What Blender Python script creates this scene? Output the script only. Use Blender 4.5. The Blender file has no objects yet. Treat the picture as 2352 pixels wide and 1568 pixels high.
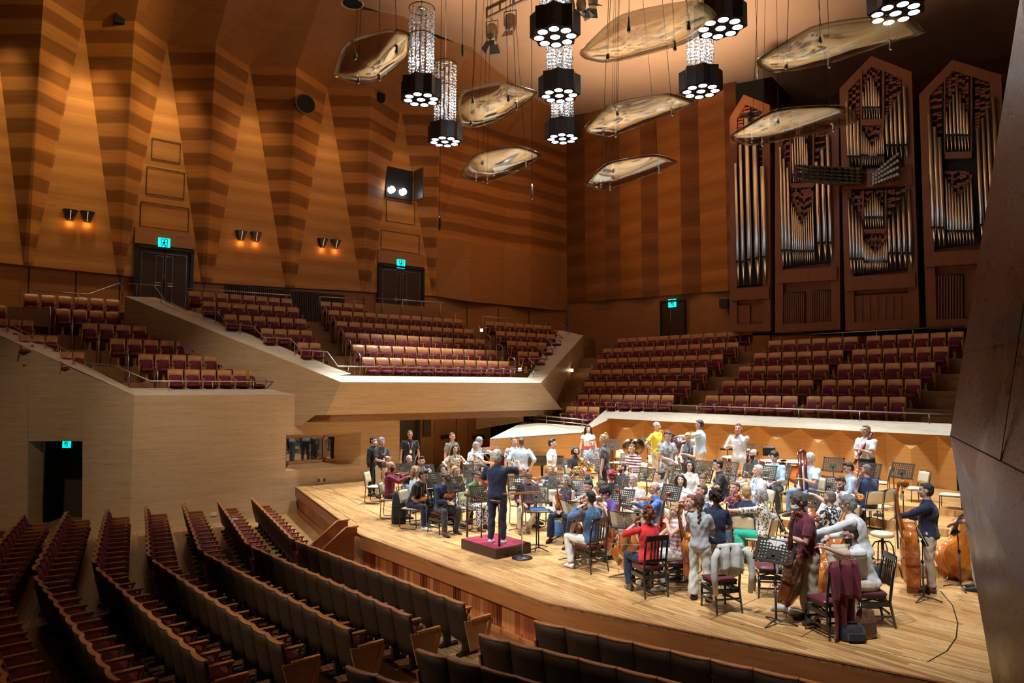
import bpy, bmesh, math, random
import numpy as np
from mathutils import Vector, Matrix
C = bpy.context.scene.collection
scene = bpy.context.scene
rnd = random.Random(7)
# ------------------------------------------------------------------ camera
F = 1600.0; IW = 2352; IH = 1568; HOR = 893.0
CAM = Vector((11.1, -8.2, 4.1))
_a = math.radians(.6)
_f = Vector((-.789, .614, 0)).normalized()
FW = Vector((_f.x*math.cos(_a)-_f.y*math.sin(_a), _f.x*math.sin(_a)+_f.y*math.cos(_a), 0))
RT = Vector((FW.y, -FW.x, 0))
_p = math.atan((HOR-IH/2)/F)
FD = FW*math.cos(_p)+Vector((0, 0, math.sin(_p)))
UP = RT.cross(FD)
cam_data = bpy.data.cameras.new('camera')
cam_data.sensor_fit = 'HORIZONTAL'; cam_data.sensor_width = 36; cam_data.lens = F/IW*36
cam_data.clip_end = 200
cam = bpy.data.objects.new('camera', cam_data); C.objects.link(cam)
_m = Matrix((RT, UP, -FD)).transposed().to_4x4(); _m.translation = CAM
cam.matrix_world = _m
scene.camera = cam
# ------------------------------------------------------------------ world, exposure
w = bpy.data.worlds.new('hall_ambient'); scene.world = w; w.use_nodes = True
w.node_tree.nodes['Background'].inputs[0].default_value = (1.0, .60, .33, 1)
w.node_tree.nodes['Background'].inputs[1].default_value = .014
vs = scene.view_settings
vs.view_transform = 'Standard'; vs.look = 'None'; vs.gamma = 1; vs.exposure = 0.0; vs.use_curve_mapping = False
def spot(name, loc, aim, energy, color, angle=60, blend=.6, size=.1):
    l = bpy.data.lights.new(name, 'SPOT'); l.energy = energy; l.color = color
    l.spot_size = math.radians(angle); l.spot_blend = blend; l.shadow_soft_size = size
    o = bpy.data.objects.new(name, l); C.objects.link(o); o.location = loc
    o.rotation_euler = (Vector(aim)-Vector(loc)).to_track_quat('-Z', 'Y').to_euler(); return o
def area(name, loc, aim, energy, color, sx, sy):
    l = bpy.data.lights.new(name, 'AREA'); l.shape = 'RECTANGLE'; l.size = sx; l.size_y = sy; l.energy = energy; l.color = color
    o = bpy.data.objects.new(name, l); C.objects.link(o); o.location = loc
    o.rotation_euler = (Vector(aim)-Vector(loc)).to_track_quat('-Z', 'Y').to_euler(); return o
def point(name, loc, energy, color, size=.03):
    l = bpy.data.lights.new(name, 'POINT'); l.energy = energy; l.color = color; l.shadow_soft_size = size
    o = bpy.data.objects.new(name, l); C.objects.link(o); o.location = loc; return o
# ------------------------------------------------------------------ where a sight line meets a real plane
def ray(x, y): return FD+RT*((x-IW/2)/F)+UP*((IH/2-y)/F)
def hz(x, y, z):
    d = ray(x, y); return CAM+d*((z-CAM.z)/d.z)
def hx(x, y, X):
    d = ray(x, y); return CAM+d*((X-CAM.x)/d.x)
def hpl(x, y, p, n):
    d = ray(x, y); return CAM+d*((p-CAM).dot(n)/d.dot(n))
def hd(x, y, D): return CAM+ray(x, y)*D
# ------------------------------------------------------------------ mesh helpers
def newbm(): return bmesh.new()
def box(bm, c, s, rot=None):
    r = bmesh.ops.create_cube(bm, size=1)
    m = Matrix.Translation(Vector(c)) @ (rot.to_4x4() if rot is not None else Matrix.Identity(4)) @ Matrix.Diagonal((s[0], s[1], s[2], 1))
    bmesh.ops.transform(bm, matrix=m, verts=r['verts']); return r['verts']
def frame_of(d):
    d = d.normalized(); a = Vector((0, 0, 1)) if abs(d.z) < .95 else Vector((0, 1, 0))
    u = d.cross(a).normalized(); return u, d.cross(u)
def tube(bm, pts, rs, n=8, cap=True, closed=False):
    pts = [Vector(p) for p in pts]
    if not hasattr(rs, '__len__'): rs = [rs]*len(pts)
    rings = []; pu = None; N = len(pts)
    for i, p in enumerate(pts):
        a = pts[(i-1) % N] if (closed or i > 0) else p
        b = pts[(i+1) % N] if (closed or i < N-1) else p
        d = (b-a)
        if d.length < 1e-9: d = Vector((0, 0, 1))
        d.normalize()
        if pu is None: u, v = frame_of(d)
        else:
            u = pu-d*pu.dot(d)
            if u.length < 1e-6: u, v = frame_of(d)
            else: u.normalize()
            v = d.cross(u)
        pu = u
        r = rs[i]
        ru, rv = (r if hasattr(r, '__len__') else (r, r))
        rings.append([bm.verts.new(p+u*ru*math.cos(2*math.pi*k/n)+v*rv*math.sin(2*math.pi*k/n)) for k in range(n)])
    for i in range(N if closed else N-1):
        A, B = rings[i], rings[(i+1) % N]
        for k in range(n):
            f = bm.faces.new((A[k], A[(k+1) % n], B[(k+1) % n], B[k])); f.smooth = True
    if cap and not closed:
        bm.faces.new(rings[0][::-1]); bm.faces.new(rings[-1])
    return rings
def rod(bm, a, b, r, n=8): tube(bm, [a, b], r, n)
def lathe(bm, prof, n=16, loc=(0, 0, 0), rot=None):
    m = Matrix.Translation(Vector(loc)) @ (rot.to_4x4() if rot is not None else Matrix.Identity(4))
    rings = [[bm.verts.new(m @ Vector((r*math.cos(2*math.pi*k/n), r*math.sin(2*math.pi*k/n), z))) for k in range(n)] for r, z in prof]
    for A, B in zip(rings, rings[1:]):
        for k in range(n):
            f = bm.faces.new((A[k], A[(k+1) % n], B[(k+1) % n], B[k])); f.smooth = True
    bm.faces.new(rings[0][::-1]); bm.faces.new(rings[-1])
def prism(bm, poly, off):
    """closed solid: polygon extruded by the vector off"""
    off = Vector(off); n = len(poly)
    A = [bm.verts.new(Vector(p)) for p in poly]; B = [bm.verts.new(Vector(p)+off) for p in poly]
    try:
        bm.faces.new(A); bm.faces.new(B[::-1])
    except ValueError: pass
    for i in range(n):
        bm.faces.new((A[i], B[i], B[(i+1) % n], A[(i+1) % n]))
def poly(bm, pts):
    return bm.faces.new([bm.verts.new(Vector(p)) for p in pts])
def ball(bm, c, r, seg=10, rot=None):
    q = bmesh.ops.create_uvsphere(bm, u_segments=seg, v_segments=max(4, seg*2//3), radius=1)
    r = r if hasattr(r, '__len__') else (r, r, r)
    m = Matrix.Translation(Vector(c)) @ (rot.to_4x4() if rot is not None else Matrix.Identity(4)) @ Matrix.Diagonal((r[0], r[1], r[2], 1))
    bmesh.ops.transform(bm, matrix=m, verts=q['verts'])
    for f in {f for v in q['verts'] for f in v.link_faces}: f.smooth = True
def mesh_of(bm, name, mats, fix=True):
    if fix: bmesh.ops.recalc_face_normals(bm, faces=bm.faces[:])
    me = bpy.data.meshes.new(name); bm.to_mesh(me); bm.free()
    for m in (mats if isinstance(mats, (list, tuple)) else [mats]): me.materials.append(m)
    return me
def obj(name, bm, mat, parent=None, loc=None, rotz=0, bev=0, fix=True):
    me = bm if isinstance(bm, bpy.types.Mesh) else mesh_of(bm, name, mat, fix)
    o = bpy.data.objects.new(name, me); C.objects.link(o)
    if parent is not None: o.parent = parent
    if loc is not None: o.location = loc
    if rotz: o.rotation_euler = (0, 0, rotz)
    if bev:
        b = o.modifiers.new('edge', 'BEVEL'); b.width = bev; b.segments = 2; b.limit_method = 'ANGLE'; b.angle_limit = .7
    return o
def tag(o, label, cat, group=None, kind=None):
    o['label'] = label; o['category'] = cat
    if group: o['group'] = group
    if kind: o['kind'] = kind
    return o
def thing(name, label, cat, loc=(0, 0, 0), rotz=0, group=None):
    o = bpy.data.objects.new(name, None); C.objects.link(o); o.empty_display_size = .1
    o.location = loc; o.rotation_euler = (0, 0, rotz); return tag(o, label, cat, group)
def struct(name, bm, mat, parent=None, bev=0, fix=True):
    o = obj(name, bm, mat, parent, bev=bev, fix=fix)
    if parent is None: o['kind'] = 'structure'
    return o
KIDS = {}
def dup(root, loc, rotz, label, group=None, scale=None):
    if root.name not in KIDS: KIDS[root.name] = [(c, list(c.children)) for c in root.children]
    r = root.copy(); C.objects.link(r); r.location = loc; r.rotation_euler = (0, 0, rotz)
    if scale is not None: r.scale = scale
    r['label'] = label
    if group: r['group'] = group
    for ch, gs in KIDS[root.name]:
        c = ch.copy(); C.objects.link(c); c.parent = r
        for g in gs:
            d = g.copy(); C.objects.link(d); d.parent = c
    return r
# ------------------------------------------------------------------ materials
def mat(name, color, rough=.5, metal=0, spec=None, emit=None, strength=0, trans=0, ior=None, alpha=1, coat=0):
    m = bpy.data.materials.new(name); m.use_nodes = True
    b = m.node_tree.nodes['Principled BSDF']
    b.inputs['Base Color'].default_value = (*color, 1); b.inputs['Roughness'].default_value = rough; b.inputs['Metallic'].default_value = metal
    if spec is not None: b.inputs['Specular IOR Level'].default_value = spec
    if emit is not None:
        b.inputs['Emission Color'].default_value = (*emit, 1); b.inputs['Emission Strength'].default_value = strength
    if trans: b.inputs['Transmission Weight'].default_value = trans
    if ior: b.inputs['IOR'].default_value = ior
    if alpha < 1: b.inputs['Alpha'].default_value = alpha
    if coat: b.inputs['Coat Weight'].default_value = coat
    return m
class NT:
    def __init__(s, m): s.m = m; s.t = m.node_tree; s.b = s.t.nodes['Principled BSDF']
    def n(s, typ, **kw):
        nd = s.t.nodes.new(typ)
        for k, v in kw.items(): setattr(nd, k, v)
        return nd
    def l(s, a, b): s.t.links.new(a, b)
    def val(s, sock, v): sock.default_value = v
    def coords(s, scale=(1, 1, 1), rot=(0, 0, 0), kind='Object'):
        tc = s.n('ShaderNodeTexCoord'); mp = s.n('ShaderNodeMapping')
        mp.inputs['Scale'].default_value = scale; mp.inputs['Rotation'].default_value = rot
        s.l(tc.outputs[kind], mp.inputs['Vector']); return mp.outputs[0]
    def noise(s, vec, scale=5, detail=3, rough=.55):
        nd = s.n('ShaderNodeTexNoise'); s.l(vec, nd.inputs['Vector'])
        nd.inputs['Scale'].default_value = scale; nd.inputs['Detail'].default_value = detail; nd.inputs['Roughness'].default_value = rough
        return nd.outputs[0]
    def ramp(s, fac, stops, interp='LINEAR'):
        r = s.n('ShaderNodeValToRGB'); r.color_ramp.interpolation = interp
        e = r.color_ramp.elements
        while len(e) < len(stops): e.new(.5)
        for i, (p, c) in enumerate(stops): e[i].position = p; e[i].color = (*c, 1) if len(c) == 3 else c
        s.l(fac, r.inputs[0]); return r.outputs[0]
    def mix(s, a, b, fac, mode='MIX'):
        m = s.n('ShaderNodeMix', data_type='RGBA', blend_type=mode)
        for sock, v in ((m.inputs[6], a), (m.inputs[7], b)):
            if isinstance(v, tuple): sock.default_value = (*v, 1)
            else: s.l(v, sock)
        if isinstance(fac, (int, float)): m.inputs[0].default_value = fac
        else: s.l(fac, m.inputs[0])
        return m.outputs[2]
    def math(s, op, a, b=None, c=None):
        m = s.n('ShaderNodeMath', operation=op)
        for i, v in enumerate((a, b, c)):
            if v is None: continue
            if isinstance(v, (int, float)): m.inputs[i].default_value = v
            else: s.l(v, m.inputs[i])
        return m.outputs[0]
    def color(s, c): s.l(c, s.b.inputs['Base Color'])
    def bump(s, h, strength=.2, dist=.01):
        bp = s.n('ShaderNodeBump'); bp.inputs['Strength'].default_value = strength; bp.inputs['Distance'].default_value = dist
        s.l(h, bp.inputs['Height']); s.l(bp.outputs[0], s.b.inputs['Normal'])
def grain_wood(name, c0, c1, scale=(1, 1, 8), rough=.4, band=None, coat=0, nscale=3):
    """wood with long grain; band = (height, dark factor, soft) adds alternating horizontal veneer bands"""
    m = mat(name, c0, .58 if band else rough, spec=.22 if band else None, coat=coat); t = NT(m)
    v = t.coords(scale)
    g = t.noise(v, nscale, 5, .6)
    col = t.ramp(g, [(.3, c0), (.7, c1)])
    if band:
        h, dark, soft = band
        tc = t.n('ShaderNodeTexCoord'); sp = t.n('ShaderNodeSeparateXYZ'); t.l(tc.outputs['Object'], sp.inputs[0])
        z = t.math('DIVIDE', sp.outputs[2], h)
        wob = t.math('MULTIPLY', t.noise(t.coords((.25, .25, 1.0)), 1.2, 2), .35)
        fr = t.math('PINGPONG', t.math('ADD', z, wob), 1.0)
        k = t.ramp(fr, [(.5-soft, (1, 1, 1)), (.5+soft, (dark, dark*.92, dark*.85))])
        col = t.mix(col, k, 1.0, 'MULTIPLY')
        fl = t.math('FLOOR', z); wn = t.n('ShaderNodeTexWhiteNoise', noise_dimensions='1D'); t.l(fl, wn.inputs['W'])
        col = t.mix(col, t.ramp(wn.outputs[0], [(0, (.82, .8, .78)), (1, (1.08, 1.05, 1.0))]), 1.0, 'MULTIPLY')
    t.color(col); return m
M = {}
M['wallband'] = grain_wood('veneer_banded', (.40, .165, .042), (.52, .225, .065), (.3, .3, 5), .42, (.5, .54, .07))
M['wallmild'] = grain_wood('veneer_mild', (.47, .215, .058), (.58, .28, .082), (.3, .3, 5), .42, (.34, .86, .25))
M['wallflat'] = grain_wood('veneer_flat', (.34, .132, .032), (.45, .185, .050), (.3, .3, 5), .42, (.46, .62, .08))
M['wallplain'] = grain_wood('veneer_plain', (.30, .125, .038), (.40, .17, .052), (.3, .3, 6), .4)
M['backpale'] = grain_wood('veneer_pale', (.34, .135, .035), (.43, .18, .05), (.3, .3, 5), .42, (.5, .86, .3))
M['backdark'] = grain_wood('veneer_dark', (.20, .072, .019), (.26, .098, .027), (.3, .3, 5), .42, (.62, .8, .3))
M['stagewall'] = grain_wood('stage_wall_veneer', (.55, .27, .075), (.68, .35, .11), (.4, .4, 6), .4)
M['doorwood'] = grain_wood('dark_door_wood', (.035, .018, .009), (.06, .03, .014), (1, 1, .3), .4)
M['organwood'] = grain_wood('organ_case_wood', (.145, .042, .0105), (.20, .060, .015), (4, 4, .5), .4)
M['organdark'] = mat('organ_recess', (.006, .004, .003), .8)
M['organgrille'] = grain_wood('organ_carving', (.17, .04, .012), (.24, .06, .018), (3, 3, 1), .45)
M['fascia'] = grain_wood('stage_fascia_wood', (.30, .098, .026), (.40, .14, .04), (.5, .5, 6), .38)
M['seatwood'] = grain_wood('seat_wood', (.40, .17, .05), (.52, .24, .075), (3, 3, 8), .4)
M['seattrim'] = grain_wood('seat_trim', (.42, .16, .05), (.55, .22, .075), (3, 3, 8), .32)
M['dark'] = mat('black_paint', (.012, .012, .013), .45)
M['black'] = mat('black_void', (.003, .003, .003), .9)
M['steel'] = mat('brushed_steel', (.62, .60, .57), .28, 1)
M['rail'] = mat('handrail_steel', (.50, .46, .42), .35, 1)
M['chrome'] = mat('chrome', (.8, .8, .8), .12, 1)
def travertine(name, c0, c1, c2, rough=.45):
    m = mat(name, c0, rough); t = NT(m)
    v = t.coords((.35, .35, 7))
    a = t.noise(v, 1.6, 6, .62); col = t.ramp(a, [(.28, c0), (.5, c1), (.72, c2)])
    b = t.noise(t.coords((1.2, 1.2, 26)), 2.2, 3, .6)
    col = t.mix(col, t.ramp(b, [(.56, (1, 1, 1)), (.70, (.66, .58, .5))]), .8, 'MULTIPLY')
    t.color(col); t.bump(b, .15, .004); return m
M['trav'] = travertine('travertine', (.50, .345, .19), (.58, .41, .235), (.64, .465, .28))
M['travcap'] = travertine('travertine_cap', (.56, .50, .38), (.63, .56, .44), (.68, .62, .49))
M['plaster'] = mat('ceiling_plaster', (.50, .315, .195), .85)
_t = NT(M['plaster']); _t.color(_t.ramp(_t.noise(_t.coords(), .6, 4), [(.3, (.47, .295, .18)), (.7, (.52, .33, .205))]))
def planks(name, width, length, cols, rough, ang=0, gapdark=.55):
    m = mat(name, cols[0], rough); t = NT(m)
    v = t.coords((1, 1, 1), (0, 0, ang))
    sp = t.n('ShaderNodeSeparateXYZ'); t.l(v, sp.inputs[0])
    row = t.math('FLOOR', t.math('DIVIDE', sp.outputs[1], width))
    w1 = t.n('ShaderNodeTexWhiteNoise', noise_dimensions='1D'); t.l(row, w1.inputs['W'])
    u = t.math('ADD', t.math('DIVIDE', sp.outputs[0], length), t.math('MULTIPLY', w1.outputs[0], 7.0))
    cell = t.n('ShaderNodeCombineXYZ'); t.l(t.math('FLOOR', u), cell.inputs[0]); t.l(row, cell.inputs[1])
    w2 = t.n('ShaderNodeTexWhiteNoise', noise_dimensions='2D'); t.l(cell.outputs[0], w2.inputs['Vector'])
    n = len(cols); col = t.ramp(w2.outputs[0], [(i/(n-1), c) for i, c in enumerate(cols)])
    g = t.noise(t.coords((.8, 14, 1), (0, 0, ang)), 3, 4, .6)
    col = t.mix(col, t.ramp(g, [(.36, (.66, .58, .48)), (.62, (1.08, 1.07, 1.05))]), 1, 'MULTIPLY')
    fr = t.math('FRACT', t.math('DIVIDE', sp.outputs[1], width))
    edge = t.math('MINIMUM', fr, t.math('SUBTRACT', 1.0, fr))
    col = t.mix(col, t.ramp(edge, [(.02, (gapdark, gapdark*.9, gapdark*.8)), (.07, (1, 1, 1))]), 1, 'MULTIPLY')
    t.color(col); return m
M['stagefloor'] = planks('stage_boards', .085, 1.6, [(.44, .225, .078), (.66, .40, .165), (.76, .49, .225), (.55, .30, .108), (.70, .435, .19)], .33)
M['hallfloor'] = planks('hall_parquet', .09, .9, [(.50, .30, .12), (.58, .37, .16), (.54, .33, .14)], .25, 0, .8)
M['walnutfloor'] = planks('row_parquet', .09, .9, [(.20, .085, .032), (.25, .11, .042), (.22, .095, .036)], .22, 0, .8)
M['stepwood'] = grain_wood('terrace_floor_wood', (.24, .115, .04), (.32, .16, .058), (1, 1, 4), .45)
# ------------------------------------------------------------------ light
COOL = (.93, .97, 1.0); WARM = (1.0, .62, .28); AMBER = (1.0, .55, .20)
SZ = .9                      # stage level
LW = -19.0                   # plane of the left wall
ZA = 18.0                    # where the folds of the wall end
def lights():
    for y, e in ((-8.47, 900), (-5.68, 1500), (-2.77, 1200), (0.49, 700), (3.99, 420), (7.8, 260)):
        spot('wall_washer', (LW+1.7, y, 18.0), (LW+.05, y+.1, 12.6), e, (1.0, .70, .34), 52, 1, .2)
    spot('hall_downlight', (-10, 0, 19.6), (LW, -7, 15), 2300, (1, .68, .22), 52, .9, .3)
    spot('hall_downlight', (-9.5, 8, 19.6), (LW, 1.5, 14.5), 900, (1, .56, .20), 46, .9, .3)
    spot('hall_downlight', (-8, 13, 19.4), (LW, 12, 12.5), 1000, (1, .54, .18), 50, .9, .3)
    spot('hall_downlight', (-16, 9, 19), (-11.5, 20, 13), 1300, (1, .54, .17), 50, .9, .3)
    spot('hall_downlight', (-3, 4, 19), (0, 18, 12), 260, (1, .62, .34), 46, .9, .3)
    for x, y, tx, ty in ((6.5, -7.5, 3.5, 2.5), (1.0, -8.5, 0, 2.5), (-6.0, -8.0, -4.5, 2.0), (8.5, -3.0, 4.5, 4.0)):
        spot('house_spot', (x, y, 18.5), (tx, ty, 1.2), 8500, COOL, 34, .7, .25)
    spot('house_spot', (-1, -20, 14), (0.8, -1.6, .4), 9000, (1, .93, .84), 21, .9, .3)
    for x, y, e in ((-11, 14, 2300), (-6, 14.5, 2700), (-8.5, 6.5, 1100)): spot('added_ceiling_wash', (x, y, 12.9), (x, y+.01, 20), e, (1, .76, .55), 118, 1, .3)  # added spots without a fixture, aimed up to brighten the plaster
    spot('house_spot', (-2, -13, 12), (-13.4, -6, 2.2), 1500, (1, .80, .60), 34, .9, .3)  # added mid-air spot that brightens the tier end wall, no fixture there
    spot('house_spot', (-1, -6, 18.5), (-11.7, -1.2, 2.0), 5200, (1, .86, .70), 30, .8, .25)
lights()
# ------------------------------------------------------------------ hall floor
def quadz(bm, x0, y0, x1, y1, z): poly(bm, [(x0, y0, z), (x1, y0, z), (x1, y1, z), (x0, y1, z)])
bm = newbm(); quadz(bm, -26, -14, 16, 3, 0)
struct('floor', bm, M['hallfloor'])
for k, (x0, x1) in enumerate(((-10.9, -3.85), (-3.75, 2.2), (3.2, 11))):
    for r in range(6):
        y = -3.05-.92*r
        bm = newbm()
        dy = .17 if k != 1 else 0
        a = (x0, y+(.95 if k == 0 else 0)+(.0), 0); b = (x1, y+(0 if k == 0 else .55 if k == 1 else 1.5), 0)
        prism(bm, [(a[0], a[1], 0), (b[0], b[1], 0), (b[0], b[1]-.62, 0), (a[0], a[1]-.62, 0)], (0, 0, .004))
        struct('trim_%d' % (k*6+r+1), bm, M['walnutfloor'])
# ------------------------------------------------------------------ stage
XL = -11.62
LIP = [Vector((XL, .16, SZ)), Vector((-3.32, -1.42, SZ)), Vector((2.87, -1.30, SZ)), Vector((8.6, .62, SZ)), Vector((10.8, 1.3, SZ))]
bm = newbm()
prism(bm, LIP+[Vector((10.8, 12.8, SZ)), Vector((-13.6, 12.8, SZ)), Vector((-13.6, 4.0, SZ)), Vector((XL, 4.0, SZ))], (0, 0, -.06))
struct('floor_stage', bm, M['stagefloor'])
bm = newbm()
for a, b in zip(LIP, LIP[1:]):                       # dark joint round the lip
    d = (b-a).normalized(); n = Vector((d.y, -d.x, 0))
    prism(bm, [a+n*.005+Vector((0, 0, .002)), b+n*.005+Vector((0, 0, .002)), b-n*.03+Vector((0, 0, .002)), a-n*.03+Vector((0, 0, .002))], (0, 0, -.02))
struct('trim_20', bm, M['seattrim'])
def seam(name, pts, w=.014, z=SZ):
    bm = newbm()
    for a, b in zip(pts, pts[1:]):
        a = Vector((a[0], a[1], z+.002)); b = Vector((b[0], b[1], z+.002)); d = (b-a).normalized(); n = Vector((-d.y, d.x, 0))*w/2
        poly(bm, [a-n, b-n, b+n, a+n])
    struct(name, bm, M['dark'], fix=False)
def P2(x, y, z=SZ): v = hz(x, y, z); return (v.x, v.y)
seam('trim_21', [P2(700, 1123), P2(822, 1203)]); seam('trim_22', [P2(752, 1118), P2(880, 1190)])
seam('trim_23', [P2(1700, 1433), P2(1990, 1490), P2(2270, 1545)], .008)
seam('trim_24', [P2(2160, 1357), P2(2188, 1390), P2(2200, 1430), P2(2196, 1465), P2(2175, 1495), P2(2130, 1520)], .016)
seam('trim_25', [P2(1450, 1388), P2(1545, 1363), P2(1595, 1332)], .01); seam('trim_26', [P2(1630, 1423), P2(1760, 1365), P2(1775, 1332)], .01)
seam('trim_27', [P2(1840, 1463), P2(1905, 1423)], .01); seam('trim_28', [P2(1260, 1308), P2(1320, 1300), P2(1500, 1345), P2(1600, 1385), P2(1700, 1408)], .006)
# stage front: fascia, plank panels, grilles, plinth
M['plankA'] = grain_wood('front_plank_mid', (.36, .095, .026), (.45, .13, .036), (2, 2, .6), .42)
M['plankB'] = grain_wood('front_plank_pale', (.46, .17, .05), (.55, .21, .065), (2, 2, .6), .42)
M['plankC'] = grain_wood('front_plank_dark', (.27, .062, .018), (.34, .082, .024), (2, 2, .6), .42)
def stage_front(a, b, name, n, grille_at, wide, seed):
    d = (b-a); L = d.length; d.normalize(); nrm = Vector((d.y, -d.x, 0)); rr = random.Random(seed)
    R3 = Matrix((d, -nrm, Vector((0, 0, 1)))).transposed()
    def bx(bm, s0, s1, z0, z1, o0, o1):
        c = a+d*(s0+s1)/2+nrm*(o0+o1)/2; box(bm, (c.x, c.y, (z0+z1)/2), (s1-s0, abs(o1-o0), z1-z0), R3)
    bm = newbm(); bx(bm, 0, L, SZ-.30, SZ-.002, -.06, .0)
    root = struct(name, bm, M['fascia'])
    bm = newbm(); bx(bm, 0, L, 0, .17, -.28, -.08); struct('plinth', bm, M['fascia'], root)
    bm = newbm(); bx(bm, 0, L, .17, SZ-.3, -.36, -.30); struct('backing', bm, M['black'], root)
    s = .0; i = 0
    bms = [newbm(), newbm(), newbm()]; gb = newbm()
    while s < L-.02:
        g = next((gr for gr in grille_at if gr[0] <= s+1e-4 < gr[1]), None)
        if g:
            k = 5; w = (g[1]-g[0])/k
            for q in range(k): bx(gb, g[0]+q*w, g[0]+q*w+w*.45, .17, SZ-.3, -.16, -.12)
            s = g[1]; continue
        nx = min([gr[0] for gr in grille_at if gr[0] > s+.01]+[L])
        e = min(s+wide, nx)
        bx(bms[rr.choice((0, 0, 1, 2))], s+.002, e-.002, .17, SZ-.3, -.16, -.12); s = e
    for q, b_ in enumerate(bms): struct('planks', b_, M['plankABC'[0:5]+'ABC'[q]], root)
    if grille_at: struct('grille', gb, M['plankC'], root)
    return root
fr = LIP
stage_front(fr[0], fr[1], 'wall_stage_front_left', 0, [], .55, 1)
stage_front(fr[1], fr[2], 'wall_stage_front', 0, [(.25, .5), (1.25, 1.5), (2.35, 2.6), (3.5, 3.75), (4.7, 4.95), (5.92, 6.18)], .118, 2)
stage_front(fr[2], fr[3], 'wall_stage_front_right', 0, [(1.1, 1.35), (2.3, 2.55), (3.5, 3.75), (4.7, 4.95)], .118, 3)
# curved risers for the back desks
def riser(name, r, z0, z1, cy=2.2, x0=-7.4, x1=9.5):
    pts = []
    for k in range(41):
        a = math.pi*(k/40)
        pts.append(Vector((r[0]*math.cos(a)*1.0-.2, cy+r[1]*math.sin(a), z1)))
    outer = [p for p in pts]
    bm = newbm()
    back = [Vector((-8.6 if z1 < 1.35 else -7.2, 12.3, z1)), Vector((8.4, 12.3, z1))]
    prism(bm, outer+[Vector((-r[0]-.2, 12.3, z1)), Vector((r[0]-.2, 12.3, z1))][0:2] if False else outer+[Vector((outer[-1].x, 12.4, z1)), Vector((outer[-1].x-.01, 12.41, z1)), Vector((-.2, 12.45, z1)), Vector((outer[0].x, 12.4, z1))], (0, 0, z0-z1))
    struct(name, bm, M['stagefloor'])
# ------------------------------------------------------------------ left wall: folded veneer
def W_(x, y, dx=0): return hx(x, y, LW+dx)
tri = [((-190, 582), (54, 609), (-22, 20)), ((75, 611), (268, 631), (191, 42)), ((283, 633), (462, 648), (385, 77)),
       ((487, 650), (655, 660), (574, 150)), ((678, 661), (830, 669), (752, 188)), ((848, 671), (993, 679), (921, 222))]
rid = [((65, 610), (99, 20)), ((276, 632), (310, 40)), ((474, 649), (497, 60)), ((667, 661), (681, 148)), ((839, 670), (853, 204)), ((1000, 680), (1012, 238))]
TL = [(W_(*a), W_(*b), W_(*c)) for a, b, c in tri]
for a, b, c in TL: c.z = ZA
RB = []
for b, t_ in rid:
    p = W_(*t_, 1.15); p.z = ZA; RB.append((W_(*b, .03), p))
bmt = newbm(); bmw = newbm()
for a, b, c in TL: poly(bmt, [a, b, c])
for k, (rb, rt_) in enumerate(RB):
    poly(bmw, [TL[k][1], rb, rt_, TL[k][2]])
    if k < 5: poly(bmw, [rb, TL[k+1][0], TL[k+1][2], rt_])
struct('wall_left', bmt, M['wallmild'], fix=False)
fb = [(1000, 680), (1078, 692), (1157, 700), (1218, 706), (1290, 713), (1303, 714)]
FBp = []
for i, q in enumerate(fb):
    p = W_(*q, (.03, .28, .0, .28, .0, 0)[i]); FBp.append(p)
FTp = [Vector((p.x, p.y, ZA)) for p in FBp]; FTp[0] = RB[5][1]; FTp[1].x += .3; FTp[2].x += .25; FTp[3].x += .1
bmf = newbm()
bml = newbm(); md = [a.lerp(b, (11.7-a.z)/(b.z-a.z)) for a, b in zip(FBp, FTp)]
for i in range(5): poly(bmf, [md[i], md[i+1], FTp[i+1], FTp[i]]); poly(bml, [FBp[i], FBp[i+1], md[i+1], md[i]])
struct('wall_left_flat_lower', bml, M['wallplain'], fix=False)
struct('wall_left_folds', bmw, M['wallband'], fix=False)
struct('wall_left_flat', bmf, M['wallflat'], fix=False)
CEZ = 20.1
ce = [hz(*q, CEZ) for q in ((905, 38), (1060, 103), (1232, 228), (1303, 268))]
YC = FTp[-1].y
def xc(y):
    pts = [(c.y, c.x) for c in ce]
    if y <= pts[0][0]: return pts[0][1]-(pts[0][0]-y)*.05
    for (y0, x0), (y1, x1) in zip(pts, pts[1:]):
        if y <= y1: return x0+(x1-x0)*(y-y0)/(y1-y0)
    return pts[-1][1]
low = []
for k in range(6): low += [TL[k][2], RB[k][1]]
low += FTp[1:]
bmu = newbm(); upv = []
for i, p in enumerate(low):
    upv.append(Vector((xc(p.y)+(.35 if (i % 2 and i < 12) else -.25 if i < 12 else 0), p.y, CEZ)))
for i in range(len(low)-1): poly(bmu, [low[i], low[i+1], upv[i+1], upv[i]])
struct('wall_left_upper', bmu, M['wallplain'], fix=False)
# lower band of the wall with its joints, ribbed grille
zb = TL[2][0].z
bm = newbm(); y0 = TL[0][0].y; y1 = FBp[-1].y
poly(bm, [(LW-.1, y0, 4.0), (LW-.1, y1, 4.0), (LW-.1, y1, zb+.4), (LW-.1, y0, zb+.4)])
wl = struct('wall_left_lower', bm, M['wallplain'], fix=False)
bm = newbm()
for q in (66, 175, 276, 470, 838, 1075, 1147, 1217):
    p = W_(q, 660); box(bm, (LW-.09, p.y, (zb+6)/2), (.02, .035, zb-6))
struct('trim_29', bm, M['dark'])
bm = newbm(); a = W_(520, 655).y; b = W_(795, 690).y; n = 64
for i in range(n): box(bm, (LW-.05, a+(b-a)*i/n, zb-.75), (.06, (b-a)/n*.5, 1.5))
g = struct('trim_30', bm, M['doorwood'])
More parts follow.
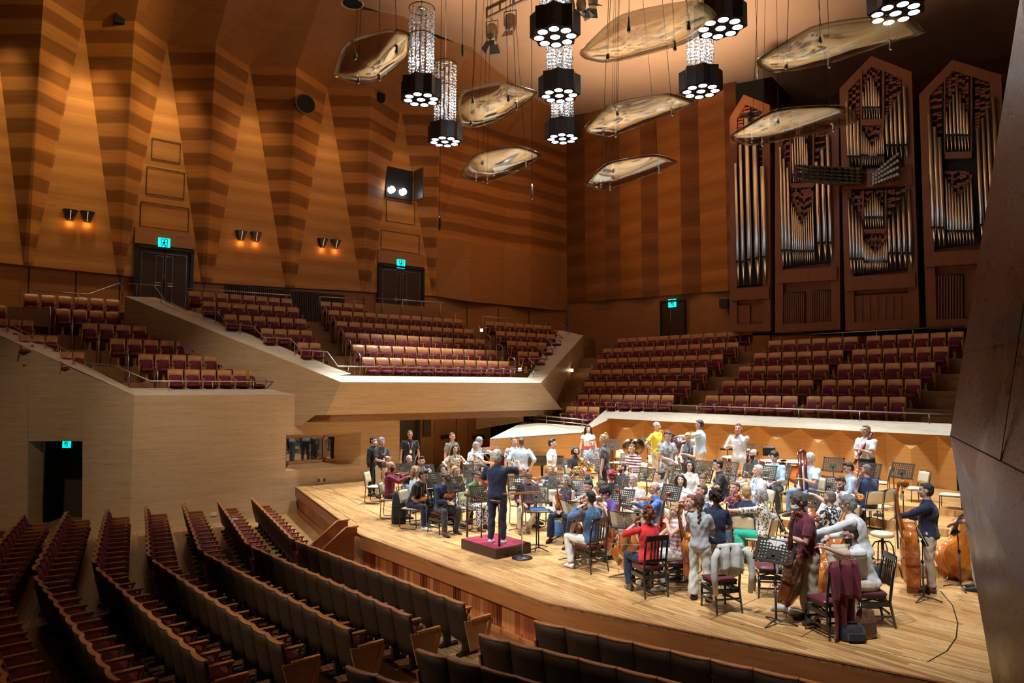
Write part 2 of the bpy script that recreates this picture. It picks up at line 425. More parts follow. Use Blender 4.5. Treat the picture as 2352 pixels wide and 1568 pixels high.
# back wall left of the organ
TH = math.radians(14); dB = Vector((math.cos(TH), math.sin(TH), 0)); nB = Vector((-dB.y, dB.x, 0))
CO = Vector((LW, YC, 0))
def onback(x, y, off=0): return hpl(x, y, CO+nB*off, nB)
fx = [1303, 1345, 1391, 1426, 1475, 1514, 1567, 1611, 1672, 1700]
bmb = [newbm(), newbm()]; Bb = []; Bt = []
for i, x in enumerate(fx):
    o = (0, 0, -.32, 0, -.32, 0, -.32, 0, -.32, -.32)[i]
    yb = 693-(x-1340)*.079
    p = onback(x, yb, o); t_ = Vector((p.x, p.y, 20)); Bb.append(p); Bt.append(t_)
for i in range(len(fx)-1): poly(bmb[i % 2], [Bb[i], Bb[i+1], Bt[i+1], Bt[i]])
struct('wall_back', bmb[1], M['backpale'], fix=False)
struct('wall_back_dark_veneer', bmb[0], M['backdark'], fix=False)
bm = newbm(); e = CO+dB*32
poly(bm, [CO+nB*.1+Vector((0, 0, 3)), e+nB*.1+Vector((0, 0, 3)), e+nB*.1+Vector((0, 0, 10)), CO+nB*.1+Vector((0, 0, 10))])
struct('wall_back_lower', bm, M['wallplain'], fix=False)
bm = newbm(); r0 = CO+dB*11.6
poly(bm, [r0+Vector((0, 0, 6)), r0+nB*4+Vector((0, 0, 6)), r0+nB*4+Vector((0, 0, 21)), r0+Vector((0, 0, 21))]); poly(bm, [r0+nB*4+Vector((0, 0, 6)), e+nB*4+Vector((0, 0, 6)), e+nB*4+Vector((0, 0, 21)), r0+nB*4+Vector((0, 0, 21))])
struct('wall_organ_recess', bm, M['organwood'], fix=False)
# ceiling
bm = newbm()
pL = [Vector((xc(y), y, CEZ)) for y in (-16, -8)]+ce
cr = Vector((CO.x, YC, CEZ)); cq = CO+dB*12.0; cq.z = hpl(1670, 205, CO, nB).z; cq2 = cq+nB*4.2; far = CO+dB*32+nB*4.2; far.z = cq.z-.4
poly(bm, pL+[cq, cq2, far, Vector((16, 8, CEZ)), Vector((16, -16, CEZ))])
bmesh.ops.triangulate(bm, faces=bm.faces[:])
struct('ceiling', bm, M['plaster'], fix=False)
# ------------------------------------------------------------------ travertine tiers
def wallhole(bm, P, quad_out, quad_in):
    """frame of four quads between an outer and an inner quadrilateral"""
    for i in range(4):
        j = (i+1) % 4; poly(bm, [quad_out[i], quad_out[j], quad_in[j], quad_in[i]])
X0 = -11.75
def F_(x, y): return hx(x, y, X0)
yl = -4.62; yo = F_(918, 1000).y; zt = 3.92; zu = 3.15; ym = F_(725, 930).y
wA, wB = F_(655, 1080), F_(828, 1080); wz0 = F_(655, 1083).z+.02; wz1 = F_(820, 992).z
hole = [Vector((X0, wA.y, wz0)), Vector((X0, wB.y, wz0)), Vector((X0, wB.y, wz1)), Vector((X0, wA.y, wz1))]
bm = newbm()
poly(bm, [(X0, yl, 0), (X0, wA.y, 0), (X0, wA.y, zt), (X0, yl, zt)])
poly(bm, [(X0, wA.y, 0), (X0, wB.y, 0), (X0, wB.y, wz0), (X0, wA.y, wz0)])
poly(bm, [(X0, wA.y, wz1), (X0, wB.y, wz1), (X0, wB.y, zu), (X0, wA.y, zu)])
poly(bm, [(X0, wB.y, 0), (X0, yo, 0), (X0, yo, zu), (X0, wB.y, zu)])
poly(bm, [(X0, wA.y, zu), (X0, ym, zu), (X0, ym, zt), (X0, wA.y, zt)])
gX = X0-.55
inn = [Vector((gX, wA.y+.22, wz0+.16)), Vector((gX, wB.y-.75, wz0+.16)), Vector((gX, wB.y-.75, wz1-.1)), Vector((gX, wA.y+.22, wz1-.1))]
for i in range(4):
    j = (i+1) % 4; poly(bm, [hole[i], hole[j], inn[j], inn[i]])
struct('wall_tier_left', bm, M['trav'], fix=False)
M['windowglass'] = mat('dark_window_glass', (.012, .012, .013), .03, spec=1.0, coat=1)
bm = newbm(); poly(bm, [p+Vector((-.02, 0, 0)) for p in inn]); wn = struct('window_1', bm, M['windowglass'], fix=False)
bm = newbm()
for z in (inn[0].z+.05, inn[2].z-.015): box(bm, (gX+.01, (inn[0].y+inn[1].y)/2, z), (.05, inn[1].y-inn[0].y, .09 if z < 2.5 else .03))
yy = inn[0].y+(inn[1].y-inn[0].y)*.77
box(bm, (gX+.01, yy, (inn[0].z+inn[2].z)/2), (.05, .06, inn[2].z-inn[0].z))
struct('window_frame', bm, M['seatwood'], wn)
# lower tier: sloped cap and end wall with its doorway
dE = Vector((-2.43, -2.35, 0)).normalized(); nE = Vector((-dE.y, dE.x, 0)); E0 = Vector((X0, yl, 0))
def E_(x, y): return hpl(x, y, E0, nE)
bm = newbm()
poly(bm, [(X0, yl, zt), (X0, ym, zt), (X0-.75, ym, zt+.2), (X0-.75, yl, zt+.2)])
struct('trim_31', bm, M['travcap'], fix=False)
eo = [E_(296, 1222), E_(305, 906), E_(0, 770), E_(-160, 702), E_(-160, 1190)]
d0, d1, d2, d3 = E_(65, 1188), E_(190, 1188), E_(190, 1013), E_(65, 1013)
fz = .1
for p in (d0, d1): p.z = fz
bm = newbm()
lo = lambda p: Vector((p.x, p.y, 0))
a1 = E_(190, 857); a0 = E_(65, 799)
poly(bm, [lo(E0), E0+Vector((0, 0, zt)), a1, lo(d1)]); poly(bm, [d2, a1, a0, d3]); poly(bm, [lo(d0), a0, E_(-160, 702), lo(eo[4])])
for p, q in ((lo(d1), d2), (d2, d3), (d3, lo(d0))):
    poly(bm, [p, q, q-nE*-.55*-1 if False else q+nE*(-.55 if nE.x > 0 else .55)*1.0, p+nE*(-.55 if nE.x > 0 else .55)])
struct('wall_tier_end', bm, M['trav'], fix=False)
bm = newbm()
ein = Vector((-.45, .45, .18))
poly(bm, [E0+Vector((0, 0, zt)), E_(0, 770), E_(0, 770)+ein, E0+Vector((-.75, 0, zt+.2))]); poly(bm, [E_(0, 770), E_(-160, 702), E_(-160, 702)+ein, E_(0, 770)+ein])
struct('trim_32', bm, M['travcap'], fix=False)
inw = nE*(-1 if nE.x > 0 else 1)
bm = newbm()
q0 = lo(d0)+inw*.55+dE*.9; q1 = lo(d1)+inw*.55-dE*.4
poly(bm, [q0+inw*1.3, q1+inw*1.3, q1+inw*1.3+Vector((0, 0, 3)), q0+inw*1.3+Vector((0, 0, 3))])
poly(bm, [lo(d0)+inw*.5, q0+inw*1.3, q0+inw*1.3+Vector((0, 0, 3)), lo(d0)+inw*.5+Vector((0, 0, 3))])
poly(bm, [lo(d1)+inw*.5, q1+inw*1.3, q1+inw*1.3+Vector((0, 0, 3)), lo(d1)+inw*.5+Vector((0, 0, 3))])
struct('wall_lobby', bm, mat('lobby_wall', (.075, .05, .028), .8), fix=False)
# upper tier: dividing wall, leaning parapet, end wall
XT = -10.6
p_tl = hx(783, 877, XT); D0 = Vector((p_tl.x, p_tl.y, 0))
def D_(x, y): return hpl(x, y, D0, nE)
p_bl = D_(750, 953); p_b2 = D_(725, 953)
p_tr = hx(1242, 879, XT); p_br = hx(1262, 951, X0)
dr = Vector((-.56, .83, 0)).normalized(); nr = Vector((-dr.y, dr.x, 0))
def R_(x, y): return hpl(x, y, Vector((p_tr.x, p_tr.y, 0)), nr)
bm = newbm()
poly(bm, [p_bl, Vector((p_bl.x, p_br.y, p_bl.z)), p_tr, p_tl])
struct('wall_upper_tier', bm, M['trav'], fix=False)
bm = newbm(); poly(bm, [p_bl, Vector((p_bl.x, p_br.y, p_bl.z)), Vector((-14, p_br.y+3, p_bl.z)), Vector((-14, p_bl.y-3, p_bl.z))])
struct('ceiling_upper_tier', bm, M['trav'], fix=False)
bm = newbm(); tl0 = D_(287, 680)
poly(bm, [tl0, p_tl, p_bl, p_b2, Vector((p_b2.x, p_b2.y, 2.9))+dE*.5, Vector((tl0.x, tl0.y, 3.0))])
struct('wall_divider', bm, M['trav'], fix=False)
bm = newbm()
ci = Vector((-.5, .62, .1))
poly(bm, [p_tl, p_tr, p_tr+Vector((-.45, -.3, .22)), p_tl+Vector((-.45, .1, .22))])
st = [(0, 0), (.2, 0), (.2, .0)]
prev = p_tl; prev_in = p_tl+Vector((-.45, .1, .22))
for k, (x, y) in enumerate(((700, 844), (612, 809), (526, 775), (440, 741), (360, 709), (287, 680))):
    c = D_(x, y); cin = c+Vector((-.2, 1.0, .06))
    poly(bm, [prev, prev_in, cin+Vector((.55, .5, -.25)), cin, c]); prev, prev_in = c, cin
struct('trim_33', bm, M['travcap'], fix=False)
bm = newbm(); r1 = R_(1340, 770)
poly(bm, [p_tr, r1, Vector((r1.x, r1.y, 3)), Vector((p_br.x, p_br.y, 3.0))+dr*.2, Vector((p_br.x+.15, p_br.y, p_br.z))])
struct('wall_tier_right', bm, M['trav'], fix=False)
bm = newbm(); ri = Vector((-.55, -.55, .12))
poly(bm, [p_tr, r1, r1+Vector((-.9, -.9, .3)), p_tr+Vector((-.45, -.3, .22))])
struct('trim_34', bm, M['travcap'], fix=False)
# stage door recess below the upper tier
bm = newbm(); Xd = -13.4
yr = F_(1163, 1000).y
poly(bm, [(X0, yo, 0), (Xd, yo+.25, 0), (Xd, yo+.25, zu), (X0, yo, zu)])
poly(bm, [(Xd-.6, yo-.5, 0), (Xd-.6, yo+2, 0), (Xd-.6, yo+2, zu), (Xd-.6, yo-.5, zu)])
struct('wall_recess', bm, mat('recess_wall', (.16, .135, .11), .7), fix=False)
def leaf(x0, x1, off0, off1, m, name):
    a = hx(x0, 1050, Xd+off0); b = hx(x1, 1050, Xd+off1); bm = newbm()
    prism(bm, [(a.x, a.y, SZ), (b.x, b.y, SZ), (b.x, b.y, zu), (a.x, a.y, zu)], (-.06, 0, 0))
    return struct(name, bm, m)
M['foldwood'] = grain_wood('folding_door_wood', (.34, .155, .045), (.42, .20, .062), (.6, .6, 5), .42)
l1 = leaf(965, 997, 0, .12, M['foldwood'], 'door_1'); leaf(998, 1048, .12, 0, M['foldwood'], 'door_2'); leaf(1049, 1074, 0, .1, M['foldwood'], 'door_3'); leaf(1075, 1127, .1, 0, M['foldwood'], 'door_4')
bm = newbm(); c = hx(981, 978, Xd+.14); box(bm, c, (.03, .34, .85)); struct('door_louver', bm, mat('bronze_louver', (.10, .062, .03), .5), l1)
for nm, x in (('door_bar', 1029), ('door_bar', 1100)):
    bm = newbm(); c = hx(x, 1004, Xd+.16); box(bm, c, (.06, .62, .14)); o = struct(nm, bm, M['dark'], l1)
bm = newbm()
poly(bm, [(Xd-.3, hx(1120, 1000, Xd).y, SZ), (Xd-.3, yr+3, SZ), (Xd-.3, yr+3, zu), (Xd-.3, hx(1120, 1000, Xd).y, zu)])
struct('door_5', bm, M['black'], fix=False)
bm = newbm(); c = hx(1137, 962, Xd-.25); box(bm, c, (.02, .16, .1)); box(bm, c+Vector((0, 0, -.22)), (.02, .2, .03)); tag(obj('door_notice', bm, mat('notice_grey', (.25, .25, .25), .6)), 'small pale notice on the black door beside the stage ramp', 'sign')
# low prow, back wall of the stage and its stone cap
PA, PB_, PC = hz(1125, 1007, 2.35), hz(1335, 993, 2.5), hz(1405, 960, 2.95)
TB = math.radians(5)
dK = Vector((math.cos(TB), math.sin(TB), 0)); nK = Vector((-dK.y, dK.x, 0))
def K_(x, y, off=0): return hpl(x, y, Vector((PC.x, PC.y, 0))+nK*off, nK)
PD = K_(2184, 1000); PE = PD+dK*5+Vector((0, 0, 0))
bm = newbm()
dn = lambda p: Vector((p.x, p.y, SZ-.1))
poly(bm, [dn(PA), dn(PB_), PB_, PA]); poly(bm, [dn(PB_), dn(PC), PC, PB_])
kf = [1405, 1447, 1479, 1524, 1558, 1602, 1645, 1692, 1740, 1790, 1838, 1886, 1928, 1982, 2035, 2098, 2152, 2200]
tops = []; mids = []; bots = []
for i, x in enumerate(kf):
    t_ = K_(x, 960+(x-1405)*(40/779))
    t_.z = PC.z+(PD.z-PC.z)*(x-1405)/779
    o = -.26 if i % 2 else 0
    m_ = t_+nK*o; m_.z = t_.z-(.42 if i % 2 else .02); b_ = t_+nK*o; b_.z = SZ-.1
    tops.append(t_); mids.append(m_); bots.append(b_)
for i in range(len(kf)-1):
    poly(bm, [bots[i], bots[i+1], mids[i+1], mids[i]])
    poly(bm, [mids[i], mids[i+1], tops[i+1] if (i+1) % 2 else tops[i]])
for i in range(1, len(kf)-1, 2): poly(bm, [tops[i-1], mids[i], tops[i]]); poly(bm, [tops[i], mids[i], tops[i+1]])
struct('wall_stage_back', bm, M['stagewall'], fix=False)
bm = newbm()
cA = hz(1203, 968, 2.75); cB = hz(1345, 979, 2.62); cC = K_(1392, 940, .55)
poly(bm, [PA, PB_, cB, cA]); poly(bm, [PB_, PC, cC, cB])
cD = K_(2184, 972, .55)
poly(bm, [PC+nK*-.28, K_(2200, 1001, -.28), cD, cC]); poly(bm, [PC+nK*-.28, PC, Vector((PD.x, PD.y, PD.z)), K_(2200, 1001, -.28)])
poly(bm, [PA+Vector((0, 0, -.05)), PB_+Vector((0, 0, -.05)), PB_, PA])
struct('trim_35', bm, M['travcap'], fix=False)
bm = newbm()
poly(bm, [cA+Vector((-.02, 0, 0)), Vector((cA.x-1.6, cA.y-1.3, 2.4)), Vector((cA.x-1.6, cA.y-1.3, 3.6)), Vector((cA.x, cA.y, 3.6))])
struct('wall_ramp', bm, M['trav'], fix=False)
# ------------------------------------------------------------------ polished stone wall beside the camera
def stone():
    m = mat('polished_brown_stone', (.17, .095, .062), .3); t = NT(m)
    n1 = t.noise(t.coords((1, 1, 1)), 1.1, 5, .6); col = t.ramp(n1, [(.3, (.14, .076, .050)), (.5, (.25, .145, .095)), (.7, (.36, .24, .17))])
    n2 = t.noise(t.coords((9, 9, 17)), 2.6, 3, .62); pits = t.ramp(n2, [(.585, (1, 1, 1)), (.635, (.12, .09, .08))])
    t.color(t.mix(col, pits, 1, 'MULTIPLY')); t.bump(n2, .35, .004)
    r = t.ramp(n1, [(.3, (.20, .20, .20)), (.7, (.44, .44, .44))]); t.l(r, t.b.inputs['Roughness']); return m
M['stone'] = stone()
s1, s2, s3 = hd(2345, -20, 4.2), hd(2182, 1000, 5.2), hd(2282, 1575, 4.6)
s4, s5, s6 = hd(2480, -20, 2.6), hd(2480, 1150, 2.7), hd(2480, 1640, 2.6)
bm = newbm(); off = Vector((.9, .7, .0))
prism(bm, [s1, s2, s5, s4], off)
struct('wall_right', bm, M['stone'])
bm = newbm(); prism(bm, [s2, s3, s6, s5], off)
struct('wall_right_lower', bm, M['stone'])
bm = newbm()
nn = (s5-s2).cross(s3-s2).normalized()*-.003
def jl(a, b, w=.005):
    d = (b-a).normalized(); v = (CAM-a).normalized(); u = d.cross(v).normalized()*w; k = v*.012
    prism(bm, [a-u+k, b-u+k, b+u+k, a+u+k], -k*1.5)
jl(s2, s5)
jl(s2.lerp(s3, .38), s5.lerp(s6, .75), .003); jl(s2.lerp(s1, .22), s5.lerp(s4, .36), .002); jl(s2.lerp(s5, .55), s1.lerp(s4, .9), .002)
struct('trim_36', bm, mat('stone_joint', (.03, .02, .015), .7))
def V3(x, y, z): return Vector((x, y, z))
# ------------------------------------------------------------------ chandeliers
M['led'] = mat('white_led', (1, 1, 1), .3, emit=(.86, .95, 1), strength=14)
M['crystal'] = mat('crystal_beads', (.9, .95, .97), .06, spec=1.0, coat=1)
M['ledring'] = mat('lamp_underside', (.02, .02, .022), .4)
M['housing'] = mat('black_lamp_housing', (.012, .010, .010), .35, spec=.6)
def star(r0, r1, n=16): return [((r0 if k % 2 else r1)*math.cos(math.pi*2*k/n), (r0 if k % 2 else r1)*math.sin(math.pi*2*k/n)) for k in range(n)]
def chandelier(px, py, label, colh, first=[None]):
    p = hz(px, py, 13.5)
    if first[0] is None:
        t = thing('crystal_chandelier', label, 'chandelier', p, 0, 'crystal chandeliers over the stage')
        bm = newbm(); s = star(.56, .68)
        prism(bm, [(x, y, 0) for x, y in s], (0, 0, .62)); obj('housing', bm, M['housing'], t)
        for k in range(9):
            a = k*math.pi/4; q = (0, 0) if k == 8 else (.43*math.cos(a), .43*math.sin(a))
            bm = newbm(); lathe(bm, [(.135, -.012), (.135, .01)], 20, (q[0], q[1], -.004)); l = obj('lamp', bm, M['led'], t)
            bm = newbm(); tube(bm, [(q[0]+.14*math.cos(u*math.pi/8), q[1]+.14*math.sin(u*math.pi/8), -.01) for u in range(16)], .012, 5, closed=True); obj('lamp_rim', bm, M['ledring'], l)
        bm = newbm()
        for i, (r, n) in enumerate(((.40, 15), (.27, 9))):
            for k in range(n):
                a = 2*math.pi*(k+.5*i)/n
                x, y = r*math.cos(a), r*math.sin(a)
                rod(bm, (x, y, .6), (x, y, 3.05), .003, 4)
                for q in range(21):
                    z = .72+q*.112+(.05 if k % 2 else 0)
                    if z > 2.3 and (k+q) % 3 == 0: continue
                    for sgn in (-1, 1): 
                        c = Vector((x, y, z))+Vector((-math.sin(a), math.cos(a), 0))*.026*sgn
                        r_ = bmesh.ops.create_cone(bm, segments=5, radius1=.03, radius2=.0, depth=.06, cap_ends=True, matrix=Matrix.Translation(c) @ Matrix.Rotation(a*3+q, 3, 'Z').to_4x4() @ Matrix.Rotation(.9*sgn, 3, 'X').to_4x4())
        o = obj('crystal_strands', bm, M['crystal'], t); o['kind'] = 'stuff'
        for z in (2.1, 3.05):
            bm = newbm(); tube(bm, [(.42*math.cos(u*math.pi/12), .42*math.sin(u*math.pi/12), z) for u in range(24)], .016, 6, closed=True); obj('hoop', bm, M['dark'], t)
        bm = newbm(); rod(bm, (0, 0, .6), (0, 0, 6.4), .022, 6); lathe(bm, [(.1, 3.0), (.16, 3.06), (.1, 3.12)], 12); obj('stem', bm, M['steel'], t)
        first[0] = t
    else:
        t = dup(first[0], p, 0, label)
    return p
CH = [(967, 228, 'crystal chandelier nearest the tapered wall panels, higher of the two left of centre'),
      (1022, 325, 'crystal chandelier with the longest free bead column, lower of the two left of centre'),
      (1275, 84, 'crystal chandelier at the top of the middle column of three'),
      (1285, 219, 'crystal chandelier in the middle of the column of three'),
      (1292, 318, 'crystal chandelier at the bottom of the middle column of three'),
      (1610, 209, 'crystal chandelier hanging between the fluted back wall and the ceiling edge'),
      (1655, 64, 'crystal chandelier whose housing overlaps the big upper clear reflector'),
      (2057, 30, 'crystal chandelier in the upper right corner above the organ reflector')]
for i, (x, y, lb) in enumerate(CH):
    p = chandelier(x, y, lb, 0)
    spot('chandelier_beam', p+Vector((0, 0, -.1)), Vector((p.x*.8, p.y*.8+.6, 0)), 5600, COOL, 64, .55, .35)
    point('bead_glow', p+Vector((0, 0, 1.25)), 48, COOL, .12)
    spot('added_uplight', p+Vector((0, 0, 3.4)), p+Vector((.3, .2, 9)), 240, (1, .74, .52), 120, .9, .2)  # added upward spot to brighten the ceiling, no lamp of the chandelier
# ------------------------------------------------------------------ hanging clear reflectors
def acrylic():
    m = mat('smoky_acrylic', (.6, .55, .42), .04); t = m.node_tree; b = t.nodes['Principled BSDF']
    tr = t.nodes.new('ShaderNodeBsdfTransparent'); tr.inputs[0].default_value = (.74, .72, .64, 1)
    gl = t.nodes.new('ShaderNodeBsdfGlossy'); gl.inputs['Color'].default_value = (.80, .80, .74, 1); gl.inputs['Roughness'].default_value = .06
    lw = t.nodes.new('ShaderNodeLayerWeight'); lw.inputs[0].default_value = .45
    mr = t.nodes.new('ShaderNodeMapRange'); mr.inputs[3].default_value = .16; mr.inputs[4].default_value = .7
    t.links.new(lw.outputs['Facing'], mr.inputs[0])
    mx = t.nodes.new('ShaderNodeMixShader'); t.links.new(mr.outputs[0], mx.inputs[0]); t.links.new(tr.outputs[0], mx.inputs[1]); t.links.new(gl.outputs[0], mx.inputs[2])
    t.links.new(mx.outputs[0], t.nodes['Material Output'].inputs[0]); return m
M['acrylic'] = acrylic()
RF = [([(762, 171), (789, 99), (904, 64), (945, 76), (945, 130), (880, 178), (848, 192), (802, 189)], 'clear curved reflector hanging left of the higher left chandelier'),
      ([(1047, 235), (1057, 207), (1159, 189), (1190, 199), (1238, 214), (1220, 230), (1159, 270), (1078, 296), (1052, 288)], 'clear curved reflector just right of the lower left chandelier'),
      ([(1056, 395), (1090, 352), (1195, 335), (1252, 359), (1200, 393), (1108, 421), (1067, 411)], 'lowest clear curved reflector hanging before the left wall'),
      ([(1327, 118), (1415, 32), (1601, 1), (1640, 25), (1650, 45), (1586, 102), (1392, 144), (1341, 134)], 'large clear reflector at the top, beside the uppermost middle chandelier'),
      ([(1337, 293), (1397, 236), (1540, 214), (1603, 235), (1565, 258), (1392, 315), (1346, 305)], 'clear curved reflector second from the top of the middle file'),
      ([(1339, 418), (1392, 372), (1512, 355), (1564, 373), (1514, 398), (1382, 438), (1348, 428)], 'lowest clear curved reflector hanging before the fluted back wall'),
      ([(1734, 134), (1866, 55), (2086, 33), (2133, 79), (2086, 92), (1902, 148), (1774, 166), (1744, 153)], 'largest clear reflector hanging above the tallest organ tower'),
      ([(1674, 306), (1774, 250), (1943, 242), (1981, 280), (1902, 306), (1718, 334), (1680, 321)], 'clear curved reflector hanging in front of the organ pipes')]
for pts, lb in RF:
    Z = 11.7
    c0_ = hz(sum(q[0] for q in pts)/len(pts), sum(q[1] for q in pts)/len(pts), Z); tv = (CAM-c0_); tv.z = 0
    nrm = (Vector((0, 0, -1))+tv.normalized()*.42).normalized()
    P = [hpl(x, y, c0_, nrm) for x, y in pts]; c = sum(P, Vector())/len(P)
    out = []                                          # rounded outline
    n = len(P)
    out = P
    for w_ in (.14, .25): out = [q for i in range(len(out)) for q in (out[i].lerp(out[(i+1) % len(out)], w_), out[i].lerp(out[(i+1) % len(out)], 1-w_))]
    t = thing('acoustic_reflector', lb, 'acoustic panel', c, 0, 'clear reflectors hung over the stage')
    bm = newbm(); rings = []
    R = max((p-c).length for p in out)
    ax = (P[1]-P[0]).normalized()                      # sheet bends about its short axis
    for s in (1, .86, .7, .54, .38, .2):
        rg = []
        for p in out:
            q = (p-c)*s; u = q.dot(ax)/R
            rg.append(bm.verts.new(q+nrm*(.17*(1-s*s)-.05*math.sin(3*u))))
        rings.append(rg)
    cv = bm.verts.new(nrm*.17); m_ = len(out)
    for A, B in zip(rings, rings[1:]):
        for k in range(m_):
            f = bm.faces.new((A[k], A[(k+1) % m_], B[(k+1) % m_], B[k])); f.smooth = True
    for k in range(m_):
        f = bm.faces.new((rings[-1][k], rings[-1][(k+1) % m_], cv)); f.smooth = True
    o = obj('sheet', bm, M['acrylic'], t); so = o.modifiers.new('thick', 'SOLIDIFY'); so.thickness = .018
    for k in (1, 3, 5, len(P)-1):
        q = (P[k % n]-c)*.62
        bm = newbm(); rod(bm, q+V3(0, 0, -.15), V3(q.x*.5, q.y*.5, 7.9), .007, 5); w_ = obj('cable', bm, M['dark'], t)
        bm = newbm(); lathe(bm, [(.02, -.24), (.045, -.2), (.03, -.1), (.015, .1)], 8, q); obj('clamp', bm, M['steel'], w_)
# ------------------------------------------------------------------ ceiling fittings
def ceilpt(x, y, z=CEZ-.06): return hz(x, y, z)
LCZ = cq.z
for x, y, lb in ((1735, 25, 'small recessed ceiling lamp beside the cable track, nearest the top'), (1840, 68, 'small recessed ceiling lamp below the cable track, rightmost'), (1493, 177, 'small recessed ceiling lamp below the cable track, leftmost'),
                 (1657, 130, 'small recessed ceiling lamp midway along the cable track'), (1344, 210, 'small recessed ceiling lamp right of the middle chandelier'), (1242, 177, 'small recessed ceiling lamp left of the middle chandelier')):
    p = ceilpt(x, y); t = thing('recessed_downlight', lb, 'ceiling lamp', p, 0, 'recessed lamps in the plaster ceiling')
    bm = newbm(); lathe(bm, [(.12, -.01), (.12, .02)], 16); obj('lens', bm, M.setdefault('warmled', mat('warm_lamp', (1, .9, .75), .4, emit=(1, .82, .6), strength=5)), t)
    bm = newbm(); tube(bm, [(.15*math.cos(k*math.pi/8), .15*math.sin(k*math.pi/8), -.005) for k in range(16)], .03, 6, closed=True); obj('rim', bm, mat('pale_rim', (.6, .5, .4), .5), t)
for x, y, r, lb in ((1412, 196, .33, 'round black opening in the ceiling near the back wall'), (1268, 132, .3, 'round black opening in the ceiling behind the middle chandelier'), (809, 8, .42, 'round dark ceiling opening at the top of the left wall'), (1943, 31, .13, 'small round black opening beside the largest reflector')):
    t = thing('ceiling_opening', lb, 'ceiling opening', ceilpt(x, y, CEZ-.05 if x > 1000 else 19.3))
    bm = newbm(); lathe(bm, [(r*.9, .0), (r*.9, .02)], 24); obj('recess', bm, M['black'], t)
    bm = newbm(); tube(bm, [(r*math.cos(k*math.pi/12), r*math.sin(k*math.pi/12), 0) for k in range(24)], .04, 6, closed=True); obj('collar', bm, M['plaster'], t)
for k, (dx, lb) in enumerate(((0, 'long cable track across the ceiling, nearer the wall'), (9, 'long cable track across the ceiling, nearer the organ'))):
    bm = newbm(); a = ceilpt(1480+dx, 190+dx); b = ceilpt(1915+dx, -6+dx); rod(bm, a, b, .03, 6); tag(obj('cable_track', bm, M['plaster']), lb, 'track')
for i, (x, y, lb) in enumerate(((1528, 158, 'flat ceiling vent right of the cable track, upper'), (1536, 168, 'flat ceiling vent right of the cable track, lower'))):
    bm = newbm(); p = ceilpt(x, y); box(bm, p, (.2, .9, .02), Matrix.Rotation(.9, 3, 'Z')); tag(obj('ceiling_vent', bm, M['dark']), lb, 'vent')
# stage lamps on a hanging truss
pipe_z = 17.4
def P3(x, y): return hz(x, y, pipe_z)
t = thing('lighting_truss', 'beige lighting bar hanging from the ceiling above two shuttered stage lamps', 'lighting bar', P3(1165, 35))
bm = newbm(); a, b = P3(1118, 42)-P3(1165, 35), P3(1245, -20)-P3(1165, 35); rod(bm, a, b, .06, 8); rod(bm, a+Vector((0, 0, .35)), b+Vector((0, 0, .35)), .06, 8)
M['beige'] = mat('beige_metal', (.30, .21, .14), .5)
obj('bar', bm, M['beige'], t)
for k in range(5):
    bm = newbm(); q = a.lerp(b, k/4); rod(bm, q, q+Vector((0, 0, .35)), .04, 6); obj('strut', bm, M['beige'], t)
bm = newbm(); q = a.lerp(b, .5); rod(bm, q+Vector((0, 0, .35)), q+Vector((0, 0, 2.5)), .02, 6); obj('cable', bm, M['dark'], t)
for x, y, lb, fa in ((1130, 92, 'stage lamp with open black shutters, lower of the two on the bar', 'dark'), (1172, 70, 'stage lamp with pale shutters, upper of the two on the bar', 'beige')):
    p = P3(x, y); t = thing('stage_lamp', lb, 'stage lamp', p, .6)
    bm = newbm(); tube(bm, [(0, 0, .62), (0, 0, .55), (0, 0, .1), (0, 0, -.1)], [.12, .2, .22, .17], 8); o = obj('lamp_body', bm, M['beige'], t)
    bm = newbm(); box(bm, (0, -.2, .3), (.2, .08, .3)); obj('vent_box', bm, M['beige'], o)
    bm = newbm(); rod(bm, (-.24, 0, .2), (-.24, 0, .75), .02, 6); rod(bm, (.24, 0, .2), (.24, 0, .75), .02, 6); rod(bm, (-.24, 0, .75), (.24, 0, .75), .02, 6); rod(bm, (0, 0, .75), (0, 0, 3.2), .02, 6); obj('yoke', bm, M['beige'], t)
    for k in range(4):
        R3 = Matrix.Rotation(k*math.pi/2, 3, 'Z'); bm = newbm()
        prism(bm, [R3 @ Vector(v) for v in ((-.16, .17, -.1), (.16, .17, -.1), (.22, .34, -.38), (-.22, .34, -.38))], R3 @ Vector((0, .012, 0))); obj('shutter', bm, M[fa], t)
for k, (x, y) in enumerate(((1335, 15), (1362, 8), (1310, 20))):
    p = P3(x, y); t = thing('stage_lamp', ('black shuttered stage lamp beside the uppermost middle chandelier, left', 'black shuttered stage lamp beside the uppermost middle chandelier, right', 'small stage lamp tucked closest behind the uppermost middle chandelier')[k], 'stage lamp', p, k)
    bm = newbm(); tube(bm, [(0, 0, .5), (0, 0, .1), (0, 0, -.1)], [.1, .18, .15], 8); obj('lamp_body', bm, M['beige'], t)
    bm = newbm(); rod(bm, (0, 0, .45), (0, 0, 3.2), .02, 6); obj('hanger', bm, M['beige'], t)
    for q in range(2):
        R3 = Matrix.Rotation(q*math.pi, 3, 'Z'); bm = newbm(); prism(bm, [R3 @ Vector(v) for v in ((-.16, .15, -.1), (.16, .15, -.1), (.25, .4, -.3), (-.25, .4, -.3))], (0, 0, .012)); obj('shutter', bm, M['dark'], t)
